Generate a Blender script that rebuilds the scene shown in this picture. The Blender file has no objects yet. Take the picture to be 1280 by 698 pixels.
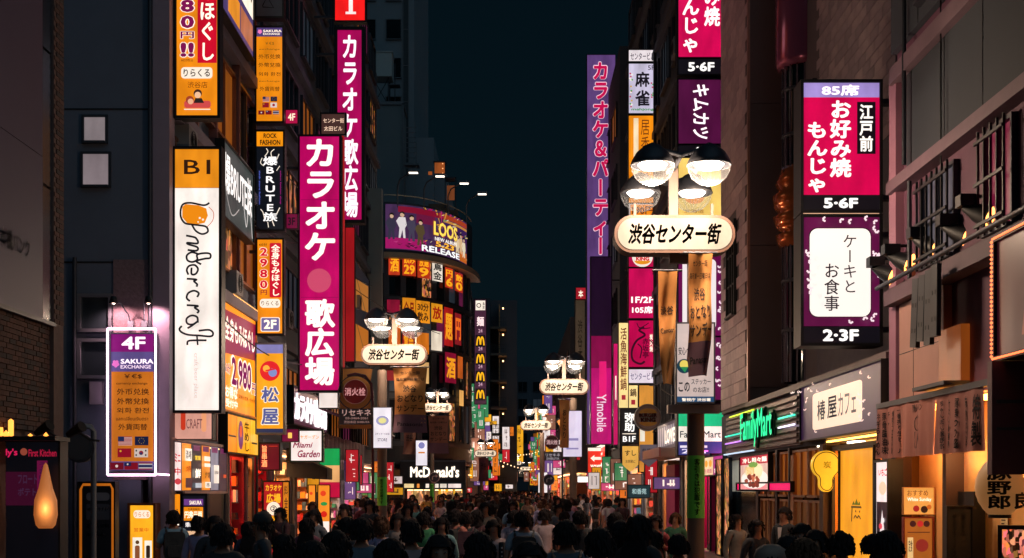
import bpy, math, random, re
from mathutils import Vector, Matrix
R = random.Random(7)
PI = math.pi
scn = bpy.context.scene
COL = scn.collection
F, CX, HY, HC = 1600.0, 640.0, 610.0, 2.05     # focal length in photo pixels, street axis, horizon row, eye height

# ------------------------------------------------------------------ camera, sky, added fill sun, exposure
cam = bpy.data.objects.new('camera', bpy.data.cameras.new('camera'))
COL.objects.link(cam); scn.camera = cam
cam.location = (0, 0, HC); cam.rotation_euler = (PI/2, 0, 0)
cam.data.sensor_width = 36; cam.data.lens = 36*F/1280
cam.data.shift_y = (HY-349)/1280; cam.data.clip_end = 2000; cam.data.clip_start = .1
w = bpy.data.worlds.new('World'); scn.world = w; w.use_nodes = True
bg = w.node_tree.nodes['Background']
wn = w.node_tree; wt = wn.nodes.new('ShaderNodeTexCoord'); wx = wn.nodes.new('ShaderNodeSeparateXYZ'); wr = wn.nodes.new('ShaderNodeMix'); wr.data_type = 'RGBA'
wm_ = wn.nodes.new('ShaderNodeMapRange'); wm_.inputs[1].default_value = .0; wm_.inputs[2].default_value = .45; wr.inputs[6].default_value = (.0028, .0080, .0112, 1); wr.inputs[7].default_value = (.0009, .0048, .0080, 1)
wn.links.new(wt.outputs['Generated'], wx.inputs[0]); wn.links.new(wx.outputs[2], wm_.inputs[0]); wn.links.new(wm_.outputs[0], wr.inputs[0]); wn.links.new(wr.outputs[2], bg.inputs[0])
bg.inputs[0].default_value = (.0013, .0058, .0092, 1); bg.inputs[1].default_value = 1.0
sl = bpy.data.lights.new('moon', 'SUN'); sl.energy = .31; sl.angle = math.radians(80); sl.color = (.45, .78, 1)  # unseen fill light, added so the dark walls stay readable
so = bpy.data.objects.new('moon', sl); COL.objects.link(so); so.rotation_euler = (math.radians(42), 0, math.radians(32))
scn.view_settings.view_transform = 'Standard'; scn.view_settings.look = 'None'
scn.view_settings.exposure = 0.0; scn.view_settings.gamma = 1
scn.render.engine = 'CYCLES'
scn.cycles.use_denoising = True
scn.cycles.max_bounces = 6; scn.cycles.transparent_max_bounces = 16
scn.cycles.sample_clamp_indirect = 3.0
scn.cycles.caustics_reflective = False; scn.cycles.caustics_refractive = False

# ------------------------------------------------------------------ materials
def lin(h):
    if isinstance(h, str):
        h = h.lstrip('#'); h = [int(h[i:i+2], 16)/255 for i in (0, 2, 4)]
    return tuple((c/12.92 if c <= .04045 else ((c+.055)/1.055)**2.4) for c in h)
MC = {}
def nodes(name):
    m = bpy.data.materials.new(name); m.use_nodes = True
    nt = m.node_tree; return m, nt, nt.nodes['Principled BSDF']
def E(h, k=1.0, sample=True, mod=True):
    """backlit acrylic: gives off its own colour, a little uneven as tubes behind it are"""
    key = ('E', h, k, sample, mod)
    if key in MC: return MC[key]
    m, nt, b = nodes('lit_'+h.strip('#')); c = lin(h)
    b.inputs['Base Color'].default_value = (*[min(x*.3, .3) for x in c], 1); b.inputs['Roughness'].default_value = .35
    b.inputs['Emission Color'].default_value = (*c, 1)
    if mod:
        tc = nt.nodes.new('ShaderNodeTexCoord'); mp = nt.nodes.new('ShaderNodeMapping'); mp.inputs[3].default_value = (1.6, 1, .55)
        nz = nt.nodes.new('ShaderNodeTexNoise'); nz.inputs['Scale'].default_value = 1.3; nz.inputs['Detail'].default_value = 2
        n2 = nt.nodes.new('ShaderNodeTexNoise'); n2.inputs['Scale'].default_value = 14; n2.inputs['Detail'].default_value = 4
        mr = nt.nodes.new('ShaderNodeMapRange'); mr.inputs[1].default_value = .3; mr.inputs[2].default_value = .7
        mr.inputs[3].default_value = k*.78; mr.inputs[4].default_value = k*1.28
        m2 = nt.nodes.new('ShaderNodeMapRange'); m2.inputs[1].default_value = .3; m2.inputs[2].default_value = .7
        m2.inputs[3].default_value = .96; m2.inputs[4].default_value = 1.03
        mu = nt.nodes.new('ShaderNodeMath'); mu.operation = 'MULTIPLY'
        l = nt.links.new
        l(tc.outputs['Object'], mp.inputs[0]); l(mp.outputs[0], nz.inputs[0]); l(tc.outputs['Object'], n2.inputs[0])
        l(nz.outputs[0], mr.inputs[0]); l(n2.outputs[0], m2.inputs[0]); l(mr.outputs[0], mu.inputs[0]); l(m2.outputs[0], mu.inputs[1])
        l(mu.outputs[0], b.inputs['Emission Strength'])
    else: b.inputs['Emission Strength'].default_value = k
    m.cycles.emission_sampling = 'AUTO' if sample else 'NONE'
    MC[key] = m; return m
def T(h, k=1.0): return E(h, k, False, False)
def D(h, rough=.7, metal=0.0, var=.25, scale=3.0, bump=.15, name=None, spec=.5):
    """plain surface, grain and wear only"""
    key = ('D', h, rough, metal, var, scale, bump, spec)
    if key in MC: return MC[key]
    m, nt, b = nodes(name or ('surface_'+(h.strip('#') if isinstance(h, str) else 'c'))); c = lin(h) if isinstance(h, str) else h
    b.inputs['Roughness'].default_value = rough; b.inputs['Metallic'].default_value = metal
    b.inputs['Specular IOR Level'].default_value = spec
    tc = nt.nodes.new('ShaderNodeTexCoord'); nz = nt.nodes.new('ShaderNodeTexNoise')
    nz.inputs['Scale'].default_value = scale; nz.inputs['Detail'].default_value = 6; nz.inputs['Roughness'].default_value = .65
    cr = nt.nodes.new('ShaderNodeMix'); cr.data_type = 'RGBA'
    cr.inputs[6].default_value = (*[x*(1-var) for x in c], 1); cr.inputs[7].default_value = (*[min(1, x*(1+var)) for x in c], 1)
    nt.links.new(tc.outputs['Object'], nz.inputs[0]); nt.links.new(nz.outputs[0], cr.inputs[0]); nt.links.new(cr.outputs[2], b.inputs['Base Color'])
    if bump:
        bp = nt.nodes.new('ShaderNodeBump'); bp.inputs[0].default_value = bump; bp.inputs[1].default_value = .02
        nt.links.new(nz.outputs[0], bp.inputs['Height']); nt.links.new(bp.outputs[0], b.inputs['Normal'])
    MC[key] = m; return m
def objcol(name, rough=.8, mul=1.0):
    """cloth whose dye is the object's own colour"""
    m, nt, b = nodes(name); oi = nt.nodes.new('ShaderNodeObjectInfo'); b.inputs['Roughness'].default_value = rough
    tc = nt.nodes.new('ShaderNodeTexCoord'); nz = nt.nodes.new('ShaderNodeTexNoise'); nz.inputs['Scale'].default_value = 9; nz.inputs['Detail'].default_value = 5
    mr = nt.nodes.new('ShaderNodeMapRange'); mr.inputs[3].default_value = .6*mul; mr.inputs[4].default_value = 1.2*mul
    vm = nt.nodes.new('ShaderNodeVectorMath'); vm.operation = 'SCALE'
    bp = nt.nodes.new('ShaderNodeBump'); bp.inputs[0].default_value = .5; bp.inputs[1].default_value = .03
    l = nt.links.new; l(tc.outputs['Object'], nz.inputs[0]); l(nz.outputs[0], mr.inputs[0]); l(oi.outputs['Color'], vm.inputs[0]); l(mr.outputs[0], vm.inputs[3])
    l(vm.outputs[0], b.inputs['Base Color']); l(nz.outputs[0], bp.inputs['Height']); l(bp.outputs[0], b.inputs['Normal'])
    return m
def glassy(h='#0a141a', rough=.06, name='dark_window_glass'):
    key = ('G', h, rough)
    if key in MC: return MC[key]
    m, nt, b = nodes(name); b.inputs['Base Color'].default_value = (*lin(h), 1); b.inputs['Roughness'].default_value = rough
    b.inputs['Specular IOR Level'].default_value = .9; MC[key] = m; return m
def clear_glass():
    if 'clear' in MC: return MC['clear']
    m = bpy.data.materials.new('clear_bowl_glass'); m.use_nodes = True; nt = m.node_tree
    nt.nodes.remove(nt.nodes['Principled BSDF']); out = nt.nodes['Material Output']
    tr = nt.nodes.new('ShaderNodeBsdfTransparent'); gl = nt.nodes.new('ShaderNodeBsdfGlossy'); gl.inputs['Roughness'].default_value = .12
    tr.inputs[0].default_value = (.92, .94, .95, 1)
    em = nt.nodes.new('ShaderNodeBsdfDiffuse'); em.inputs[0].default_value = (.8, .8, .8, 1)
    fr = nt.nodes.new('ShaderNodeLayerWeight'); fr.inputs[0].default_value = .18
    l = nt.links.new; rm = nt.nodes.new('ShaderNodeMapRange'); rm.inputs[1].default_value = .4; rm.inputs[2].default_value = 1; rm.inputs[3].default_value = .05; rm.inputs[4].default_value = .5
    mx = nt.nodes.new('ShaderNodeMixShader'); m2 = nt.nodes.new('ShaderNodeMixShader'); l(fr.outputs['Facing'], rm.inputs[0]); l(rm.outputs[0], m2.inputs[0])
    mx.inputs[0].default_value = .05; l(tr.outputs[0], mx.inputs[1]); l(gl.outputs[0], mx.inputs[2])
    l(mx.outputs[0], m2.inputs[1]); l(em.outputs[0], m2.inputs[2]); l(m2.outputs[0], out.inputs[0])
    MC['clear'] = m; return m
def goods(h1='#ff9a3a', k=.8, scale=6, seed=0.0, sat=.8):
    """packed shelves / small print seen as many little coloured cells, lit from the shop"""
    key = ('goods', h1, k, scale, seed)
    if key in MC: return MC[key]
    m, nt, b = nodes('shop_goods'); l = nt.links.new
    tc = nt.nodes.new('ShaderNodeTexCoord'); mp = nt.nodes.new('ShaderNodeMapping'); mp.inputs[1].default_value = (seed, seed*2, seed*3)
    mp.inputs[3].default_value = (1.5, 1.5, .8)
    vo = nt.nodes.new('ShaderNodeTexVoronoi'); vo.inputs['Scale'].default_value = scale; vo.distance = 'CHEBYCHEV'
    mi = nt.nodes.new('ShaderNodeMix'); mi.data_type = 'RGBA'; mi.blend_type = 'MULTIPLY'; mi.inputs[0].default_value = sat
    mi.inputs[7].default_value = (*lin(h1), 1)
    sp = nt.nodes.new('ShaderNodeSeparateColor'); mr = nt.nodes.new('ShaderNodeMapRange'); mr.inputs[1].default_value = .25; mr.inputs[2].default_value = 1
    mr.inputs[3].default_value = .02*k; mr.inputs[4].default_value = k*1.6
    l(tc.outputs['Object'], mp.inputs[0]); l(mp.outputs[0], vo.inputs[0]); l(vo.outputs['Color'], mi.inputs[6]); l(vo.outputs['Color'], sp.inputs[0]); l(sp.outputs[0], mr.inputs[0])
    mi2 = nt.nodes.new('ShaderNodeMix'); mi2.data_type = 'RGBA'; mi2.inputs[0].default_value = .45; mi2.inputs[7].default_value = (*lin(h1), 1)
    l(mi.outputs[2], mi2.inputs[6]); l(mi2.outputs[2], b.inputs['Emission Color']); l(mr.outputs[0], b.inputs['Emission Strength']); b.inputs['Base Color'].default_value = (.1, .08, .06, 1)  # emission puts the shop's light into the goods themselves
    m.cycles.emission_sampling = 'NONE'; MC[key] = m; return m
MET = D('#3c3e46', .5, .4, .2, 8, .05, 'dark_metal'); BLK = D('#0c0d11', .5, .2, .2, 8, .05, 'black_metal'); GREY = D('#6c6f75', .5, .3, .2, 5, .05, 'grey_metal')
ALU = D('#8d8f95', .4, .7, .15, 5, .05, 'aluminium'); CREAM = '#fff0dd'

# ------------------------------------------------------------------ mesh builder
class MB:
    def __init__(s): s.v = []; s.f = []; s.mi = []; s.mats = []; s.cur = 0; s.sm = []
    def use(s, m):
        if m not in s.mats: s.mats.append(m)
        s.cur = s.mats.index(m); return s
    def add(s, vs, fs, smooth=False):
        n = len(s.v); s.v += [tuple(p) for p in vs]
        for f in fs: s.f.append([i+n for i in f]); s.mi.append(s.cur); s.sm.append(smooth)
        return s
    def box(s, x0, x1, y0, y1, z0, z1):
        if x0 > x1: x0, x1 = x1, x0
        if y0 > y1: y0, y1 = y1, y0
        if z0 > z1: z0, z1 = z1, z0
        return s.add([(x0,y0,z0),(x1,y0,z0),(x1,y1,z0),(x0,y1,z0),(x0,y0,z1),(x1,y0,z1),(x1,y1,z1),(x0,y1,z1)],
                     [(3,2,1,0),(4,5,6,7),(0,1,5,4),(1,2,6,5),(2,3,7,6),(3,0,4,7)])
    def tube(s, pts, r, n=8, cap=True):
        pts = [Vector(p) for p in pts]; rs = r if isinstance(r, (list, tuple)) else [r]*len(pts)
        vs = []; fs = []; up = None
        for i, p in enumerate(pts):
            d = (pts[min(i+1, len(pts)-1)]-pts[max(i-1, 0)]).normalized()
            a = d.cross(Vector((0, 0, 1))) if abs(d.z) < .95 else d.cross(Vector((0, 1, 0)))
            if up is not None and a.dot(up) < 0: a = -a
            a.normalize(); up = a; b = d.cross(a)
            for k in range(n): t = 2*PI*k/n; vs.append(p+(a*math.cos(t)+b*math.sin(t))*rs[i])
        for i in range(len(pts)-1):
            for k in range(n): k2 = (k+1) % n; fs.append((i*n+k, i*n+k2, (i+1)*n+k2, (i+1)*n+k))
        s.add(vs, fs, True)
        if cap: s.add(vs[:n], [tuple(range(n))]); s.add(vs[-n:], [tuple(range(n))[::-1]])
        return s
    def lathe(s, prof, c=(0, 0, 0), n=20):
        vs = [(c[0]+r*math.cos(2*PI*k/n), c[1]+r*math.sin(2*PI*k/n), c[2]+z) for r, z in prof for k in range(n)]
        return s.add(vs, [(i*n+k, i*n+(k+1) % n, (i+1)*n+(k+1) % n, (i+1)*n+k) for i in range(len(prof)-1) for k in range(n)], True)
    def prism(s, pts, y0, y1):
        """outline in (x, z) with a front at y0 and a back at y1"""
        n = len(pts); s.add([(x, y0, z) for x, z in pts], [tuple(range(n))]); s.add([(x, y1, z) for x, z in pts], [tuple(range(n))[::-1]])
        return s.add([(x, y0, z) for x, z in pts]+[(x, y1, z) for x, z in pts], [(i, n+i, n+(i+1) % n, (i+1) % n) for i in range(n)])
    def build(s, name, parent=None, loc=None, rot=None, world=False, mat=None, **props):
        me = bpy.data.meshes.new(name); off = Vector((0, 0, 0))
        if world:
            off = Vector(loc) if loc is not None else Vector((0, 0, 0))
            if parent is not None: off = wloc(parent)
        me.from_pydata([Vector(v)-off for v in s.v], [], s.f)
        for m in (s.mats or [mat]): me.materials.append(m)
        me.polygons.foreach_set('material_index', s.mi); me.polygons.foreach_set('use_smooth', s.sm)
        return link(name, me, parent, loc if parent is None else (None if world else loc), rot, **props)
def wloc(o):
    v = Vector(o.location)
    while o.parent: o = o.parent; v += Vector(o.location)
    return v
def link(name, data, parent=None, loc=None, rot=None, **props):
    o = bpy.data.objects.new(name, data); COL.objects.link(o)
    if parent is not None: o.parent = parent
    if loc is not None: o.location = loc
    if rot is not None: o.rotation_euler = rot
    for k, v in props.items():
        if v is not None: o[k] = v
    return o
def thing(name, label, cat, loc=(0, 0, 0), rz=0, group=None):
    return link(name, None, None, loc, (0, 0, rz), label=label, category=cat, group=group)
def P(px, py, s): return Vector(((px-CX)/s, F/s, HC+(HY-py)/s))
def Zp(py, s): return HC+(HY-py)/s

# ------------------------------------------------------------------ lettering
tmp = bpy.data.scenes.new('lettering_bench'); TG = {}
def evalmesh(o):
    tmp.collection.objects.link(o); vl = tmp.view_layers[0]; vl.update()
    me = bpy.data.meshes.new_from_object(o.evaluated_get(vl.depsgraph))
    tmp.collection.objects.unlink(o); return me
def glyphs(text, off=.02, shear=0.0):
    k = (text, off, shear)
    if k in TG: return TG[k]
    if off > .012:                                              # heavier strokes: the thin glyph laid over itself, shifted
        a, b = glyphs(text, 0, shear); n = len(a); vs = []; fs = []
        q = 8 if n < 900 else 4
        for i in range(q+1):
            r = off*.62 if i else 0; t = 2*PI*i/q+.39
            vs += [(x+r*math.cos(t), y+r*math.sin(t)) for x, y in a]; fs += [tuple(j+i*n for j in f) for f in b]
        TG[k] = (vs, fs); return TG[k]
    c = bpy.data.curves.new('t', 'FONT'); c.body = text; c.resolution_u = 2; c.offset = off; c.shear = shear; c.space_line = 1.0
    o = bpy.data.objects.new('t', c); me = evalmesh(o)
    vs = [(v.co.x, v.co.y) for v in me.vertices]; fs = [tuple(p.vertices) for p in me.polygons]
    bpy.data.objects.remove(o); bpy.data.curves.remove(c); bpy.data.meshes.remove(me)
    TG[k] = (vs, fs); return TG[k]
def vertical(text, off=.02):
    vs = []; fs = []
    for i, ch in enumerate(text):
        if ch == ' ': continue
        g, f = glyphs(ch, off); n = len(vs)
        if not g: continue
        if ord(ch) < 0x2000 or ch == '＆':
            xs = [p[0] for p in g]; ys = [p[1] for p in g]; cx = (min(xs)+max(xs))/2; cy = (min(ys)+max(ys))/2
            g = [(x-cx+.5, y-cy+.38) for x, y in g]
        if ch == 'ー': g = [(.5-(y-.38), .38-(x-.5)) for x, y in g]; f = [t[::-1] for t in f]
        vs += [(x, y-i*1.0) for x, y in g]; fs += [tuple(j+n for j in t) for t in f]
    return vs, fs
def fit(g, rect, rot=0, keep=False):
    vs, fs = g
    if rot == 1: vs = [(y, -x) for x, y in vs]
    if not vs: return [], []
    x0 = min(v[0] for v in vs); x1 = max(v[0] for v in vs); y0 = min(v[1] for v in vs); y1 = max(v[1] for v in vs)
    a, b, c, d = rect
    return [(a+(x-x0)/(x1-x0 or 1)*(c-a), b+(y1-y)/(y1-y0 or 1)*(d-b)) for x, y in vs], fs

def disc(cx, cy, r, n=24, ry=None): return [(cx+r*math.cos(2*PI*i/n), cy+(ry or r)*math.sin(2*PI*i/n)) for i in range(n)]
def rrect(x0, y0, x1, y1, r, n=5):
    p = []
    for cx, cy, a in ((x1-r, y0+r, -90), (x1-r, y1-r, 0), (x0+r, y1-r, 90), (x0+r, y0+r, 180)):
        for i in range(n+1): t = math.radians(a+90*i/n); p.append((cx+r*math.cos(t), cy+r*math.sin(t)))
    return p
def stroke(pts, w):
    out = []; L = []; Rr = []
    for i, p in enumerate(pts):
        a = pts[max(i-1, 0)]; b = pts[min(i+1, len(pts)-1)]; dx, dy = b[0]-a[0], b[1]-a[1]; n = math.hypot(dx, dy) or 1
        L.append((p[0]-dy/n*w/2, p[1]+dx/n*w/2)); Rr.append((p[0]+dy/n*w/2, p[1]-dx/n*w/2))
    return L, Rr
def curve(pts, n=8):
    """smooth path through the points"""
    q = []; P_ = [pts[0]]+list(pts)+[pts[-1]]
    for i in range(1, len(P_)-2):
        a, b, c, d = P_[i-1:i+3]
        for k in range(n):
            t = k/n; q.append(tuple(.5*((2*b[j])+(-a[j]+c[j])*t+(2*a[j]-5*b[j]+4*c[j]-d[j])*t*t+(-a[j]+3*b[j]-3*c[j]+d[j])*t**3) for j in (0, 1)))
    q.append(pts[-1]); return q
def mat_of(c, panel=False):
    if not isinstance(c, str): return c
    if c[0] == '*': return E(c[1:9] if len(c) > 7 else c[1:], 1.0, True, True)
    return E(c, 1.0, True, True) if panel else T(c)
LIFT = .003
def draw(root, els, fx, fz, start=1):
    """print the elements of a design on a sign face; fx, fz turn design units into metres"""
    pic = MB(); k = start
    for e in els:
        kind = e[0]; y = -LIFT*k; k += 1
        if kind == 'p':
            _, x0, y0, x1, y1, m = e[:6]; mb = MB(); mb.use(mat_of(m, True)); mb.box(fx(x0), fx(x1), y-.002, y+.0005, fz(y1), fz(y0)); mb.build(e[6] if len(e) > 6 else 'panel', root)
        elif kind in 'tvr':
            _, s, x0, y0, x1, y1, m = e[:7]; o = e[7] if len(e) > 7 else {}
            off = o.get('b', .02)
            def make(of): return vertical(s, of) if kind == 'v' else glyphs(s, of, o.get('sh', 0))
            if o.get('out'):
                g = make(off+o.get('ow', .05)); q = o.get('ow', .05)*(y1-y0)/max(1, len(s) if kind == 'v' else 1)
                vs, fs = fit(g, (x0-q, y0-q, x1+q, y1+q), 1 if kind == 'r' else 0)
                mb = MB(); mb.use(mat_of(o['out'])); mb.add([(fx(a), y, fz(b)) for a, b in vs], fs); mb.build('lettering_outline', root); k += 1; y -= LIFT
            vs, fs = fit(make(off), (x0, y0, x1, y1), 1 if kind == 'r' else 0)
            mb = MB(); mb.use(mat_of(m)); mb.add([(fx(a), y, fz(b)) for a, b in vs], fs)
            if o.get('ex'): mb.add([(fx(a), y-o['ex'], fz(b)) for a, b in vs], fs); extr(mb, vs, fs, fx, fz, y, o['ex'])
            mb.build('lettering', root)
        elif kind == 'g': pic.use(mat_of(e[2])); pic.add([(fx(a), y, fz(b)) for a, b in e[1]], [tuple(range(len(e[1])))])
        elif kind == 'l':
            L, Rr = stroke(e[1], e[2]); n = len(L); pic.use(mat_of(e[3]))
            pic.add([(fx(a), y, fz(b)) for a, b in L+Rr], [(i, i+1, n+i+1, n+i) for i in range(n-1)])
    if pic.v: pic.build('picture', root)
def extr(mb, vs, fs, fx, fz, y, ex):
    cnt = {}
    for f in fs:
        for i in range(len(f)):
            e = (f[i], f[(i+1) % len(f)]); kk = tuple(sorted(e)); cnt.setdefault(kk, []).append(e)
    for kk, l in cnt.items():
        if len(l) == 1:
            a, b = l[0]; A, B = vs[a], vs[b]
            mb.add([(fx(A[0]), y, fz(A[1])), (fx(B[0]), y, fz(B[1])), (fx(B[0]), y-ex, fz(B[1])), (fx(A[0]), y-ex, fz(A[1]))], [(0, 1, 2, 3)])
def cabinet(root, fx, fz, rect, depth, frame, bw, name='cabinet'):
    x0, y0, x1, y1 = rect; mb = MB(); mb.use(frame); X0, X1, Z0, Z1 = fx(x0), fx(x1), fz(y1), fz(y0)
    mb.box(X0-bw, X1+bw, .0, depth, Z0-bw, Z1+bw)
    for a, b, c, d in ((X0-bw, X0, Z0-bw, Z1+bw), (X1, X1+bw, Z0-bw, Z1+bw), (X0, X1, Z0-bw, Z0), (X0, X1, Z1, Z1+bw)):
        mb.box(a, b, -.045, -.0005, c, d)
    mb.build(name, root)
def sign(name, label, cat, rect, s, els, group=None, depth=.28, frame=None, bw=.05, yaw=0, arm=None, cab=True):
    """a sign facing down the street; rect and design in photo pixels, s = pixels per metre where it hangs"""
    x0, y0, x1, y1 = rect; cx = (x0+x1)/2
    root = thing(name, label, cat, P(cx, y1, s), yaw, group)
    fx = lambda u: (u-cx)/s
    fz = lambda v: (y1-v)/s
    if cab: cabinet(root, fx, fz, rect, depth, frame or BLK, bw)
    draw(root, els, fx, fz)
    H_ = (y1-y0)/s
    if cab and H_ > 2.2:
        for i in range(1, int(H_/1.3)+1):
            z = H_*i/(int(H_/1.3)+1); MB().use(BLK).box(fx(x0), fx(x1), -.0032, -.001, z-.006, z+.006).build('panel_seam', root)
    if arm:                                                     # brackets reaching to the wall on that side
        mb = MB(); mb.use(MET); hw = (x1-x0)/2/s; H = (y1-y0)/s
        for z in ([H*.12, H*.88] if H > 1 else [H*.5]):
            mb.box(-hw-arm if arm > 0 else hw, -hw if arm > 0 else hw-arm, depth*.3, depth*.7, z-.04, z+.04)
        mb.build('bracket', root)
    return root
def wsign(name, label, cat, X, pa, pb, z0, z1, W, H, els, group=None, depth=.15, frame=None, bw=.04, cab=True):
    """a sign flat on a street wall, between image columns pa and pb"""
    da, db = X*F/(pa-CX), X*F/(pb-CX); wd = abs(da-db); side = 1 if X > 0 else -1
    root = thing(name, label, cat, (X, (da+db)/2, z0), -side*PI/2, group)
    fx = lambda u: (u/W-.5)*wd
    fz = lambda v: (1-v/H)*(z1-z0)
    if cab: cabinet(root, fx, fz, (0, 0, W, H), depth, frame or BLK, bw)
    draw(root, els, fx, fz); return root

# ------------------------------------------------------------------ ground
g = MB().use(D('#5a5658', .75, 0, .3, .8, .1)); g.add([(-400, -60, 0), (400, -60, 0), (400, 900, 0), (-400, 900, 0)], [(0, 1, 2, 3)]); g.build('ground', kind='structure')
g = MB().use(D('#726a6c', .38, 0, .45, 1.4, .35, 'worn_street_paving')); g.box(-4.2, 3.4, 2, 260, -.05, .006); g.build('road', kind='structure')
for nm, a, b in (('pavement', -7.5, -4.25), ('pavement', 3.45, 6.0)):
    g = MB().use(D('#807474', .5, 0, .35, 2.2, .3, 'paving_slabs')); g.box(a, b, 2, 200, -.05, .11); g.build(nm, kind='structure')
for a in (-4.25, 3.4):
    g = MB().use(D('#77706c', .6, 0, .2, 4, .2)); g.box(a, a+.05+.0, 2, 200, -.04, .118); g.build('kerb', kind='structure')

# ------------------------------------------------------------------ buildings
BW = []
def building(name, label, boxes, m, group=None):
    """boxes = (x0, x1, y0, y1, z0, z1); origin at the first one's foot"""
    b = boxes[0]; root = thing(name, label, 'building', ((b[0]+b[1])/2, (b[2]+b[3])/2, 0), 0, group)
    mb = MB().use(m)
    for q in boxes: mb.box(*q)
    mb.build('wall', root, world=True); return root
def part(root, name, m, boxes, **kw):
    mb = MB().use(m)
    for q in boxes: mb.box(*q)
    return mb.build(name, root, world=True, **kw)
def window(parent, ax, c, out, a0, a1, z0, z1, pane, nx=2, nz=1, fm=None, fw=.06, dep=.1, bars=None):
    """ax 'x': on a street wall x=c running along y; ax 'y': on a wall y=c running along x; out = outward sign"""
    def bx(mb, p0, p1, q0, q1, d0, d1):
        if ax == 'x': mb.box(c+out*d0, c+out*d1, p0, p1, q0, q1)
        else: mb.box(p0, p1, c+out*d0, c+out*d1, q0, q1)
    mb = MB().use(fm or MET)
    bx(mb, a0-fw, a0, z0-fw, z1+fw, 0, dep); bx(mb, a1, a1+fw, z0-fw, z1+fw, 0, dep); bx(mb, a0, a1, z1, z1+fw, 0, dep); bx(mb, a0, a1, z0-fw, z0, 0, dep+.05)
    for i in range(1, nx): t = a0+(a1-a0)*i/nx; bx(mb, t-fw*.4, t+fw*.4, z0, z1, .021, dep*.8)
    for i in range(1, nz): t = z0+(z1-z0)*i/nz; bx(mb, a0, a1, t-fw*.35, t+fw*.35, .021, dep*.7)
    f = mb.build('window', parent, world=True)
    pb = MB().use(pane); bx(pb, a0, a1, z0, z1, .003, .02); pb.build('pane', f, world=True)
    if bars:
        bb = MB().use(BLK)
        n = bars
        for i in range(n+1): t = a0+(a1-a0)*i/n; bx(bb, t-.015, t+.015, z0-.05, z1+.05, dep+.06, dep+.09)
        for t in (z0+.1, (z0+z1)/2, z1-.1): bx(bb, a0-.05, a1+.05, t-.02, t+.02, dep+.091, dep+.12)
        bb.build('bars', f, world=True)
    return f
DG = glassy(); 
def panes(lit, i=0):
    return {'d': DG, 'o': E('#c46a20', .35), 'w': E('#ffd9a0', .5), 'p': E('#7a2350', .4), 'b': E('#5a6a7a', .12), 'r': E('#c02030', .5),
            'g': goods('#ff9a3a', .5, 5, i), 'm': goods('#ff5a90', .4, 4, i)}[lit]
def airconds(root, ax, c, out, spots):
    for a, z in spots:
        mb = MB().use(D('#7d8084', .5, .1, .1))
        if ax == 'x': mb.box(c+out*.02, c+out*.36, a, a+.8, z, z+.6)
        else: mb.box(a, a+.8, c+out*.02, c+out*.36, z, z+.6)
        u = mb.build('air_conditioner', root, world=True)
        fm = MB().use(BLK)
        for k in range(4):
            r = .08+.05*k; n = 20
            if ax == 'x': fm.tube([(c+out*.375, a+.4+r*math.cos(2*PI*i/n), z+.3+r*math.sin(2*PI*i/n)) for i in range(n+1)], .008, 4, False)
            else: fm.tube([(a+.4+r*math.cos(2*PI*i/n), c+out*.375, z+.3+r*math.sin(2*PI*i/n)) for i in range(n+1)], .008, 4, False)
        fm.build('fan_guard', u, world=True)
def pipes(root, lst, r=.05, m=None):
    for pts in lst:
        mb = MB().use(m or MET); mb.tube(pts, r, 8); mb.build('pipe', root, world=True)
def shelfgoods(mb, rnd, xa, xb, y0, y1, z0, z1, mats, axis):
    pass
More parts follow.
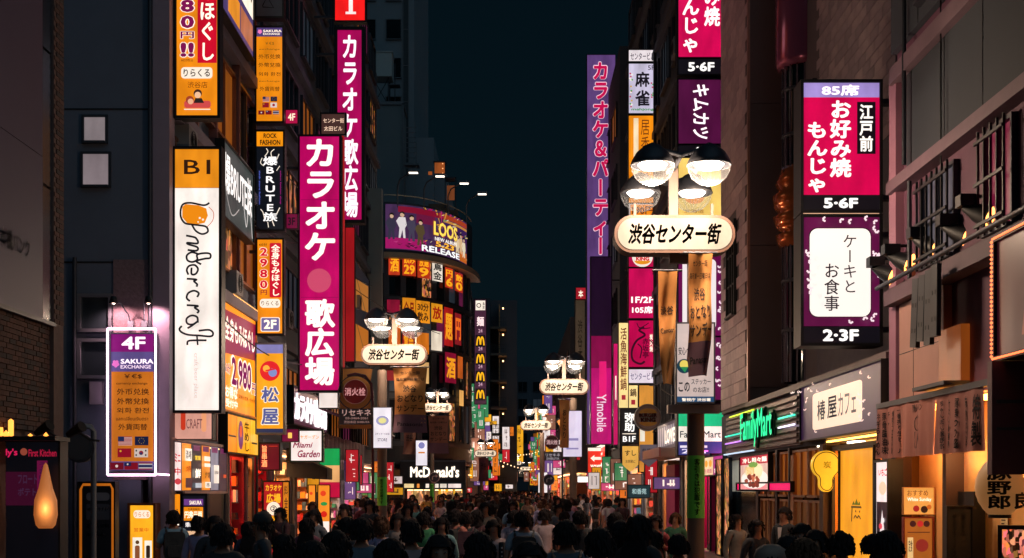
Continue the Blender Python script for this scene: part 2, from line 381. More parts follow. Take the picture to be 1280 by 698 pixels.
def shop(root, side, X, y0, y1, z1, col, k, back=None, doors=3, deep=1.4, fm=None, seed=0, stock=True):
    """a lit open shop room; X wall plane, the room goes away from the street"""
    s = 1 if side > 0 else -1; rr = random.Random(seed+11); deep = max(deep, .6)
    wm = back or D(rr.choice(('#e0c8a8', '#d8a878', '#d8d0c8', '#c88058')), .7)
    part(root, 'shop_back_wall', wm, [(X+s*deep, X+s*(deep+.05), y0, y1, .12, z1)])
    part(root, 'shop_side_wall', wm, [(X+s*.06, X+s*deep, y1-.06, y1, .12, z1)]); part(root, 'shop_side_wall', wm, [(X+s*.06, X+s*deep, y0, y0+.06, .12, z1)])
    part(root, 'ceiling_light', E(col, k*7, True, False), [(X+s*.35, X+s*(deep-.2), y0+.3, y1-.3, z1-.06, z1-.02)])
    part(root, 'soffit_light', E(col, k*2.2, True, False), [(X-s*.12, X-s*.02, y0+.15, y1-.15, z1+.06, z1+.09)])
    if stock:
        mats = [D(c, .5, 0, .1, 3, 0) for c in ('#c23a2a', '#e0a030', '#e8e0d0', '#3a6a8a', '#2a7a4a', '#b0508a', '#302020', '#e06a20', '#e8c8b0')]
        sh = MB()
        for zz in (.3, .75, 1.2, 1.65, 2.1, 2.5):
            if zz > z1-.4: break
            sh.use(MET); sh.box(X+s*.15, X+s*(deep-.06), y1-.4, y1-.07, zz-.03, zz); x = .17
            while x < deep-.2:
                wd = rr.uniform(.08, .24); h = rr.uniform(.15, .36); sh.use(rr.choice(mats)); sh.box(X+s*x, X+s*(x+wd*.9), y1-.38, y1-.1, zz+.002, zz+h); x += wd
            y = y0+.15
            while y < y1-.5:
                wd = rr.uniform(.15, .4); h = rr.uniform(.15, .36); sh.use(rr.choice(mats)); sh.box(X+s*(deep-.3), X+s*(deep-.02), y, y+wd*.9, zz+.002, zz+h); y += wd
        sh.build('stocked_shelf', root, world=True, kind='stuff')
    fmm = fm or MET
    part(root, 'front_frame', fmm, [(X+s*.01, X+s*.07, y0, y0+.07, .12, z1), (X+s*.01, X+s*.07, y1-.07, y1, .12, z1), (X+s*.01, X+s*.07, y0+.07, y1-.07, z1-.1, z1)])
    if doors > 1:
        d = part(root, 'sliding_door', fmm, [(X+s*.08, X+s*.12, y0+.07, y0+.13, .12, z1-.1), (X+s*.08, X+s*.12, y0+.95, y0+1.01, .12, z1-.1), (X+s*.08, X+s*.12, y0+.13, y0+.95, .12, .3)])
        gm = MB().use(clear_glass()); gm.add([(X+s*.1, y0+.13, .3), (X+s*.1, y0+.95, .3), (X+s*.1, y0+.95, z1-.12), (X+s*.1, y0+.13, z1-.12)], [(0, 1, 2, 3)]); gm.build('pane', d, world=True)
DARK = D('#585c68', .85, 0, .3, .9, .25, 'dark_render'); PURP = D('#7a707e', .75, 0, .25, 1.2, .2, 'tinted_concrete'); CONC = D('#8b8a90', .85, 0, .3, 1.5, .35, 'stained_concrete')
NIGHT = D('#4e545e', .85, 0, .25, .5, .2, 'dim_render'); BRK = D('#5b4a48', .9, 0, .4, 6, .4, 'dark_brick')

# --- near bank building (street wall x=-7.5), brick below, metal cladding above
A = building('bank_building', 'near dark bank building with grey metal cladding over a brick ground floor', [(-20, -7.62, 8, 21.4, 0, 12), (-7.62, -7.5, 20.95, 21.4, 0, 12)], BRK)
cl = D('#46425a', .55, .1, .12, .6, .03, 'metal_cladding')
for j in range(3):
    for i in range(6):
        y1 = 20.46-i*2.1
        if y1-2.1 > 8: part(A, 'cladding_panel', cl, [(-7.62, -7.50-(.004 if (i+j) % 2 else 0), y1-2.08, y1, 4.75+j*2.6, 4.75+j*2.6+2.585)])
st = glassy('#2a3440', .18, 'tinted_strip_glass')
for j in range(4): part(A, 'window_strip', st, [(-7.62, -7.53, 20.52, 20.93, 4.75+j*2.2, 4.75+j*2.2+2.15)])
rr = random.Random(3); bk = MB(); mats = [D(c, .9, 0, .2, 8, .3) for c in ('#4e3832', '#443432', '#563e38', '#3c3434')]
zz = 2.95; r_ = 0
while zz < 4.68:
    y = 8.0+(.12 if r_ % 2 else 0)
    while y < 20.9:
        bk.use(rr.choice(mats)); bk.box(-7.615, -7.6+rr.uniform(.03, .045), y, min(y+.225, 20.93), zz, zz+.068); y += .24
    zz += .08; r_ += 1
z2 = .1; 
for r2 in range(90):
    zq = 4.75+r2*.08
    bk.use(mats[r2 % 4]); bk.box(-7.51, -7.485, 20.96+(.1 if r2 % 2 else 0), 21.19 if r2 % 2 else 21.17, zq, zq+.068); bk.box(-7.51, -7.488, 21.2, 21.39, zq, zq+.068)
bk.build('brickwork', A, world=True, kind='stuff')
draw_ = thing('wall_lettering', 'faint vertical metal letters fixed high on the bank cladding', 'lettering', (-7.49, 19.2, 5.6), PI/2)
draw(draw_, [('t', '日本橋バンク', 0, 0, 100, 18, D('#7a7c84', .5, .5), {'b': .02})], lambda u: (u/100-.5)*1.35, lambda v: (1-v/18)*.3)
ld = part(A, 'ledge', MET, [(-7.6, -7.46, 8, 20.95, 4.68, 4.745)])

# --- side street, then the dark building whose end wall faces us
B = building('corner_building', 'dark corner building with bare end wall, pink neon sign and shops down its street side',
             [(-22, -7.5, 27.6, 37.4, 3.15, 16.5), (-22, -8.9, 27.75, 37.4, 0, 3.15), (-22, -8.0, 27.6, 27.75, 0, 3.15)], D('#5c6474', .8, 0, .22, .7, .2, 'blue_grey_render'))
part(B, 'corner_pier', D('#8a7a88', .6, 0, .2, 2, .15), [(-7.72, -7.36, 27.5, 27.95, 0, 16.5)])
window(B, 'y', 27.6, -1, (105.5-640)/58, (132-640)/58, Zp(177, 58), Zp(147, 58), E('#85797c', .95), 1, 1, MET, .05, .06)
window(B, 'y', 27.6, -1, (104-640)/58, (136-640)/58, Zp(232, 58), Zp(193, 58), E('#7d7074', .95), 1, 1, MET, .05, .06)
for ya, yb in ((372, 412), (428, 470)):
    window(B, 'y', 27.6, -1, (102-640)/58, (137-640)/58, Zp(yb, 58), Zp(ya, 58), glassy('#2a3438', .25), 1, 1, ALU, .07, .12)
part(B, 'meter_box', D('#8a8088', .6), [((115-640)/58, (130-640)/58, 27.42, 27.6, Zp(506, 58), Zp(478, 58))])
part(B, 'stucco_patch', D('#7a6468', .95, 0, .5, 14, 1.0, 'rough_pink_stucco'), [((142-640)/58, (200-640)/58, 27.56, 27.6, Zp(600, 58), Zp(325, 58))])
pipes(B, [[((189-640)/58, 27.5, 0), ((189-640)/58, 27.5, 14)], [((95-640)/58, 27.5, 0), ((95-640)/58, 27.5, 7)]], .045)
for k in range(7): part(B, 'wall_joint', BLK, [(-20, -7.75, 27.585, 27.6, 6.9+k*3.3, 6.93+k*3.3)])
for k, zf in enumerate([6.95, 10.25, 13.55]):
    part(B, 'floor_ledge', PURP, [(-7.5, -7.22, 27.95, 37.4, zf-.18, zf+.12)])
    for i, (ya, yb) in enumerate(((28.15, 29.7), (29.95, 31.6), (31.85, 34.2), (34.5, 36.9))):
        window(B, 'x', -7.5, 1, ya, yb, zf+.75, zf+2.75, panes('dogo'[(i+k) % 4] if i < 3 else 'od'[k % 2], i+k), 2, 1, D('#7a5038', .4, .3), .07, .13)
for ya in (29.82, 31.72, 34.35): part(B, 'pilaster', D('#7a4c48', .6), [(-7.5, -7.3, ya-.07, ya+.07, 3.2, 16.5)])
airconds(B, 'x', -7.5, 1, [(33.2, 7.1), (28.3, 9.5)])
shop(B, -1, -7.5, 33.6, 35.9, 3.0, '#ff8a50', 4, D('#a01830', .6), 2, 1.3, D('#a0142c', .5), 3)
shop(B, -1, -7.5, 36.0, 37.3, 3.0, '#ffb060', 4, None, 1, 1.3, None, 4)
shop(B, -1, -7.5, 30.7, 33.4, 2.95, '#ffc080', 1.5, D('#403848', .6), 0, 1.3, None, 5, False)
part(B, 'entrance_pier', D('#3c3a46', .5), [(-7.6, -7.4, 33.42, 33.58, 0, 3.15), (-7.6, -7.42, 35.91, 35.99, 0, 3.15), (-7.62, -7.4, 30.4, 30.68, 0, 3.15)])

# --- karaoke block further along the same side
C_ = building('karaoke_building', 'tall dark karaoke block hung with magenta vertical signs', [(-22, -7.5, 37.45, 71, 3.2, 25), (-22, -9.0, 37.45, 71, 0, 3.2), (-22, -7.9, 37.45, 46, 25, 33)], NIGHT)
for k, zf in enumerate([3.4+3.3*i for i in range(7)]):
    part(C_, 'floor_ledge', DARK, [(-7.5, -7.3, 37.5, 71, zf-.15, zf+.1)])
    for i in range(9):
        ya = 38.2+i*3.6
        window(C_, 'x', -7.5, 1, ya, ya+2.6, zf+.8, zf+2.6, panes('dddogdpdb'[(i*3+k*5) % 9], i+k), 3, 1, MET, .07)
airconds(C_, 'x', -7.5, 1, [(41, 7.2), (45, 10.6), (52, 7.3), (52, 13.9), (60, 10.5)])
part(C_, 'end_pier', D('#8a908c', .6, 0, .15, 1.5, .1, 'pale_grey_pier'), [(-7.5, -6.75, 66.3, 66.9, 4, Zp(236, 24.1))])
shops_left = [(37.8, 39.5, '#ff6a50', '#c01830'), (40.2, 43.6, '#ffb070', None), (44.2, 49, '#ff9a60', None), (50, 56, '#ffd0c0', None), (57, 63, '#ffe0d0', None), (63.6, 70, '#ffb080', None)]
for i, (a, b, c, bk_) in enumerate(shops_left):
    shop(C_, -1, -7.5, a, b, 3.0, c, 3.2, D(bk_, .6) if bk_ else None, max(1, int((b-a)/1.5)), 1.4, ALU if i > 2 else None, 20+i)
    part(C_, 'shop_pier', DARK, [(-7.62, -7.42, b+.05, b+.45, 0, 3.2)])

# --- roofs and towers rising behind on that side
tw = building('tower_block', 'tall grey tower block with stepped dark roofline behind the karaoke signs',
              [(-15.5, -8.1, 106, 124, 0, 60), (-8.1, -6.6, 108, 124, 0, 31.6), (-6.6, -5.6, 110, 124, 0, 29)], D('#7c868e', .85, 0, .15, .3, .1, 'far_grey_render'))
for k in range(12):
    for i in range(3): window(tw, 'y', 106, -1, -14.6+i*2.1, -13.4+i*2.1, 20+k*3.2, 21.6+k*3.2, DG, 1, 1, GREY, .06)
window(tw, 'y', 106, -1, -9.0, -8.6, 28, 52, D('#3a4248', .7), 1, 8, GREY, .08)
sb = building('service_block', 'mid grey service block with steel ladder and tanks on its roof', [(-11.3, -8.6, 100.5, 104, 0, Zp(132, 15.9))], D('#717a7e', .8, 0, .15, .5, .12, 'weathered_grey_panel'))
part(sb, 'corner_trim', GREY, [(-8.62, -8.5, 100.4, 100.7, 6, Zp(132, 15.9)+.1)])
part(sb, 'cap', GREY, [(-11.4, -8.5, 100.4, 104.1, Zp(132, 15.9)+.001, Zp(132, 15.9)+.25)])
mb = MB().use(GREY)
for i in range(9): z = Zp(212, 15.9)+i*.4; mb.box(-8.3, -7.5, 100.3, 100.36, z, z+.05)
mb.box(-8.34, -8.3, 100.28, 100.4, Zp(215, 15.9), Zp(180, 15.9)); mb.box(-7.5, -7.46, 100.28, 100.4, Zp(215, 15.9), Zp(180, 15.9)); mb.box(-8.45, -7.3, 100.2, 101.4, Zp(208, 15.9), Zp(206, 15.9))
mb.build('ladder_balcony', sb, world=True)
tk = thing('water_tank', 'white rooftop water tank standing on braced steel legs', 'tank', (-10.4, 102, Zp(132, 15.9)+.25))
MB().use(D('#a8b0b0', .5, 0, .1)).box(-.9, .9, -.9, .9, 2.2, 4.1).box(-.95, .95, -.95, .95, 4.1, 4.18).build('tank_body', tk)
for a in (-.6, .6):
    for b in (-.6, .6): MB().use(MET).tube([(a, b, 0), (a, b, 2.2)], .05, 6).build('leg', tk)
    MB().use(MET).tube([(a, -.66 if a > 0 else -.54, 0), (-a, -.66 if a > 0 else -.54, 2.1)], .035, 6).build('brace', tk)
MB().use(MET).tube([(1.1, -.3, 0), (1.1, -.3, 3.4)], .04, 6).build('pipe', tk); MB().use(MET).box(.65, 1.5, -.6, .3, 1.6, 1.66).build('platform', tk)
rf = building('lit_rooftop_room', 'small rooftop room glowing orange among dark roofs', [(-6.6, -5.0, 101, 104, 0, Zp(256, 15.8)), (-5.0, -4.3, 101.5, 104, 0, Zp(262, 15.8))], D('#7a5a44', .8))
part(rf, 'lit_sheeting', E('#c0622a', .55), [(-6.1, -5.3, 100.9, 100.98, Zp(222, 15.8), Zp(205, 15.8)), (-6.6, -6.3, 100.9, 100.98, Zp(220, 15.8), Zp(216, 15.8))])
part(rf, 'roof_frame', MET, [(-6.2, -5.2, 100.8, 102, Zp(204, 15.8), Zp(203, 15.8)), (-5.3, -4.4, 100.8, 102, Zp(225, 15.8), Zp(223, 15.8)), (-5.3, -5.22, 100.8, 100.9, Zp(262, 15.8), Zp(204, 15.8)), (-4.5, -4.4, 100.8, 100.9, Zp(262, 15.8), Zp(224, 15.8))])
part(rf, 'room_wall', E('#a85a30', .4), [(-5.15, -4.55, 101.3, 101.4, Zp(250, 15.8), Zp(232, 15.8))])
part(rf, 'bulb', T('#ffb070', 1.5), [(-5.5, -5.42, 100.8, 100.88, Zp(207, 15.8), Zp(206, 15.8)), (-5.5, -5.42, 100.8, 100.88, Zp(213, 15.8), Zp(212, 15.8)), (-5.5, -5.42, 100.8, 100.88, Zp(219, 15.8), Zp(218, 15.8))])

# --- curved corner building with the billboard, fast-food shop at its foot
AR = []                                                       # plan of the curved front
def plan(t): # t 0..1 along the front, quarter ellipse from (-8.5, 84.5) to (-3.15, 93)
    a = PI/2*(t); return (-8.5+5.35*math.sin(a)**1.0, 85+9.5*(1-math.cos(a)))
NP = 24
PT = [plan(i/NP) for i in range(NP+1)]
def seg(mb, i0, i1, z0, z1, off=0.0, th=.1, zt=None):
    """curved slab on the front between plan points, standing off the wall"""
    q = []
    for i in range(i0, i1+1):
        a = PT[max(0, i-1)]; b = PT[min(NP, i+1)]; dx, dy = b[0]-a[0], b[1]-a[1]; n = math.hypot(dx, dy); nx, ny = dy/n, -dx/n
        q.append((PT[i][0]+nx*off, PT[i][1]+ny*off, PT[i][0]+nx*(off+th), PT[i][1]+ny*(off+th)))
    m = len(q); vs = [(a, b, z) for z in (z0, z1) for a, b, c, d in q]+[(c, d, z) for z in (z0, z1) for a, b, c, d in q]; fs = []
    for i in range(m-1):
        fs += [(2*m+i, 2*m+i+1, 3*m+i+1, 3*m+i), (i+1, i, m+i, m+i+1), (m+i, m+i+1, 3*m+i+1, 3*m+i), (i, i+1, 2*m+i+1, 2*m+i)]
    fs += [(0, 2*m, 3*m, m), (m-1, 2*m-1, 4*m-1, 3*m-1)]
    mb.add(vs, fs); return mb
ZT = Zp(257, 18.8)
cb = thing('curved_corner_building', 'round-fronted corner building with a music billboard around its top', 'building', (-6, 90, 0))
mb = MB().use(D('#20262c', .5, .2, .2, 1, .05, 'dark_panelling')); n = len(PT)
pl = PT+[(-3.15, 100), (-14, 100), (-14, 85)]
mb.add([(x, y, z) for z in (3.6, ZT-4.5) for x, y in pl], [tuple(range(len(pl), 2*len(pl)))]+[(i, (i+1) % len(pl), len(pl)+(i+1) % len(pl), len(pl)+i) for i in range(len(pl))])
mb.build('wall', cb, world=True)
mb = MB().use(D('#a08a70', .5, .2)); seg(mb, 0, NP, Zp(325, 18.8), Zp(318, 18.8), 0, .8); mb.build('cornice', cb, world=True)
for j, zz in enumerate((5.0, 8.2, 11.4, 14.6)):
    seg(MB().use(MET), 0, NP, zz-.15, zz+.15, 0, .18).build('floor_band', cb, world=True)
for j, z0 in enumerate((5.2, 8.4, 11.6, 14.8)):
    for i in range(0, NP, 3):
        kind = panes('ddbdgpdd'[(i//3*3+j*2) % 8], i); 
        f = seg(MB().use(MET), i, i+1, z0, z0+2.8, .0, .16); f = f.build('mullion', cb, world=True)
        seg(MB().use(kind), i+1, i+3, z0+.1, z0+2.7, 0.0, .06).build('window_pane', cb, world=True)
# posters in the windows: (t index span, image rows, colour, text, ink)
def arcpos(i, off):
    i = max(0, min(NP, i)); i0 = int(min(i, NP-1)); t = i-i0; x = PT[i0][0]*(1-t)+PT[i0+1][0]*t; y = PT[i0][1]*(1-t)+PT[i0+1][1]*t
    dx, dy = PT[i0+1][0]-PT[i0][0], PT[i0+1][1]-PT[i0][1]; n = math.hypot(dx, dy); return x+dy/n*off, y-dx/n*off
def idx_for(px, off=.3):
    best = 0; bd = 1e9
    for k in range(NP*10+1):
        x, y = arcpos(k/10, off); e = abs(CX+F*x/y-px)
        if e < bd: bd = e; best = k/10
    return best
def curved(root, mb, pts, px0, px1, z0, z1, W, H, off, name=None, fs=None):
    """bend design points (u, v) onto the curved front"""
    i0, i1 = idx_for(px0), idx_for(px1); out = []
    for u, v in pts: x, y = arcpos(i0+(i1-i0)*u/W, off); out.append((x, y, z1+(z0-z1)*v/H))
    mb.add(out, fs or [tuple(range(len(pts)))])
def cgrid(mb, px0, px1, z0, z1, W, H, off, u0, u1, v0, v1, n=10):
    vs = [(u0+(u1-u0)*i/n, v) for v in (v0, v1) for i in range(n+1)]
    curved(None, mb, vs, px0, px1, z0, z1, W, H, off, fs=[(n+1+i, n+2+i, i+1, i) for i in range(n)])
posters = [(503, 520, 352, 325, '#c83a1c', '飲み', '29', '#ffb020'), (522, 537, 353, 327, '#c83a1c', '放題', '9', '#ffb020'), (540, 553, 354, 330, '#fff0dd', '鳥', '金', '#222222'),
           (556, 566, 359, 334, '#c83a1c', '円', '6', '#ffb020'), (568, 578, 360, 336, '#b83020', '飲', '0', '#ffb020'),
           (503, 519, 408, 379, '#e8901c', '全品', '', '#802010'), (520, 537, 408, 381, '#e8901c', '30分', '飲み', '#402010'), (539, 553, 405, 382, '#f0a020', '放', '', '#a02010'),
           (555, 566, 432, 384, '#b01c1c', '題', '', '#f0a020'), (568, 576, 428, 388, '#901c24', '円', '', '#f07020'),
           (486, 500, 352, 327, '#c83a1c', '酒', '', '#ffb020'), (486, 501, 440, 412, '#d0601c', '', '', '#ffb020'), (503, 518, 446, 420, '#a01820', '宴会', '', '#f0a020'), (521, 536, 446, 420, '#d0701c', '', '', '#402010'), (539, 552, 440, 416, '#f0e0c8', '', '', '#402010'),
           (484, 500, 480, 452, '#8a1c20', '', '', '#ffb020'), (503, 518, 482, 456, '#c8681c', '', '', '#ffb020'), (521, 536, 482, 456, '#e0b070', '', '', '#ffb020'), (572, 578, 470, 442, '#c85a1c', '', '', '#ffb020'), (574, 579, 505, 485, '#f0b060', '', '', '#ffb020'),
           (484, 500, 400, 382, '#8a1030', '', '', '#ffb020'), (556, 570, 478, 440, '#8a1030', '酒', '', '#f0a020')]
for k, (a, b, yb, yt, c, t1, t2, ink) in enumerate(posters):
    z0, z1 = Zp(yb, 18.3), Zp(yt, 18.3); mb = MB().use(E(c, .8)); cgrid(mb, a, b, z0, z1, 10, 10, .32, 0, 10, 0, 10, 4)
    p = mb.build('window_poster', cb, world=True)
    mb = MB().use(T(ink, .9))
    for t, (va, vb) in ((t1, (1, 4.6) if t2 else (1.5, 8.5)), (t2, (5, 9.3))):
        if t: vs, fs = fit(glyphs(t, .05), (1, va, 9, vb)); curved(None, mb, vs, a, b, z0, z1, 10, 10, .34, fs=fs)
    if mb.v: mb.build('lettering', p, world=True)
# billboard round the top
bb = thing('curved_billboard', 'curved lit billboard advertising an album release on the round building', 'billboard', (-6, 88, ZT-3.2))
z0, z1 = Zp(313, 18.8), ZT
seg(MB().use(MET), 0, NP-2, z0-.15, z1+.15, .0, .3).build('frame', bb, world=True)
mb = MB().use(E('#3a2242', 1.2)); cgrid(mb, 482, 583, z0, z1, 100, 54, .33, 0, 100, 0, 54, 20); mb.build('printed_panel', bb, world=True)
mb = MB(); rr = random.Random(5)
for _ in range(70):
    u, v = rr.uniform(34, 97), rr.uniform(1, 50); w_ = rr.uniform(1, 5); mb.use(T(rr.choice(['#e0a030', '#d04a20', '#e8d080', '#b01860', '#30204a', '#e07030', '#40906a', '#f0e0c0']), .8)); curved(None, mb, [(u, v+1.6), (u+w_, v+.4), (u+w_+1, v-1.2), (u+1, v)], 482, 583, z0, z1, 100, 54, .352+_*.0002)
for c, u0, v0, u1, v1 in (('#8a1030', 12, 2, 60, 9), ('#b04020', 55, 2, 99, 8), ('#d09040', 60, 9, 99, 12), ('#701840', 30, 9, 50, 20), ('#b0186a', 0, 40, 40, 53), ('#40205a', 60, 12, 99, 30), ('#d06a20', 84, 40, 99, 53)):
    mb.use(T(c, .8)); cgrid(mb, 482, 583, z0, z1, 100, 54, .34, u0, u1, v0, v1, 8)
for i in range(9): mb.use(T('#c02a70' if i % 2 else '#e0a040', .7)); a = 38+i*6.5; curved(None, mb, [(58, 22), (a-1, 0), (a+1, 0)], 482, 583, z0, z1, 100, 54, .345)
for i in range(26): mb.use(T(rr.choice(['#c02070', '#601040', '#e04090']), .6)); u = rr.uniform(0, 38); v = rr.uniform(42, 51); curved(None, mb, [(u, v), (u+5, v-1), (u+3, v+1.5)], 482, 583, z0, z1, 100, 54, .35)
mb.build('picture', bb, world=True)
for i, (u, v) in enumerate(((6, 12), (16, 10), (25, 13), (34, 17), (80, 22), (86, 20), (92, 23))):      # band members, plain dark clothes
    fig = MB(); big = 1.0 if i < 4 else .8; O = .355+i*.003
    fig.use(T(('#3a3448', '#f0e8e8', '#4a4258', '#5a4a30', '#f0d8b0', '#e8c090', '#f8e8c8')[i], .8))
    curved(None, fig, [(u-3*big, v+5), (u+3*big, v+5), (u+4.5*big, v+14), (u+2.6*big, v+18), (u+3.2*big, v+30*big), (u+1, v+30*big), (u, v+20), (u-1.5, v+30*big), (u-3.4*big, v+30*big), (u-2.6*big, v+18), (u-6*big, v+10)], 482, 583, z0, z1, 100, 54, O)
    fig.use(T('#e0b898', .8)); curved(None, fig, disc(u, v+2.4, 2.0*big, 10, 2.6*big), 482, 583, z0, z1, 100, 54, O+.001)
    fig.use(T('#20140f', .6)); curved(None, fig, [(u-2.3*big, v+2), (u-1.8*big, v-1), (u, v-2), (u+1.8*big, v-1), (u+2.3*big, v+2), (u, v+.3)], 482, 583, z0, z1, 100, 54, O+.002)
    fig.build('printed_figure', bb, world=True)
for t, rect, c, oc in (('LOOS', (48, 14, 79, 31), '#ffe060', '#a0501a'), ('NEW ALBUM', (49, 33, 78, 37.5), '#f8f0e8', None), ('5.23', (50, 38, 74, 44.5), '#ffc040', '#802010'), ('RELEASE', (35, 45.5, 83, 53), '#ffffff', '#30182c')):
    for q, (cc, of) in enumerate(((oc, .09), (c, .05))):
        if cc is None: continue
        mb = MB().use(T(cc, .95)); vs, fs = fit(glyphs(t, of), rect if q else (rect[0]-.7, rect[1]-.6, rect[2]+.7, rect[3]+.6)); curved(None, mb, vs, 482, 583, z0, z1, 100, 54, .385+.006*q, fs=fs); mb.build('lettering', bb, world=True)
seg(MB().use(D('#c8b090', .5, .3)), 0, NP-2, z1+.6, z1+.66, .2, .06).build('top_rail', bb, world=True)
for px in (497, 530, 560, 583):
    x, y = arcpos(idx_for(px), .3); sl_ = thing('billboard_lamp', {497: 'billboard arm lamp nearest the karaoke sign side', 530: 'second billboard arm lamp above the band picture', 560: 'third billboard arm lamp above the release lettering', 583: 'outermost billboard arm lamp reaching over the street'}[px], 'lamp', (x, y, z1))
    MB().use(GREY).tube([(0, 0, -.2), (0, -.1, 1.2), (.2, -.4, 1.6), (.9, -1.3, 1.8)], .045, 6).build('arm', sl_)
    h = MB().use(GREY).box(.8, 1.5, -1.65, -1.15, 1.76, 1.9).build('lamp_head', sl_); MB().use(T('#fff0e0', 2.5)).box(.86, 1.44, -1.6, -1.2, 1.74, 1.757).build('lens', h)
    la = bpy.data.lights.new('billboard_light', 'SPOT'); la.energy = 60; la.color = (1, .85, .7); la.spot_size = 1.6; la.shadow_soft_size = .2
    link('lamp_light', la, sl_, (1.15, -1.4, 1.7), (math.radians(-50), 0, 0))
# fast-food front at the foot
mc = thing('burger_shop_front', 'burger restaurant front with dark ribbed fascia and white lettering', 'shop front', P(541, 690, 18.9))
mc.location.z = 0
ox, oy = mc.location.x, mc.location.y
sx = lambda p: (p-541)/18.9
mb = MB().use(D('#2e3038', .5, .4, .1)); mb.box(sx(500), sx(582), 0, .5, Zp(603, 18.9), Zp(578, 18.9))
for i in range(9): z = Zp(602, 18.9)+i*.155; mb.box(sx(500), sx(582), -.05, -.001, z, z+.07)
mb.build('ribbed_fascia', mc)
draw(mc, [('t', "McDonald's", 513, 583, 574, 597, E(CREAM, 1.3, False, False), {'b': .05, 'ex': .08})], sx, lambda v: Zp(v, 18.9)+0, 25)
mb = MB().use(D('#20343c', .6)); mb.box(sx(500), sx(504), .1, .6, 0, Zp(603, 18.9)); mb.box(sx(578), sx(582), .1, .6, 0, Zp(603, 18.9)); mb.box(sx(504), sx(578), .2, .5, Zp(612, 18.9), Zp(603, 18.9)); mb.build('surround', mc)
for a, b, c in ((505, 517, '#ffe0a0'), (521, 524, '#ff9a40'), (532, 536, CREAM), (539, 548, CREAM), (550, 558, CREAM), (560, 576, '#ffe8e0')):
    q = MB().use(E(c, .9)).box(sx(a), sx(b), .12, .19, Zp(610, 18.9), Zp(605, 18.9)).build('menu_lightbox', mc)
MB().use(D('#8a7058', .6)).box(sx(504), sx(578), 3.0, 3.1, 0, Zp(612, 18.9)).build('back_wall', mc)
MB().use(E('#ffc890', 4, True, False)).box(sx(508), sx(575), .8, 2.6, Zp(612, 18.9)-.08, Zp(612, 18.9)-.02).build('ceiling_light', mc)
MB().use(goods('#ffb050', .9, 3.2, 4)).box(sx(506), sx(530), 2.2, 2.3, 0.9, 2.1).box(sx(548), sx(576), 2.4, 2.5, .9, 2.0).build('counter_display', mc)
def arches(cx, cz, w, h, t, y):
    pts = []
    for sgn in (-1, 1):
        L = curve([(cx+sgn*w/2*1.0, cz), (cx+sgn*w/2*.93, cz+h*.55), (cx+sgn*w/4*1.1, cz+h), (cx+sgn*w*.06, cz+h*.6), (cx, cz+h*.12)], 6); pts.append(L)
    return pts
for L in arches(sx(558), Zp(618, 18.9), .95, 1.0, .1, 0):
    a, b = stroke(L, .17); n = len(a); MB().use(E('#f0b030', .9, False)).add([(x, .6, z) for x, z in a+b]+[(x, .5, z) for x, z in a+b], [(2*n+i, 2*n+i+1, 3*n+i+1, 3*n+i) for i in range(n-1)]+[(i, i+1, n+i+1, n+i) for i in range(n-1)]).build('yellow_arch', mc)
for i in range(6): a = 504+i*12.3; MB().use(ALU).box(sx(a), sx(a+.9), .25, .3, 0, Zp(612, 18.9)).build('door_post', mc)
part(cb, 'podium_roof', DARK, [(-8.6, -3.1, 85.2, 97, Zp(577, 18.9), Zp(577, 18.9)+.1)]); part(cb, 'podium_back', D('#8a7058', .7), [(-8.6, -3.1, 89, 89.1, 0, 3.3)])
cbx = MB().use(D('#39424a', .7)); cbx.box(-9.6, -8.55, 71.2, 90, 0, 3.4); cbx.build('side_wall', cb, world=True)

# --- far ones down the street
def tall(name, label, x0, x1, y0, y1, h, m, rows, lit, group=None, win=True):
    b = building(name, label, [(x0, x1, y0, y1, 0, h)], m, group)
    rr = random.Random(int(abs(x0*7+y0)))
    if win:
        n = max(1, int((x1-x0)/2.6))
        for k in range(rows):
            for i in range(n):
                a = x0+.5+(x1-x0-.6)*i/n
                window(b, 'y', y0, -1, a, a+1.5, 4+k*3.1, 5.7+k*3.1, panes(rr.choice(lit), i), 2, 1, MET, .08, .12)
        c = x1 if x1 < 0 else x0; o = 1 if x1 < 0 else -1
        for k in range(rows):
            for i in range(int((y1-y0)/4)):
                window(b, 'x', c, o, y0+1+i*4, y0+3.2+i*4, 4+k*3.1, 5.7+k*3.1, panes(rr.choice(lit), i), 2, 1, MET, .08, .12)
    return b
e1 = tall('arch_sign_building', 'narrow dark building behind the vertical sign of yellow arches', -14, -3.5, 101, 131, 19, NIGHT, 5, 'ddobo')
f1 = building('stair_tower', 'dark block with lit outside stair landings stacked one above another', [(-10, -2.5, 146, 165, 0, Zp(374, 10.9)), (-2.5, .6, 149, 165, 0, Zp(372, 10.9))], NIGHT)
for k in range(8):
    z = Zp(410+k*33, 10.9)
    part(f1, 'landing_floor', D('#6a5c50', .7), [(-2.45, -.6, 145.6, 148.9, z-.25, z)])
    part(f1, 'landing_wall', D('#b08a60', .7), [(-1.5, -1.4, 146, 148.9, z, z+2.6)])
    part(f1, 'landing_light', E('#ffc080', 6, True, False), [(-1.1, -.95, 147, 147.3, z+2.2, z+2.35)])
    part(f1, 'handrail', MET, [(-2.4, -.7, 145.6, 145.64, z+.5, z+.55), (-2.4, -.7, 145.6, 145.64, z+.95, z+1.0)]+[(-2.4+i*.28, -2.37+i*.28, 145.6, 145.63, z, z+1) for i in range(7)])
tall('far_office', 'far dark office block closing the street beyond the lamps', -2, 12, 232, 250, 24, NIGHT, 6, 'ddddbdo')
tall('far_annexe', 'low far block with a few lit windows at the street end', -8, 2.2, 262, 280, 21, NIGHT, 5, 'dddow')
tall('far_corner_block', 'far side block at the bend beside the yellow vertical sign', -9, -2.6, 168, 200, 14, NIGHT, 3, 'dodwg')
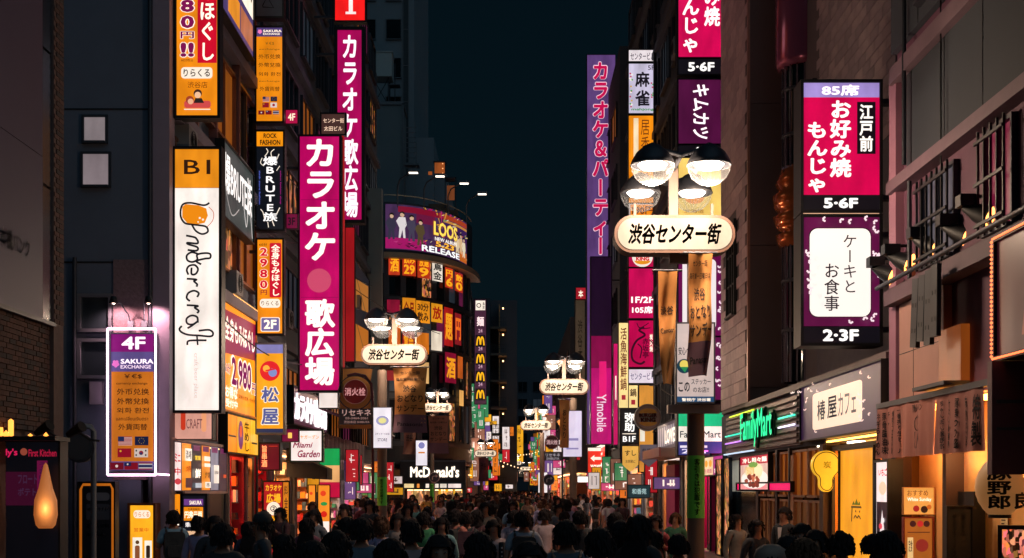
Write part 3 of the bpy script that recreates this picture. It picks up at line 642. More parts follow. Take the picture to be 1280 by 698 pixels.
# --- right side, farther
r4 = building('purple_sign_building', 'slim dark building carrying the tall purple karaoke sign', [(5.6, 16, 66.5, 96, 3.2, 25), (7, 16, 66.5, 96, 0, 3.2)], NIGHT)
r5 = building('side_alley_building', 'distant shop building past the pink mobile shop sign', [(4.4, 14, 97, 150, 3.2, 15), (5.8, 14, 97, 150, 0, 3.2)], NIGHT)
for k in range(6):
    for i in range(5): window(r4, 'x', 5.6, -1, 68+i*5.4, 71+i*5.4, 4.2+k*3.3, 6+k*3.3, panes('dddbdo'[(i*2+k) % 6], i), 2, 1, MET)
for k in range(3):
    for i in range(10): window(r5, 'x', 4.4, -1, 98.5+i*5, 101.5+i*5, 4.2+k*3.3, 6+k*3.3, panes('dogdwd'[(i*2+k) % 6], i), 2, 1, MET)
for i in range(6): shop(r4, 1, 5.6, 67+i*4.8, 71.2+i*4.8, 3.0, ['#ffe0c0', '#ffb080', '#ff8060'][i % 3], 4, None, 2, 1.4, ALU, 40+i)
for i in range(5): shop(r5, 1, 4.4, 99+i*10, 107+i*10, 3.0, ['#ffb060', '#ffd0a0', '#ff7060'][i % 3], 4, None, 2, 1.4, ALU, 50+i)
for i in range(4): shop(e1, -1, -3.5, 102+i*7, 108+i*7, 3.0, '#ffb070', 3, None, 0, -.6, None, 60+i, False)
r3 = building('stacked_sign_building', 'dark building with a stack of lit signs up its street corner', [(6, 18, 40.9, 66, 3.3, 26.5), (6.7, 18, 37.0, 40.9, 3.3, 22), (7.4, 18, 37.0, 66, 0, 3.3), (6.3, 8, 42, 44, 26.5, 28)], D('#4a5058', .8, 0, .25, .5, .2, 'blue_black_render'))
for k in range(7):
    part(r3, 'floor_ledge', DARK, [(5.82, 6, 41, 66, 3.35+k*3.3, 3.6+k*3.3)])
    for i in range(7): window(r3, 'x', 6, -1, 41.4+i*3.5, 43.7+i*3.5, 4.4+k*3.3, 6.2+k*3.3, panes('dddbdpd'[(i*3+k) % 7], i), 3, 1, MET)
airconds(r3, 'x', 6, -1, [(41, 7.2), (47, 10.6), (49, 14), (44.6, 17.2), (55, 7.3)])
pipes(r3, [[(5.85, 52.4, 3), (5.85, 52.4, 24)], [(5.85, 44.0, 3), (5.85, 44.0, 26)], [(5.9, 40.9, 4), (5.9, 40.9, 26)]], .07)
part(r3, 'curved_canopy', D('#8a8084', .5), [(5.0, 6, 43, 51, 3.12, 3.4)])
part(r3, 'canopy_lip', D('#9a6a70', .5, .2), [(4.94, 5.0, 43, 51, 3.1, 3.42)])
part(r3, 'pink_side_wall', D('#b01868', .45), [(5.9, 6.1, 46.4, 49.0, .2, 2.9)])
shop(r3, 1, 6, 38.9, 41, 3.1, '#ff50a0', 2.2, D('#c02070', .6), 2, 1.3, None, 71, False)
for i, (a, b, c) in enumerate(((41.4, 44.6, '#ffd0a0'), (49.4, 51.2, '#ffb878'), (51.6, 53, '#ff9a50'), (53.6, 58, '#ffe0c8'), (58.6, 65, '#ffe0c8'))):
    shop(r3, 1, 6, a, b, 3.1, c, 3, D('#c89a70', .6) if i < 2 else None, 2, 1.3, ALU, 72+i, i > 1)
    part(r3, 'shop_pier', DARK, [(5.9, 6.1, b+.1, b+.5, 0, 3.3)])

# --- right side, tiled building with the convenience store and the cafe
TB = D('#5a4648', .5, 0, .2, 1, .1, 'mortar')
r2 = building('tiled_building', 'tiled building over the convenience store with a plain brown end wall above the cafe',
              [(6.03, 20, 32.5, 36.8, 4.15, 18.4), (7.0, 20, 20.2, 32.5, 4.6, 15), (7.5, 20, 20.2, 36.8, 0, 4.6)], D('#5a5054', .7, 0, .25, 1, .1, 'mortar_brown'))
part(r2, 'end_slab', D('#5e4442', .5, .1, .18, .5, .04, 'brown_metal_slab'), [(6.0, 7.0, 32.42, 32.5, 4.6+i*3.6, 4.6+i*3.6+3.585) for i in range(4)])
part(r2, 'slab_edge_trim', D('#a06a58', .4, .4), [(5.96, 6.02, 32.36, 32.5, 4.2, 18.4)])
tm = [D(c, .6, 0, .3, 5, .15, 'glazed_tile') for c in ('#b89aa0', '#aa8e94', '#c4a6aa')]
rr = random.Random(9); tp = {}
for c in range(5):
    for r_ in range(46):
        y = 32.56+c*.84+(.42 if r_ % 2 else 0); z = 4.25+r_*.31
        if y > 36.7 or z > 18: continue
        if 33.9 < y+.4 and y < 35.6 and 6.6 < z < 9.3: continue
        yb = min(y+.825, 36.78); key = (round(yb-y, 2), rr.randrange(3))
        if key not in tp:
            mb = MB().use(tm[key[1]]); mb.box(-.02, 0, 0, yb-y, 0, .295); o = mb.build('tile', r2); tp[key] = o
        else: o = tp[key].copy(); COL.objects.link(o); o.parent = r2
        o.location = Vector((6.02+rr.uniform(-.004, .004), y, z))-wloc(r2)
window(r2, 'x', 6.03, -1, 34.3, 35.5, 6.75, 9.2, DG, 3, 3, BLK, .06, .1)
tp = {}
tm2 = [D(c, .6, 0, .3, 5, .15, 'glazed_grey_tile') for c in ('#9c8a90', '#8e7e84', '#a89498')]
for c in range(11):
    for r_ in range(26):
        y = 23.0+c*.55+(.27 if r_ % 2 else 0); z = 8.6+r_*.23
        if z > 14.6: continue
        key = rr.randrange(3)
        if key not in tp: o = MB().use(tm2[key]).box(-.02, 0, 0, .535, 0, .215).build('tile', r2); tp[key] = o
        else: o = tp[key].copy(); COL.objects.link(o); o.parent = r2
        o.location = Vector((6.99+rr.uniform(-.004, .004), y, z))-wloc(r2)
part(r2, 'recess_wall', D('#5c5862', .8), [(6.975, 7.0, 23, 29.3, 4.6, 8.57)])
# rounded glossy bay beside the brown end wall
by = thing('rounded_bay', 'rounded glossy bay with bulging bands beside the brown end wall', 'bay', (7.05, 31.0, 4.6))
gm_ = D('#a85a78', .14, .55, .1, .6, .02, 'glossy_pink_metal')
MB().use(gm_).lathe([(.0, 7.6), (.62, 7.6), (.66, 7.75), (.66, 17), (.0, 17)], n=28).build('upper_drum', by)
MB().use(D('#c0683a', .16, .6, .1, .6, .02, 'glossy_copper')).lathe([(.2, 3.2), (.58, 3.3), (.66, 3.55), (.5, 3.62), (.64, 3.75), (.72, 4.0), (.56, 4.1), (.68, 4.22), (.74, 4.5), (.58, 4.62), (.66, 4.8), (.5, 5.2), (.2, 5.3)], n=28).build('bulging_band', by)
MB().use(DG).lathe([(.45, 0), (.45, 7.6)], n=24).build('glass_core', by)
mb = MB().use(D('#b0a0b0', .15, .9))
for i in range(9):
    a = PI*.55+i*PI*.9/8; mb.box(.5*math.cos(a)-.02, .5*math.cos(a)+.02, .5*math.sin(a)-.02, .5*math.sin(a)+.02, 0, 7.6)
mb.build('chrome_strip', by)
for z in (1.2, 2.4, 5.9, 7.0): MB().use(MET).lathe([(.46, z), (.52, z), (.52, z+.08), (.46, z+.08)], n=24).build('ring', by)
window(r2, 'x', 7.0, -1, 29.45, 30.0, 9.4, 11.4, panes('o'), 3, 1, BLK)
part(r2, 'flat_ledge', D('#5a4248', .5, .2), [(6.0, 7.0, 20.2, 32.4, 4.1, 4.25), (5.9, 6.02, 20.2, 32.4, 4.08, 4.2)])
part(r2, 'sign_backing', DARK, [(6.6, 7.0, 21.35, 21.9, 4.6, 9.6)])
part(r2, 'shop_beam', DARK, [(6.03, 7.5, 20.2, 36.8, 2.9, 4.08)])
def piers(root, X0, X1, ys, z1, m, name='pier'):
    for a, b in ys: part(root, name, m, [(X0, X1, a, b, 0, z1)])
piers(r2, 5.98, 6.3, [(36.2, 36.8), (31.1, 31.4), (28.9, 29.1), (27.6, 27.75), (24.6, 24.9), (20.2, 20.7)], 2.9, D('#4a3a3c', .5))
# convenience store window
shop(r2, 1, 6.05, 31.4, 36.2, 2.9, '#cfe8ff', .5, None, 0, 1.3, None, 80, False)
part(r2, 'dark_lower_glass', glassy('#10202a', .1), [(6.05, 6.09, 31.4, 36.2, .1, 1.95)])
# cafe entrance
for a, b in ((29.1, 30.0), (30.05, 31.05), (27.8, 28.8), (25.0, 26.0), (26.05, 27.5)):
    window(r2, 'x', 6.1, -1, a+.06, b-.06, .3, 1.75, E('#7a4a26', .35, False), 2, 1, D('#c09070', .5), .05, .08)
    window(r2, 'x', 6.1, -1, a+.06, b-.06, 1.9, 2.8, panes('g' if a > 29 else 'o', int(a)), 2, 1, D('#c09070', .5), .05, .08)
part(r2, 'lit_column', D('#e8b080', .6), [(6.0, 6.2, 27.3, 27.6, .1, 2.75)])
for a in (25.3, 23.0): 
    o = part(r2, 'soffit_light', E('#fff0d0', 5, True, False), [(6.15, 6.35, a, a+.5, 2.86, 2.895)])
shop(r2, 1, 6.1, 20.75, 24.5, 2.85, '#ffb050', 3, D('#d08a40', .6), 0, 1.2, None, 81, False)

# --- right side, nearest: plastered building with ledges, ramen curtain at its foot
PK = D('#643c52', .75, 0, .3, 1.1, .3, 'dusky_plaster')  # magenta sign spill mixed into the base colour, hence the pinker plaster
r1 = building('plastered_building', 'nearest plastered building with sloping-looking ledges, barred windows and a ramen shop below',
              [(6.05, 20, 8, 20.1, 5.2, 12.5), (6.05, 20, 8, 20.1, 3.3, 5.2), (7.4, 20, 8, 20.1, 0, 3.3)], PK)
part(r1, 'corner_pier', D('#a07084', .7, 0, .2, 1.5, .2), [(5.92, 6.05, 19.75, 20.1, 3.3, 8.4)])
part(r1, 'top_ledge', D('#6e5862', .6), [(5.86, 6.05, 8, 19.9, 8.3, 8.55)])
part(r1, 'upper_dark_wall', D('#2e353e', .8, 0, .2, .8, .15, 'dark_panel_wall'), [(5.98, 6.045, 8, 19.4, 6.85, 8.3)])
part(r1, 'upper_storey', D('#363c46', .8, 0, .2, .8, .15), [(5.95, 6.045, 8, 20.1, 8.85, 12.5)])
part(r1, 'middle_ledge', D('#6e5662', .65), [(5.84, 6.05, 8, 20.0, 6.62, 6.8)])
part(r1, 'lower_beam', D('#644e5a', .7), [(5.78, 6.05, 8, 19.9, 4.86, 5.1)])
part(r1, 'fascia_panel', D('#b08478', .6, 0, .18, 1.2, .1, 'painted_panel'), [(5.93, 6.05, 17.6, 19.6, 3.36, 4.84)])
part(r1, 'panel_seam', BLK, [(5.925, 5.932, 17.6, 19.6, 4.08, 4.09), (5.925, 5.932, 18.9, 18.91, 3.36, 4.84)])
for k in range(8): part(r1, 'panel_seam', BLK, [(5.972, 5.981, 9+k*1.45, 9.012+k*1.45, 6.86, 8.29)])
for k in range(8): part(r1, 'panel_seam', BLK, [(5.942, 5.951, 8.6+k*1.45, 8.612+k*1.45, 8.86, 12.4)])
airconds(r1, 'x', 5.95, -1, [(18.6, 9.6)])
pipes(r1, [[(5.88, 19.2, 6.9), (5.88, 19.2, 12)], [(5.7, 8.5, 5.16), (5.7, 20, 5.16)], [(5.9, 19.0, 5.15), (5.9, 19.0, 6.6)]], .035, MET)
pipes(r1, [[(5.9, 17.6, 5.1), (5.9, 17.62, 9.5)]], .012, BLK)
window(r1, 'x', 6.05, -1, 17.35, 18.65, 5.25, 6.45, E('#6a6a78', .35), 2, 2, MET, .05, .08, 6)
window(r1, 'x', 6.05, -1, 15.35, 16.2, 5.25, 6.5, E('#8a1040', .5), 2, 1, MET, .05, .08, 4)
ww = window(r1, 'x', 5.95, -1, 16.4, 18.6, 9.1, 11.5, E('#6a2050', .25), 3, 1, MET, .05, .08)
piers(r1, 5.95, 6.2, [(19.85, 20.1), (17.55, 17.7)], 3.3, D('#3a2420', .7))
part(r1, 'warm_wall', D('#e8b878', .6, 0, .2, 2, .1, 'ramen_shop_wall'), [(6.3, 6.4, 8, 19.8, .1, 3.2)])
part(r1, 'dark_entry', BLK, [(6.1, 6.25, 16.9, 17.5, .1, 2.0)])
part(r1, 'ceiling_light', E('#ffa040', 20, True, False), [(6.1, 6.28, 17.8, 19.7, 3.2, 3.26), (6.1, 6.28, 15.6, 16.8, 3.2, 3.26)])
part(r1, 'awning_rail', MET, [(5.70, 5.80, 15.2, 20.05, 3.28, 3.36)])

# ------------------------------------------------------------------ street lamps with the street-name signs
NAME = '渋谷センター街'; LE = 520
def bowl_lamp(root, x, y, z, r, en, warm, lit):
    cap = MB().use(MET).lathe([(.02, r*1.02), (r*.1, r*1.0), (r*.4, r*.86), (r*.75, r*.55), (r*.96, r*.2), (r*1.03, 0), (r*.98, -.02), (r*.9, .03), (r*.5, r*.45), (0, r*.5)], (x, y, z), 22).build('lamp_cap', root)
    MB().use(clear_glass()).lathe([(r*1.0, -.02), (r*.97, -r*.28), (r*.8, -r*.6), (r*.5, -r*.85), (r*.15, -r*.97), (0, -r*.98)], (x, y, z), 22).build('glass_bowl', cap)
    rb_ = MB().use(D('#8c9094', .3, 0, .1))
    for q in range(14 if lit > 10 else 0):
        a = 2*PI*q/14; rb_.tube([(x+r*u*math.cos(a), y+r*u*math.sin(a), z+r*v) for u, v in ((1.0, -.03), (.96, -.28), (.8, -.6), (.5, -.85), (.2, -.96))], .0016, 4, False)
    if rb_.v: rb_.build('glass_rib', cap)
    MB().use(GREY).tube([(x+r*1.01*math.cos(t*PI/12), y+r*1.01*math.sin(t*PI/12), z-.01) for t in range(25)], .014, 5, False).build('rim', cap)
    b = MB().use(E('#fff2e6', lit*.55, False, False)).lathe([(0, r*.25), (r*.4, r*.18), (r*.7, .0), (r*.55, -r*.16), (0, -r*.24)], (x, y, z), 16).build('bulb', cap)
    if en:
        l = bpy.data.lights.new('lamp_light', 'POINT'); l.energy = en*.5; l.color = (1, .72, .5); l.shadow_soft_size = r*.3
        link('lamp_light', l, root, (x, y, z-r*1.38))
def street_lamp(px, py, wpx, side, label, en, banner=True, lit=14, detail=2):
    s = wpx/1.8; c = P(px, py, s); off = .35*side
    root = thing('street_lamp', label, 'street lamp', (c.x+off, c.y, 0), 0, 'street lamps carrying the street name'); zc = c.z; X = -off
    pole = MB().use(D('#66584f', .6, .1, .3, 3, .1)).tube([(0, .05, 0), (0, .05, zc-.42)], .135, 14).build('pole', root)
    mb = MB().use(D('#5c4c46', .6, .1)); mb.box(min(0, X)-.06, max(0, X)+.06, 0, .12, zc-.42, zc-.3)
    mb.box(X-.07, X+.07, .0, .14, zc-.3, zc+1.05); mb.box(X-.62, X-.58, .0, .06, zc+.2, zc+.5); mb.box(X+.58, X+.62, .0, .06, zc+.2, zc+.5); mb.build('mast', root)
    fc = E('#ffe4c6', .86); fc.node_tree.nodes['Principled BSDF'].inputs['Base Color'].default_value = (.06, .05, .04, 1); fc.node_tree.nodes['Principled BSDF'].inputs['Specular IOR Level'].default_value = .1
    sg = MB().use(D('#4a3228', .6, .1)).prism(rrect(X-.93, zc-.29, X+.93, zc+.29, .28, 8), -.15, .22).build('sign_box', root)
    for y, sg_ in ((-.151, 1), (.221, -1)):
        MB().use(fc).prism([(a, b) for a, b in rrect(X-.88, zc-.24, X+.88, zc+.24, .235, 8)], y, y-.01*sg_).build('sign_face', sg)
    vs, fs = fit(glyphs(NAME, .06, .25), (X-.72, -zc-.16, X+.72, -zc+.16)); MB().use(D('#070606', .9, 0, .1, 5, 0, 'black_print', .05)).add([(a, -.166, -b) for a, b in vs], [f[::-1] for f in fs]).build('lettering', sg)
    r = .32; y0, y1 = -.85, .95
    mb = MB().use(MET)
    for y in ((y0, y1) if detail > 1 else (0,)):
        mb.tube([(X, 0, zc+1.03), (X, y, zc+1.03)], .04, 6); mb.tube([(X-.42, y, zc+1.15), (X, y, zc+1.03), (X+.42, y, zc+1.15)], .035, 6)
    mb.build('lamp_arm', root)
    for y in ((y0, y1) if detail > 1 else (0,)):
        for d in (-.42, .42): bowl_lamp(root, X+d, y, zc+.89, r, en if y == y0 or detail < 2 else 0, 0, lit)
    return root, s, zc
def green_band(root, z0, z1, r=.14):
    g_ = MB().use(D('#5fd048', .5, 0, .1, 2, 0, 'green_notice')).lathe([(r, z0), (r, z1)], (0, .05, 0), 16).build('green_notice', root)
    vs, fs = fit(vertical('客引きは犯罪です', .03), (-.045, -z1+.05, .045, -z0-.05)); MB().use(BLK).add([(a, .05-r-.01, -b) for a, b in vs], [f[::-1] for f in fs]).build('lettering', g_)
L1, _, _ = street_lamp(842, 295, 145, 1, 'largest street lamp with four glass bowls, name sign and a sticker-notice board', 600)
L2, _, _ = street_lamp(493, 444, 80, -1, 'street lamp with round bowls beside the red fire hydrant sign', LE)
L3, _, _ = street_lamp(705, 484, 60, 1, 'street lamp with bowls beside the pink mobile shop sign and rolled banners', LE)
L4, _, _ = street_lamp(670, 532, 38, 1, 'greenish street lamp in mid street above the arrow road sign', LE, True, 8)
L5, _, _ = street_lamp(547, 510, 36, -1, 'street lamp half hidden behind the large orange banner', LE, True, 10)
green_band(L1, 1.58, 2.55); green_band(L2, 1.55, 2.35); green_band(L5, 1.0, 2.3)
for a, b, wd, side, lab, en in ((607, 567, 27, -1, 'distant street lamp over the brown banner before the stair tower', 300), (643, 579, 18, -1, 'tiny far street lamp beside the yellow vertical sign', 300), (658, 586, 16, 1, 'tiny far street lamp in the middle of the street end', 0), (636, 592, 12, -1, 'farthest tiny street lamp over the crowd', 0), (697, 588, 17, 1, 'far street lamp by the brown side of the street end', 200), (622, 583, 16, -1, 'far street lamp just past the stair tower', 200)):
    street_lamp(a, b, wd, side, lab, en, False, 8, 1)
BANN = D('#c88a4a', .8, 0, .15, 6, .15, 'banner_cloth'); BPUR = D('#6a4a5a', .8, 0, .15, 6, .15, 'banner_cloth_purple')
def banner(label, rect, s, els, col=None, tw=0.0, group='cloth banners on the lamp posts', sag=.12, yaw=0, low=None, ncol=10, nrow=16):
    """hanging cloth with real folds: the surface itself waves, text printed on the same folds"""
    x0, y0, x1, y1 = rect; cx = (x0+x1)/2; root = thing('banner', label, 'banner', P(cx, y1, s), yaw, group); W = (x1-x0)/s; H = (y1-y0)/s
    def pos(u, v, o=0.0):
        t = v; x = (u-.5)*W*(1-.12*math.sin(t*PI)); a = tw*t*t
        y = sag*math.sin(u*5+t*3+x0)*(.3+t)+.05*math.sin(t*9+x0)-o
        return (x*math.cos(a)+y*math.sin(a)*.3, y+x*math.sin(a), H*(1-t))
    def sheet(m, u0, u1, v0, v1, o, name, par):
        mb = MB().use(m); n, k = ncol, nrow; mb.add([pos(u0+(u1-u0)*i/n, v0+(v1-v0)*j/k, o) for j in range(k+1) for i in range(n+1)], [(j*(n+1)+i, j*(n+1)+i+1, (j+1)*(n+1)+i+1, (j+1)*(n+1)+i) for j in range(k) for i in range(n)], True)
        return mb.build(name, par)
    cl_ = sheet(col or BANN, 0, 1, 0, 1, 0, 'cloth', root)
    if low: sheet(low, 0, 1, .72, 1, .004, 'purple_foot', root)
    MB().use(MET).tube([(-W/2-.08, 0, H+.02), (W/2+.08, 0, H+.02)], .02, 6).build('rod', root)
    for t, u0, v0, u1, v1, c in els:
        vs, fs = fit(vertical(t[1:], .03) if t[0] == '|' else glyphs(t, .03), (u0, v0, u1, v1)); MB().use(D(c, .8, 0, .05, 1, 0)).add([pos(u, v, .012) for u, v in vs], fs).build('lettering', root)
    return root
BT = [('センター街', .2, .05, .8, .1, '#30201c'), ('毎月第一日曜日は', .06, .15, .94, .2, '#30201c'), ('渋谷', .28, .27, .72, .38, '#2a1a18'), ('おとなり', .08, .42, .92, .53, '#2a1a18'), ('サンデー', .06, .57, .94, .68, '#2a1a18'), ('Panasonic', .12, .84, .88, .9, '#201420')]
banner('orange banner with big lettering hanging under the lamp by the hydrant sign', (491, 460, 534, 541), 45.5, BT, None, 0, low=BPUR)
banner('orange banner slanting in the wind on the pole of the largest lamp', (860, 318, 890, 470), 83, BT, None, -.75, low=BPUR, sag=.1)
banner('twisted narrow orange banner nearest the stacked restaurant signs', (822, 340, 846, 480), 82.5, [('渋谷', .15, .3, .85, .38, '#30201c'), ('Center', .1, .5, .9, .55, '#30201c')], None, .9, sag=.12)
banner('orange banner behind the round fire hydrant sign', (423, 461, 465, 536), 39.5, [('渋谷', .3, .2, .7, .3, '#503020')], None, .1)
banner('small brown banner hanging below the large orange one', (504, 539, 520, 568), 34, [('渋谷', .2, .15, .8, .45, '#281818')], D('#7a5040', .8), .1)
banner('brown banner with dark lettering by the burger restaurant fascia', (535, 520, 561, 567), 26, BT[:5], D('#8a5a48', .8), .05, low=BPUR)
banner('narrow rolled orange banner on the lamp beside the pink sign', (699, 500, 712, 560), 34.2, [('|おとなり', .3, .2, .7, .8, '#302018')], None, .5, sag=.06)
banner('faded pink banner under the distant lamp before the stair tower', (598, 573, 611, 602), 16, [('渋谷', .2, .2, .8, .5, '#402030')], D('#7a4a58', .8), .1)
bn = banner('loose orange banner blown out sideways from the pink-sign lamp', (714, 520, 722, 560), 33, [('|サンデー', .3, .1, .7, .9, '#302018')], None, .4, sag=.05); bn.rotation_euler = (0, math.radians(-28), 0)
# boards on the poles
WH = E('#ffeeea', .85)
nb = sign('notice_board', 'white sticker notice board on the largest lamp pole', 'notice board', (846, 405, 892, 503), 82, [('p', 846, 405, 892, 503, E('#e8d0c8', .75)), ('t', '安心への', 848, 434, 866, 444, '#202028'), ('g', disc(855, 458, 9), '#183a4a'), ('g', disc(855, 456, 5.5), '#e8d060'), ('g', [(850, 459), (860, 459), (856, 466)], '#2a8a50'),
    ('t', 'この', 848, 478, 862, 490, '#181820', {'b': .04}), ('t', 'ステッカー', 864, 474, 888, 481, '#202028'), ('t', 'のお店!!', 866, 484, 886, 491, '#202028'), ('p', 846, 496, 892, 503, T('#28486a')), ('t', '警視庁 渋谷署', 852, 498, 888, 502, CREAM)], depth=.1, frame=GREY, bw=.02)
MB().use(D('#9a8a80', .4, .6)).box(-.4, .4, .1, .3, -.16, -.03).build('clamp', nb)
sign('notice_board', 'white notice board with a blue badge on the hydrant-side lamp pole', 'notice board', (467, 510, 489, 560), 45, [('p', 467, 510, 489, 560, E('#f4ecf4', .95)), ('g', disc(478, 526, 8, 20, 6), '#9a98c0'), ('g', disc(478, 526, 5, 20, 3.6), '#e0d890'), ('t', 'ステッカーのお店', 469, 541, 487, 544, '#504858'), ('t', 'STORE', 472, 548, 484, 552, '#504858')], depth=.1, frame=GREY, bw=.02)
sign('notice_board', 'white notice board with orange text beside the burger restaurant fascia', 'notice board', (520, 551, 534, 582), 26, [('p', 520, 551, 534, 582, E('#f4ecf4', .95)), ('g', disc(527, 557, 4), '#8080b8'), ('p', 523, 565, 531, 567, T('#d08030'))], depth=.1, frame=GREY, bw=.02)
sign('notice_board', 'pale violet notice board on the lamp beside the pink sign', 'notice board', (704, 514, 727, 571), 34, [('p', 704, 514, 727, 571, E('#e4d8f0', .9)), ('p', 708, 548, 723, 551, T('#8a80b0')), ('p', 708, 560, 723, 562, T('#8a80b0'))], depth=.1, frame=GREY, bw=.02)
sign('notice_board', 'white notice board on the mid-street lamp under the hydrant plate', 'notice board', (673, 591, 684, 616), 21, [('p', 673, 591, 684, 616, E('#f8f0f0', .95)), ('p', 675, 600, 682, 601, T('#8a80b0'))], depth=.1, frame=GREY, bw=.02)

# ------------------------------------------------------------------ signs, side of the dark corner building
OR = '#ee8a12'; MG = '#b4045a'; CR = '#f6d890'
def flags(x, y, w, h, gap, rows):
    out = []
    for r_, row in enumerate(rows):
        n = len(row)
        for i, k in enumerate(row):
            a = x+i*(w+gap); b = y+r_*(h+gap)
            q = lambda u0, v0, u1, v1, c: ('g', [(a+w*u0, b+h*v1), (a+w*u1, b+h*v1), (a+w*u1, b+h*v0), (a+w*u0, b+h*v0)], c)
            if k == 'us': out += [q(0, 0, 1, 1, '#c8a8a0')]+[q(0, v/7, 1, v/7+.075, '#901828') for v in range(7)]+[q(0, 0, .45, .55, '#202850')]
            elif k == 'eu': out += [q(0, 0, 1, 1, '#141c3c')]+[('g', disc(a+w*.5+w*.2*math.cos(t), b+h*.5+h*.3*math.sin(t), h*.04, 5), '#d0a030') for t in [i*PI/4 for i in range(8)]]
            elif k == 'cn': out += [q(0, 0, 1, 1, '#8a1024'), ('g', disc(a+w*.22, b+h*.3, h*.13, 5), '#d0a030')]
            elif k == 'kr': out += [q(0, 0, 1, 1, '#c8b8b0'), ('g', disc(a+w*.5, b+h*.5, h*.25, 14), '#901828'), ('g', disc(a+w*.5, b+h*.58, h*.15, 12), '#203060'), q(.1, .15, .2, .35, '#202020'), q(.8, .15, .9, .35, '#202020'), q(.1, .65, .2, .85, '#202020'), q(.8, .65, .9, .85, '#202020')]
            elif k == 'hk': out += [q(0, 0, 1, 1, '#6a1020' ), ('g', disc(a+w*.5, b+h*.5, h*.22, 5), '#d8c8c0')]
            elif k == 'tw': out += [q(0, 0, 1, 1, '#7a1020'), q(0, 0, .5, .5, '#182048'), ('g', disc(a+w*.25, b+h*.25, h*.12, 8), '#d8c8c0')]
            elif k == 'th': out += [q(0, 0, 1, 1, '#b8b0b0'), q(0, 0, 1, .17, '#801828'), q(0, .83, 1, 1, '#801828'), q(0, .33, 1, .67, '#202850')]
            elif k == 'jp': out += [q(0, 0, 1, 1, '#d8ccc8'), ('g', disc(a+w*.5, b+h*.5, h*.28, 14), '#a01028')]
    return out
def blossom(cx, cy, r, c):
    return [('g', disc(cx+r*.55*math.cos(t), cy+r*.55*math.sin(t), r*.42, 8), c) for t in [PI/2+i*2*PI/5 for i in range(5)]]+[('g', disc(cx, cy, r*.3, 8), c)]
DKP = '#3a1c10'
ns = sign('neon_exchange_sign', 'orange currency exchange sign headed 4F inside a glowing pink neon outline', 'sign', (139, 418, 193, 588), 58.6, [
    ('p', 139, 418, 193, 588, '#5a4a80'), ('p', 139, 418, 193, 440, '#7a1468'), ('t', '4F', 152, 421, 182, 437, '#ffe8f4', {'b': .05}),
    ('t', 'SAKURA', 151, 449, 192, 455, '#ffeef8', {'b': .05}), ('t', 'EXCHANGE', 151, 456.5, 189, 461, '#f0d8e8', {'b': .02})]+blossom(145, 455, 5, '#e070c0')+[
    ('p', 140, 465, 192.5, 577, E('#c06a1c', .95)), ('t', '￥€$', 156, 468, 178, 474, DKP), ('t', 'currency exchange', 146, 478, 185, 482, DKP), ('t', '外币兑换', 147, 486, 187, 494, DKP), ('t', '外幣兌換', 147, 498, 187, 506, DKP), ('t', '외화 환전', 147, 510, 187, 517, DKP), ('t', 'แลกเปลี่ยนเงินตรา', 146, 521, 186, 526, DKP), ('t', '外貨両替', 149, 530, 185, 538, DKP)]
    +flags(149, 546, 17, 11, 4, [['us', 'eu'], ['cn', 'kr']])+flags(140, 578.5, 17, 9, 1, [['hk', 'tw', 'th']]), frame=MET, bw=.03)
mb = MB(); s_ = 58.6; x0, x1, za, zb = -30/s_, 30/s_, -6/s_, 176/s_
for a, b in (((x0, zb), (x1, zb)), ((x1, zb), (x1, za)), ((x1, za), (x0, za)), ((x0, za), (x0, zb))): mb.use(E('#ffd0f0', 6.0)).tube([(a[0], -.09, a[1]), (b[0], -.09, b[1])], .022, 8)
mb.build('neon_tube', ns)
MB().use(E('#ffd0f0', 5)).tube([(x1, -.05, za+.02), (x1+.28, -.05, za)], .02, 6).build('neon_tail', ns)
for px, dr, lab in ((149, -1, 'small hooded wall lamp over the 4F end of the neon exchange sign, nearer the windows'), (192, 1, 'small hooded wall lamp over the neon exchange sign, nearer the white beer sign')):
    c = P(px, 383, 58.3); c.y = 27.56; l_ = thing('wall_lamp', lab, 'lamp', c, 0)
    MB().use(GREY).tube([(-dr*.22, 0, -.38), (-dr*.2, -.12, -.2), (-dr*.12, -.42, .02), (0, -.5, .03)], .018, 6).box(-dr*.22-.06, -dr*.22+.06, -.06, 0, -.5, -.3).build('arm', l_)
    h = MB().use(BLK).lathe([(.03, .16), (.06, .15), (.10, .0), (.085, 0), (.03, .1)], (0, -.5, 0), 14).build('hood', l_); MB().use(E('#ffd8c8', 9, False, False)).lathe([(0, .02), (.05, .02), (.0, -.02)], (0, -.5, 0), 10).build('bulb', h)
    ld_ = bpy.data.lights.new('lamp_light', 'SPOT'); ld_.energy = 70; ld_.color = (1, .55, .6); ld_.spot_size = 2.4; ld_.spot_blend = .6; ld_.shadow_soft_size = .05
    link('lamp_light', ld_, l_, (0, -.42, -.05), (math.radians(32), 0, 0))
s = 57.5
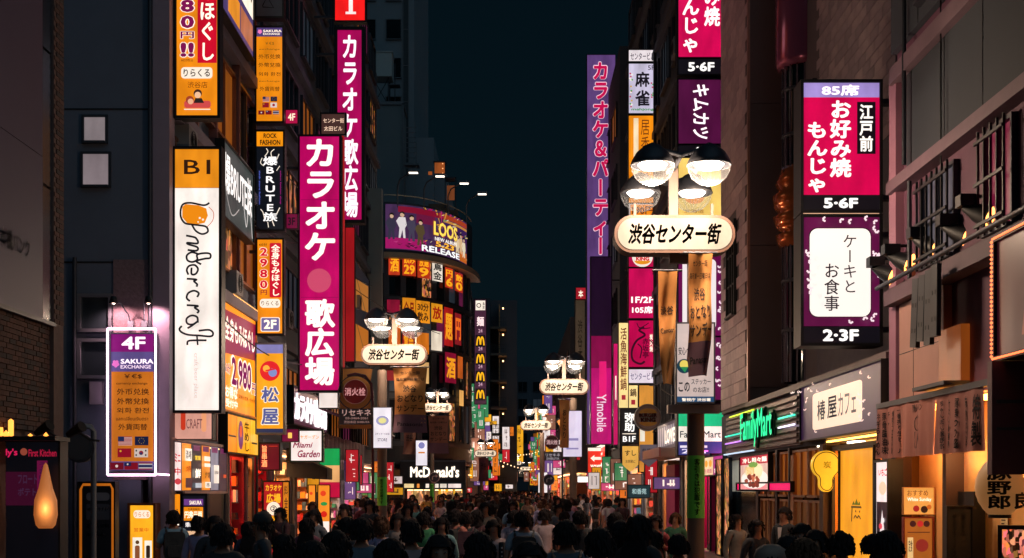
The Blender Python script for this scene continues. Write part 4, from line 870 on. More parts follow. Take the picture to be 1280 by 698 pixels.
sign('massage_sign', 'tall orange massage parlour sign hung above the B1 sign', 'sign', (221, -45, 272, 145), s, [
    ('p', 221, -45, 272, 145, OR), ('p', 247, -40, 271, 79, '#c80a28'), ('v', '全身もみほぐし', 249, -100, 269, 76, CREAM, {'b': .04}),
    ('t', '980', 226, -60, 243, -38, '#7a1450', {'b': .07, 'out': CREAM}), ('v', '80', 226, 0, 243, 36, '#7a1450', {'b': .07, 'out': CREAM, 'ow': .06}), ('t', '円', 226, 40, 243, 49, '#7a1450', {'b': .05, 'out': CREAM}), ('t', '!!', 226, 54, 243, 72, '#7a1450', {'b': .08, 'out': CREAM}),
    ('t', '60分税込', 227, 74, 242, 78, '#7a3a10'), ('g', rrect(227, 85, 266, 99, 4), CREAM), ('t', 'りらくる', 230, 87, 263, 97, '#40302a', {'b': .03}), ('t', '渋谷店', 235, 103, 260, 111, '#8a4a10'),
    ('g', rrect(231, 127, 264, 136, 3), '#d04a48'), ('g', disc(238, 126, 5, 16), '#a04028'), ('g', disc(239, 128, 3.6, 14), '#f0b088'), ('g', disc(248, 118, 5.2, 16), '#40241c'), ('g', disc(248, 120, 4, 14), '#f4c098'), ('g', [(243, 130), (256, 130), (253, 124), (245, 124)], '#28201e'), ('l', [(231, 138), (264, 138)], 1.2, CREAM)], bw=.06, arm=.5, group='signs stacked along the shop side')
sign('beer_hall_sign', 'tall white craft beer sign with orange B1 head and glass drawing', 'sign', (219, 187, 274, 513), s, [
    ('p', 219, 187, 274, 235, '#e88c18'), ('t', 'B1', 230, 200, 263, 218, '#30180c', {'b': .01}), ('p', 219, 235.5, 274, 513, E('#fdf0e6', 1.0)),
    ('g', [(228, 259), (232, 255.5), (248, 257), (258, 261), (260, 270), (256, 279), (246, 281), (234, 279), (228, 272)], OR), ('l', curve([(261, 259), (267, 266), (266, 276), (259, 284)]), .8, '#c04a20'),
    ('l', curve([(262, 254), (255, 257), (238, 254), (228, 257), (226, 270), (231, 279), (240, 281), (249, 282), (258, 284), (260, 290), (253, 293), (245, 289), (240, 281)]), 2.4, '#18181c'),
    ('g', disc(250, 273, 1.4, 8), CREAM), ('g', disc(254, 275, 1.4, 8), CREAM), ('g', disc(248, 278, 1, 8), CREAM),
    # handwriting, turned a quarter to the right
    ('l', curve([(233, 295), (243, 297), (246, 299), (248, 303), (246, 305), (235, 304), (236, 306), (246, 309), (248, 312), (245, 314), (235, 313)]), 2.5, '#18181c'),
    ('l', curve([(248, 318), (240, 316), (234, 320), (235, 326), (241, 328), (247, 325), (247, 319), (256, 317), (263, 318), (263, 323), (256, 324), (246, 327), (252, 331)]), 2.5, '#18181c'),
    ('l', curve([(240, 335), (240, 343), (245, 343), (248, 337), (244, 332), (237, 333), (234, 338), (236, 344)]), 2.5, '#18181c'), ('l', curve([(234, 349), (246, 350), (243, 352), (247, 356), (246, 359)]), 2.5, '#18181c'),
    ('l', curve([(247, 372), (249, 367), (243, 364), (236, 367), (234, 373), (238, 377)]), 2.5, '#18181c'), ('l', curve([(234, 382), (248, 383), (244, 385), (249, 389), (247, 392)]), 2.5, '#18181c'),
    ('l', curve([(248, 404), (247, 397), (240, 395), (234, 399), (235, 405), (242, 406), (248, 402), (240, 408), (235, 411)]), 2.5, '#18181c'),
    ('l', curve([(249, 414), (262, 413), (267, 417), (264, 421), (250, 420), (236, 419), (228, 416), (225, 412), (228, 408)]), 2.5, '#18181c'), ('l', curve([(259, 426), (245, 426), (236, 427), (235, 432)]), 2.5, '#18181c'), ('l', [(247, 421), (248, 432)], 2.2, '#18181c'),
    ('r', 'craft beer place', 242, 442, 249, 498, '#c8b8b4', {'b': 0})], bw=.06, arm=.5, depth=.34, group='signs stacked along the shop side')
sign('blurred_shop_panel', 'pale reddish shop panel just under the tall white beer sign', 'sign', (214, 514, 265, 549), 57, [('p', 214, 514, 265, 549, '#d89a88'), ('g', rrect(226, 514, 232, 538, 3), '#c83820'), ('g', rrect(252, 516, 258, 540, 3), '#f0a070'), ('t', 'CRAFT', 233, 524, 253, 536, '#6a3438', {'b': 0})], bw=.02)
wsign('price_billboard', 'big slanting orange and red massage price billboard showing 2,980', 'billboard', -7.3, 279, 319, 4.05, 6.95, 100, 130, [
    ('p', 0, 0, 100, 130, E(OR, 1.15)), ('g', [(0, 16), (100, 12), (100, 58), (0, 66)][::-1], '#8a0a3a'), ('t', '全身もみほぐし', 4, 22, 97, 50, CREAM, {'b': .04}), ('t', '60分', 2, 76, 20, 88, '#8a0a3a', {'b': .04, 'out': CREAM}), ('t', '2,980', 22, 66, 84, 104, '#7a1450', {'b': .06, 'out': CREAM, 'ow': .06}), ('t', '円', 85, 88, 98, 102, '#7a1450', {'out': CREAM}),
    ('t', 'お得な', 3, 102, 38, 116, CREAM, {'b': .05}), ('t', '深夜も営業・予約可', 42, 108, 96, 113, '#7a3010'), ('t', '受付中', 3, 117, 38, 127, CREAM, {'b': .04})], frame=D('#d08030', .5), bw=.05)
mb = MB()
for i in range(34): t = i/33; y = 12000*0; 
pb_ = thing('bulb_row', 'row of small bulbs along the top edge of the price billboard', 'light string', (-7.24, 35, 7.03))
bm = MB().use(E('#ffb060', 3, False, False))
for i in range(22): bm.lathe([(0, .04), (.035, 0), (0, -.04)], (0, -1.7+i*.24*.78, .03), 6)
MB().use(MET).box(-.03, .0, -1.8, 2.4, -.02, .02).build('strip', pb_); bm.build('bulb', pb_)
wsign('slanting_club_sign', 'cream wall sign with brush lettering slanting away above the windows', 'sign', -7.05, 276, 316, 13.7, 16.6, 100, 60, [('p', 0, 0, 100, 60, E('#fff0d8', 1.1)), ('p', 0, 38, 100, 60, '#4a3a68'), ('t', '小倉祗園らーめん', 3, 6, 97, 32, '#2a2018', {'b': .02}), ('p', 20, 42, 55, 56, '#e8902a'), ('p', 58, 42, 98, 56, '#b06848')], depth=.3)
wsign('brush_letter_panel', 'dim glass panel with white brush scrawl above the warm shop window', 'sign', -7.1, 279, 316, 8.75, 10.6, 100, 70, [('p', 0, 0, 100, 70, E('#4a5452', .55)), ('t', '爆BRUTE族', 4, 8, 96, 46, '#f0e8e4', {'b': .03}), ('l', curve([(60, 20), (75, 60), (85, 30), (97, 66)]), 1.5, '#e8e0dc'), ('l', curve([(4, 40), (25, 62), (50, 50)]), 1.2, '#b0a8a4')], depth=.2)
# the column of projecting signs
s = 44
G_ = 'projecting signs in a column at the building edge'
sign('dark_letter_sign', 'unlit grey sign with a bent arrow mark topmost of the column', 'sign', (320, -30, 353, 21), s, [('p', 320, -30, 353, 21, D('#565c66', .5)), ('l', [(328, 8), (334, -4), (342, 10), (328, 9)], 1.6, BLK)], arm=.35, group=G_)
TX = '#8a5a18'
sign('exchange_sign', 'orange currency exchange sign with small flags under a violet head', 'sign', (321, 35, 353, 152), s, [('p', 321, 35, 353, 46, '#4a3a70'), ('t', 'SAKURA', 329, 37.5, 352, 40.5, CREAM, {'b': .03}), ('t', 'EXCHANGE', 329, 41.5, 350, 44, CREAM)]+blossom(325, 40, 3, '#f080c0')+[
    ('p', 321, 46.5, 353, 152, '#e8860e'), ('t', '￥€$', 332, 53, 343, 57, TX), ('t', 'exchange', 324, 61, 350, 64, TX), ('t', '外币兑换', 323.5, 68.5, 351, 74.5, '#6a3c10'), ('t', '外幣兌換', 323.5, 79, 351, 85, '#6a3c10'), ('t', '외화 환전', 323.5, 91, 351, 96, '#6a3c10'), ('t', 'exchange', 324, 101, 350, 104, TX), ('t', '外貨両替', 325, 109, 350, 115, '#6a3c10')]+flags(329, 122, 8, 6, 2, [['us', 'eu'], ['cn', 'jp']])+flags(324, 140, 7.5, 5, 1.6, [['hk', 'tw', 'th']]), arm=.35, group=G_)
sign('fashion_sign', 'black rock fashion sign with spiky white vertical logo', 'sign', (321, 165, 354, 287), s, [('p', 321, 165, 354, 287, E('#10141c', .8)), ('p', 321, 165, 354, 183, '#f0900e'), ('t', 'ROCK', 329.5, 167, 346, 173, '#20140c', {'b': .05}), ('t', 'FASHION', 325, 175, 350.5, 181.5, '#20140c', {'b': .05}),
    ('v', '爆BRUTE族', 329, 196, 347, 277, '#f4f0ee', {'b': .035}), ('l', curve([(331, 196), (335, 190), (333, 186)]), 1, CREAM), ('l', curve([(340, 197), (339, 191), (343, 187)]), 1, CREAM), ('l', curve([(346, 200), (349, 193)]), .9, CREAM), ('l', curve([(331, 274), (329, 266), (326, 262)]), 1, CREAM), ('l', curve([(340, 275), (343, 283)]), 1.1, CREAM), ('l', curve([(346, 268), (350, 260)]), 1.1, CREAM),
    ('l', curve([(330, 208), (326, 204), (328, 198)]), .9, CREAM), ('l', curve([(346, 214), (350, 208)]), .9, CREAM), ('l', curve([(335, 278), (336, 285)]), .9, CREAM), ('r', 'sixth store fashion', 324, 214, 326, 256, '#5a68c0'), ('r', 'select fashion shop', 350, 214, 352, 256, '#a01c80')], arm=.35, group=G_)
sign('price_sign', 'orange and red projecting massage sign showing 2,980 above 2F', 'sign', (322, 300, 353, 417), s, [('p', 322, 300, 353, 417, OR), ('g', rrect(337, 304, 351.5, 372, 2), '#c8102c'), ('v', '全身もみほぐし', 339, 306, 350, 370, CREAM, {'b': .04}), ('t', '60分', 324, 304, 334, 308, '#503010'), ('v', '2980', 325, 310, 334.5, 361, '#c8102c', {'b': .06, 'out': CREAM}), ('t', '円', 326, 363, 334, 369, '#8a1030'),
    ('g', rrect(325, 374, 350.5, 385, 4), CREAM), ('t', 'りらくる', 327, 376.5, 348.5, 382.5, '#6a5040', {'b': .02}), ('g', rrect(326, 397, 350, 415, 2), CREAM), ('g', rrect(327, 398, 349, 414, 1.5), '#6a6098'), ('t', '2F', 330, 400, 346, 411.5, CREAM, {'b': .06})], arm=.35, group=G_)
sign('beef_bowl_sign', 'orange projecting sign with red disc and two blue characters', 'sign', (321, 431, 354, 541), s, [('p', 321, 431, 354, 541, '#f0a01a'), ('p', 321, 431, 354, 442, '#7a78b0'), ('p', 321, 536, 354, 541, '#1c2c50'), ('g', disc(337.5, 464, 12.5, 28), '#d41c24'), ('g', disc(333, 461, 4.3, 16), '#f0b040'), ('g', disc(341, 466, 5.4, 16), '#7a88c0'), ('l', [(332, 464), (345, 461)], 2, '#d41c24'),
    ('t', '松', 327, 484, 348.5, 503, '#5a5c90', {'b': .05, 'out': '#f6ead0'}), ('t', '屋', 327, 511, 348.5, 531, '#5a5c90', {'b': .05, 'out': '#f6ead0'})], arm=.35, group=G_, frame=GREY)
for t, x0, y0, x1, y1, ink, lab, kk in (('4F', 356, 138, 372, 155, '#f8e0c8', 'small magenta 4F floor plate beside the exchange sign', 1), ('3F', 356, 268, 372, 286, '#201018', 'small dim magenta 3F floor plate beside the black fashion sign', .45), ('1', 353, 537, 373, 552, '#f8c060', 'small maroon floor plate numbered 1 under the orange character sign', .45)):
    sign('floor_plate', lab, 'floor sign', (x0, y0, x1, y1), 43.6, [('p', x0, y0, x1, y1, E('#b81048', .9) if kk == 1 else E('#78103c', .8)), ('t', t, x0+4 if len(t) > 1 else x0+7, y0+4, x1-3 if len(t) > 1 else x1-8, y1-4, ink, {'b': .04})], depth=.12, bw=.02, group='floor plates by the sign column')
# lower frontage
els = [('p', 0, 0, 100, 80, E('#2a2432', .7))]
for i, (c, kk) in enumerate((('#f0d8d4', 1.1), (OR, 1), ('#18202c', .8), (OR, .9), ('#9a98a8', .6), ('#3a3444', .6))):
    x0, x1 = 1+i*16.6, 16+i*16.6; els.append(('p', x0, 2, x1, 78, E(c, kk)))
    if i: els.append(('p', x0+2, 3, x1-2, 12, '#6a2050' if i > 1 else c))
els += [('t', 'ミニ', 4, 20, 13, 34, '#b81028', {'b': .04}), ('t', '中', 4, 42, 13, 54, '#b81028', {'b': .04}), ('g', disc(8.5, 64, 5), '#c83040'), ('p', 20, 10, 31, 30, CREAM), ('t', '酒場', 21, 13, 30, 27, '#402018'), ('t', '焼', 21, 38, 30, 48, '#a03010'), ('p', 20, 58, 31, 74, '#402028'),
    ('t', '営業', 36, 20, 46, 28, '#e8c040', {'b': .05}), ('t', '鮮', 36, 42, 46, 58, CREAM, {'b': .05}), ('p', 36, 66, 47, 74, '#b8c0c8'), ('p', 52, 20, 63, 28, CREAM), ('p', 52, 32, 63, 38, CREAM), ('t', '炉端', 53, 46, 62, 58, '#302018'), ('p', 53, 64, 63, 74, CREAM), ('t', '串', 55, 65, 61, 73, '#302018'), ('p', 69, 34, 79, 66, '#f0e0d0'), ('t', '居酒屋', 70, 44, 78, 50, '#302030'), ('p', 88, 50, 94, 56, '#e05020')]
wsign('menu_lightbox', 'wide lightbox of six vertical shop menus over the poster boards', 'sign', -7.4, 213, 282, Zp(612, 60)-.05+.0, Zp(545, 60)-.05, 100, 80, els, frame=D('#b09a98', .4, .5), bw=.06, depth=.1)
wsign('noodle_sign', 'yellow lightbox panels with a purple noodle picture over the red doorway', 'sign', -7.3, 283, 322, 2.98, 3.95, 100, 60, [('p', 0, 0, 30, 60, OR), ('p', 31, 0, 72, 60, '#f0a818'), ('p', 73, 0, 100, 60, '#f0b028'), ('g', disc(42, 30, 8, 20, 24), '#6a2060'), ('g', disc(42, 24, 4, 14, 10), '#e05020'), ('v', '牛めし', 53, 6, 69, 56, '#3a1c10', {'b': .04}), ('l', [(4, 34), (26, 34)], 3, '#301c10'), ('l', [(76, 40), (96, 40)], 3, '#301c10')], depth=.2)
s = 50
sign('red_neon_board', 'red board with glowing orange neon strokes over the entrance', 'sign', (325, 555, 349, 587), 44, [('p', 325, 555, 349, 587, E('#6a1020', .8)), ('v', '旨串酒', 327, 557, 334, 584, T('#ff8050', 2.2), {'b': .05}), ('l', [(336, 558), (347, 558)], 1, '#c03020')], bw=.04)
sign('karaoke_poster', 'tall red and yellow karaoke price poster beside the doorway', 'poster', (330, 603, 361, 697), 43, [('p', 330, 603, 353, 697, '#a81c20'), ('p', 354, 603, 361, 697, '#c8781c'), ('t', 'カラオケ', 332, 606, 352, 614, '#f0b028', {'b': .06}), ('t', '広場', 333, 617, 351, 629, '#f0b028', {'b': .06}), ('g', disc(342, 636, 8.5), '#f8e8d0'), ('t', '②', 338, 632, 346, 640, '#302018', {'b': .04}), ('p', 331, 645, 352, 684, '#f0a018'), ('t', '5', 338, 654, 345, 663, '#902018', {'b': .07}), ('t', '0', 338, 671, 346, 680, '#902018', {'b': .07}), ('v', '料金表学割可', 355.5, 607, 360, 695, '#4a2418')], depth=.12)
s = 57
sign('poster_board', 'black framed board of orange and white posters nearest the yellow lit box', 'poster board', (204, 617, 226, 700), s, [('p', 204, 617, 226, 700, E('#18161c', .5)), ('p', 205, 618, 225, 649, OR), ('t', 'りらくる', 207, 636, 223, 642, '#6a2818'), ('t', '田田', 208, 643, 222, 648, '#c03018'), ('p', 206, 652, 224, 657, CREAM), ('p', 206, 659, 224, 677, '#a8183c'), ('l', [(209, 676), (217, 660)], 1, CREAM), ('l', [(214, 676), (222, 660)], 1, CREAM), ('p', 208, 660, 213, 668, CREAM), ('p', 205, 680, 225, 690, '#f0e8e4'), ('t', 'SALE', 207, 682, 222, 688, '#302028', {'b': .05}), ('p', 205, 693, 224, 700, '#e8d8d0')], depth=.15)
sign('poster_board', 'black poster board with violet head and orange panel beside the red doorway', 'poster board', (229, 620, 257, 700), s, [('p', 229, 620, 257, 700, E('#1a1a24', .6)), ('p', 230, 624, 254, 632, '#6a3a80'), ('t', 'SAKURA', 237, 626, 252, 631, CREAM, {'b': .03}), ('p', 230, 634, 254, 651, '#e8860e'), ('t', '外貨両替所', 235, 635.5, 250, 638, '#502810'), ('t', '円弗元両', 231, 639, 253, 648, '#fff0d8', {'b': .05}), ('t', '爆BRUTE', 232, 653, 252, 659, '#e8e0dc', {'b': .03}), ('p', 233, 664, 252, 679, '#e8b890'), ('t', 'ROCK', 236, 671, 249, 676, '#301c18', {'b': .06}), ('t', 'OPEN 11-20', 233, 684, 251, 688, '#e88a20')], depth=.15)
sign('lit_box_sign', 'yellow backlit box sign with white pictures standing on the corner', 'sign', (163, 632, 192, 702), 59, [('p', 163, 632, 192, 702, E('#f8a820', 1.1)), ('g', rrect(167, 638, 188, 648, 4), '#fff0d8'), ('t', 'りらくる', 168.5, 640, 186.5, 646.5, '#d07018'), ('p', 166, 672, 178, 702, '#fff4e0'), ('p', 181, 676, 190, 702, '#fff4e0'), ('g', disc(172, 678, 2.5, 10), '#604020'), ('g', rrect(169, 682, 175, 700, 2), '#8a5030'), ('g', rrect(183, 682, 188, 698, 1.5), '#302018'), ('t', '営業中', 168, 660, 186, 665, '#c06018')], depth=.35, frame=D('#7a3c18', .5))
sign('menu_stand', 'dark menu stand with rounded orange border on the side street corner', 'menu stand', (99, 604, 143, 706), 62, [('p', 99, 604, 143, 706, D('#20242c', .4)), ('l', [(101, 704), (101, 612), (104, 606), (138, 606), (141, 612), (141, 704)], 3.2, E('#c86a18', .7, False)), ('g', rrect(108, 616, 137, 626, 4), D('#7a7c88', .5)), ('g', rrect(108, 630, 137, 650, 2), D('#4a4c58', .5)), ('t', '本日のおすすめ', 109, 634, 136, 639, D('#b0b0b8', .6)), ('t', '生ビール 焼鳥', 109, 655, 136, 660, D('#b0b0b8', .6)), ('t', '刺身 煮込み', 109, 666, 132, 671, D('#b0b0b8', .6))], depth=.2, bw=.03)
# burger stand on the near bank corner
wd = sign('burger_kiosk_sign', 'dark shop board with pink lettering and glowing ghost-like lamps nearest the camera', 'sign', (-20, 553, 74, 706), 83, [('p', -20, 553, 74, 706, E('#0c0d14', .5)), ('t', "Wendy's", -22, 561, 22, 572, T('#c01c50', 1), {'b': .05}), ('g', disc(30, 565, 4.5), '#8a4030'), ('t', 'First Kitchen', 36, 562, 71, 571, T('#a01838', .9), {'b': .04}),
    ('g', rrect(2, 590, 50, 632, 3), '#34081f'), ('t', 'フロート', 23, 593, 47, 605, T('#3a2038', 1), {'b': .04}), ('t', 'ポテト', 23, 610, 46, 620, T('#3a2038', 1), {'b': .04}), ('p', 47, 576, 60, 620, '#5a0c34'), ('v', 'うまい安い', 49, 578, 58, 616, '#3a1030', {'b': .04})], depth=.3, bw=.03)
def lumps(root, name, m, c, prof, n=18): MB().use(m).lathe(prof, c, n).build(name, root)
for i, (x, z, hh, kk, lab) in enumerate((((64-640)/83, Zp(660, 83), .98, .55, 'tall white cloth-like lamp glowing orange in front of the dark burger board'),)):
    gl = thing('cloth_lamp', lab, 'lamp', (x, 19.05, z)); m, nt, b = nodes('glowing_cloth'); b.inputs['Base Color'].default_value = (.5, .35, .2, 1)
    b.inputs['Emission Color'].default_value = (1, .26, .05, 1); b.inputs['Emission Strength'].default_value = .32
    MB().use(m).lathe([(0, .98), (.03, .94), (.06, .8), (.1, .6), (.16, .42), (.17, .2), (.14, .05), (.1, 0), (0, 0)], (0, 0, 0), 20).build('cloth_shade', gl)
    q = bpy.data.lights.new('lamp_light', 'POINT'); q.energy = 4; q.color = (1, .45, .15); link('lamp_light', q, gl, (.1, -.3, .3))
sh_ = thing('counter_awning', 'black ledge with warm lights and clip spotlights over the burger board', 'awning', ((30-640)/83, 19.15, Zp(552, 83)))
MB().use(BLK).box(-.7, .62, -.3, .35, 0, .06).build('shelf', sh_)
MB().use(E('#ffa040', 2.2, True, False)).lathe([(0, 0), (.05, .02), (.04, .18), (.0, .22)], (-.27, -.1, .06), 10).lathe([(0, 0), (.04, .02), (.04, .24), (.0, .27)], (-.1, -.12, .06), 10).lathe([(0, 0), (.07, .02), (.0, .1)], (-.18, -.1, .06), 10).lathe([(0, 0), (.04, .02), (.0, .05)], (.2, -.15, .06), 10).lathe([(0, 0), (.04, .02), (.0, .07)], (.42, -.12, .06), 10).build('glowing_glass', sh_)
for px, py, lab in ((58, 538, 'black clip spotlight over the burger board nearest the glowing glasses'), (98, 540, 'black clip spotlight on the post at the brick corner')):
    c = P(px, py, 80); t_ = thing('spotlight', lab, 'spotlight', c, 0); MB().use(BLK).tube([(-.16, 0, -.05), (.1, -.12, .08)], [.05, .09], 12).build('barrel', t_); MB().use(BLK).tube([(0, 0, 0), (.15, .1, -.12), (.3, .1, -.14)], .02, 6).build('arm', t_)
ml = thing('mirror_post', 'steel post with round traffic mirror at the side street corner', 'mirror post', P(117, 700, 74)); ml.location.z = 0
MB().use(GREY).tube([(0, 0, 0), (0, 0, 3.0), (-.05, 0, 3.08), (-.25, 0, 3.1)], .05, 10).build('post', ml); m_ = MB().use(MET).tube([(-.22, -.06, 2.72), (-.22, .02, 2.72)], .25, 20).build('mirror_back', ml); MB().use(glassy('#384048', .05, 'mirror')).tube([(-.22, -.075, 2.72), (-.22, -.062, 2.72)], .21, 20).build('mirror_glass', m_)

# karaoke block
s = 40
sign('karaoke_sign', 'largest magenta vertical karaoke sign with white characters', 'sign', (375, 171, 424, 488), s, [('p', 375, 171, 424, 488, E(MG, 1.0)), ('v', 'カラオケ', 381, 174, 419, 326, '#fff0e8', {'b': .06}), ('g', disc(399, 351, 15, 28), '#c8486a'), ('v', '歌広場', 381, 374, 419, 482, '#fff0e8', {'b': .06}), ('l', [(376, 250), (423, 250)], .6, '#8a0448'), ('l', [(376, 372), (423, 372)], .6, '#8a0448')], bw=.06, arm=.7, group='magenta karaoke signs', depth=.4)
sign('karaoke_sign', 'slimmer magenta karaoke sign higher and behind the largest one, under a red T', 'sign', (422, 38, 452, 275), 34, [('p', 422, 38, 452, 275, E('#a80454', .95)), ('v', 'カラオケ歌広場', 427, 44, 448, 272, '#f8e8f0', {'b': .05})], bw=.12, arm=.8, group='magenta karaoke signs', depth=.4)
sign('letter_sign', 'glowing red sign with a white serif T at the top of the picture', 'sign', (419, -22, 456, 26), 34, [('p', 419, -22, 456, 26, E('#f01818', 1.1)), ('p', 436, -10, 441, 17, '#fff0ee'), ('p', 427, -16, 450, -6, '#fff0ee'), ('p', 432, 15, 445, 18, '#fff0ee')], bw=.06, arm=.8)
sign('building_name_sign', 'small weathered building name sign between the two karaoke signs', 'sign', (402, 143, 431, 168), 36, [('p', 402, 143, 431, 168, E('#5a3a34', .6)), ('t', 'センター街', 404, 148, 430, 154, '#e8c8b0', {'b': .02}), ('t', '太田ビル', 405, 158, 428, 164, '#e8c8b0', {'b': .02})], depth=.2)
bs = thing('bulb_strip', 'tall red strip of amber bulbs beside the largest karaoke sign', 'light string', P(427, 470, 39))
H = 300/39; MB().use(E('#a01818', .8)).box(-.07, .07, 0, .25, 0, H).build('lit_strip', bs)
mb = MB().use(T('#ffb060', 2.0))
for i in range(27): mb.lathe([(0, .05), (.045, 0), (0, -.05)], (0, -.03, .1+i*H/27), 6)
mb.build('bulb', bs)
sign('red_strip_sign', 'plain glowing red strip sign behind the bulb strip', 'sign', (432, 285, 443, 452), 34, [('p', 432, 285, 443, 452, E('#a8141c', .7))], bw=.02, arm=.8)
wsign('orange_graphic_panel', 'dim orange graphic panel on the wall under the slimmer karaoke sign', 'sign', -7.3, 442, 461, 7.6, 12.6, 40, 120, [('p', 0, 0, 40, 120, E('#20222a', .6)), ('g', [(2, 20), (38, 8), (38, 40), (2, 52)][::-1], '#a8682a'), ('g', [(2, 70), (38, 62), (38, 100), (2, 112)][::-1], '#b0641c'), ('l', [(4, 14), (36, 50)], 1.5, '#202020'), ('l', [(4, 64), (36, 104)], 1.5, '#202020')])
wsign('karaoke_wall_sign', 'row of white karaoke letters on the wall above the beer garden sign', 'sign', -7.1, 366, 408, 4.15, 5.35, 100, 40, [('p', 0, 0, 100, 40, E('#4a1c34', .7)), ('t', 'カラオケ歌広場', 3, 4, 97, 37, T('#fff0f4', 1.3), {'b': .05, 'ex': .05})], depth=.2)
sign('blank_lightbox', 'blank white lightbox right under the largest karaoke sign', 'sign', (399, 491, 422, 510), 38, [('p', 399, 491, 422, 510, '#f8e8e0')], bw=.03)
sign('garden_sign', 'white square sign with maroon handwriting on the karaoke block', 'sign', (364, 539, 402, 576), 41, [('p', 364, 539, 402, 576, '#fbeee8'), ('t', 'ビヤガーデン', 371, 544, 399, 549, '#e09030', {'b': .03}), ('t', 'Miami', 366, 553, 391, 560, '#8a1040', {'b': .04, 'sh': .3}), ('t', 'Garden', 372, 563, 400, 572, '#8a1040', {'b': .04, 'sh': .3})], frame=D('#20402c', .5), bw=.05)
wsign('slim_menu_strip', 'slanting white menu strip beneath the square handwriting sign', 'sign', -7.2, 362, 400, 2.95, 3.3, 100, 16, [('p', 0, 0, 100, 16, E('#f0d8b8', 1)), ('t', 'BEER GARDEN OPEN', 8, 4, 92, 12, '#305030')], depth=.1)
aw = thing('shop_awning', 'sloping cloth awning over the shop beneath the handwriting sign', 'awning', (-6.9, 44, 2.7))
MB().use(D('#7a4c38', .8)).add([(-.5, -2, .55), (-.5, 2.4, .55), (.8, 2.4, 0), (.8, -2, 0), (-.5, -2, .5), (-.5, 2.4, .5), (.8, 2.4, -.05), (.8, -2, -.05)], [(0, 3, 2, 1), (4, 5, 6, 7), (0, 4, 7, 3), (2, 6, 5, 1)]).build('cloth', aw)
MB().use(D('#182430', .7)).box(.79, .83, -2, 2.4, -.38, -.001).build('valance', aw); MB().use(D('#182430', .7)).add([(-.5, -2.01, .55), (.8, -2.01, 0), (.8, -2.01, -.38), (-.5, -2.01, -.3)], [(0, 3, 2, 1)]).build('side_flap', aw)
aw2 = thing('dark_awning', 'dark red slanting awning with clipped lights behind the hydrant sign', 'awning', (-7, 54, 4.4))
MB().use(D('#4a1c28', .7)).add([(-.5, -7, .8), (-.5, 8, .8), (1.3, 8, .1), (1.3, -7, .1), (-.5, -7, .7), (-.5, 8, .7), (1.3, 8, 0), (1.3, -7, 0)], [(0, 3, 2, 1), (4, 5, 6, 7), (0, 4, 7, 3), (2, 6, 5, 1)]).build('cloth', aw2)
MB().use(GREY).tube([(1.3, -7, .15), (1.3, 8, .15)], .04, 6).build('front_rail', aw2)
fl = thing('tricolour_lightbox', 'green, cream and red banded lightbox on the shop corner', 'sign', P(412, 620, 37)); z_ = lambda v: (620-v)/37
for c, a, b in (('#18a050', 561, 582), ('#f0b070', 582, 603), ('#c01040', 603, 622)): MB().use(E(c, .9)).box(-.33, .33, 0, .3, z_(b)+.002, z_(a)).build('band', fl)
MB().use(MET).box(-.36, .36, .05, .28, z_(622)-.02, z_(561)+.02).build('frame', fl)
for px, rect, lab in ((386, (386, 607, 394, 668), 'narrow orange menu panel with a green fish'), (398, (398, 607, 412, 668), 'wider yellow menu panel with red fruit and green leaf')):
    x0, y0, x1, y1 = rect
    sign('fruit_menu_sign', lab, 'menu', rect, 37, [('p', x0, y0, x1, y1, E('#f0902a', .9)), ('g', disc((x0+x1)/2, 630, (x1-x0)*.3, 14, 2.4), '#209048'), ('g', disc((x0+x1)/2, 643, (x1-x0)*.28), '#c82018'), ('g', disc((x0+x1)/2-1, 617, (x1-x0)*.25), '#d84020'), ('p', x0+.5, 652, x1-.5, 668, '#fff0e8')], depth=.1, bw=.03)
cu = thing('striped_curtain', 'hanging grey strips along the shop front under the dark awning', 'curtain', (-7.35, 56, 2.6))
for i in range(24): MB().use(D(('#6a5a64', '#84707a')[i % 2], .7)).box(0, .05, -7+i*.6, -6.55+i*.6, 0, 1.55).build('strip', cu)
fh = sign('fire_hydrant_sign', 'round red fire hydrant sign inside a large hoop with advert plate below', 'sign', (440, 486, 448, 494), 41, [], cab=False)
f_ = lambda u: (u-444)/41
g_ = lambda v: (494-v)/41
MB().use(MET).tube([(f_(444)+.52*math.cos(t*PI/18), 0, g_(491)+.52*math.sin(t*PI/18)) for t in range(37)], .018, 6, False).build('hoop', fh)
dd = MB().use(D('#8a1420', .5)).prism([(f_(u), g_(v)) for u, v in disc(444, 490, 15.5, 28)], -.03, .03).build('red_disc', fh)
MB().use(D('#d8a8a0', .5)).tube([(f_(444)+.37*math.cos(t*PI/18), -.031, g_(490)+.37*math.sin(t*PI/18)) for t in range(37)], .012, 5, False).build('rim', dd)
draw(fh, [('t', '消火栓', 431, 485, 457, 495, T('#e8a8a8', .6), {'b': .03})], f_, g_, 14)
MB().use(D('#40424c', .5)).box(f_(424), f_(467), -.02, .02, g_(531), g_(511)).build('advert_plate', fh)
draw(fh, [('t', 'リセキネ', 428, 512, 464, 520, T('#d8b0a8', .55), {'b': .02}), ('t', '03-3464-2061', 432, 521.5, 460, 524.5, T('#b89088', .5)), ('t', '渋谷本店 SHIBUYA', 430, 526, 462, 529.5, T('#b89088', .5))], f_, g_, 10)
MB().use(D('#4a2030', .4, .4)).tube([(f_(466), .02, g_(700)-.6), (f_(466), .02, g_(505)), (f_(464), .02, g_(480)), (f_(456), .02, g_(470)), (f_(444), .02, g_(467.5)), (f_(434), .02, g_(470))], .045, 8).build('curved_post', fh)
fh2 = sign('fire_hydrant_sign', 'small distant round fire hydrant sign beside the mid-street lamp', 'sign', (687, 550, 693, 556), 24, [], cab=False)
f_ = lambda u: (u-690)/24
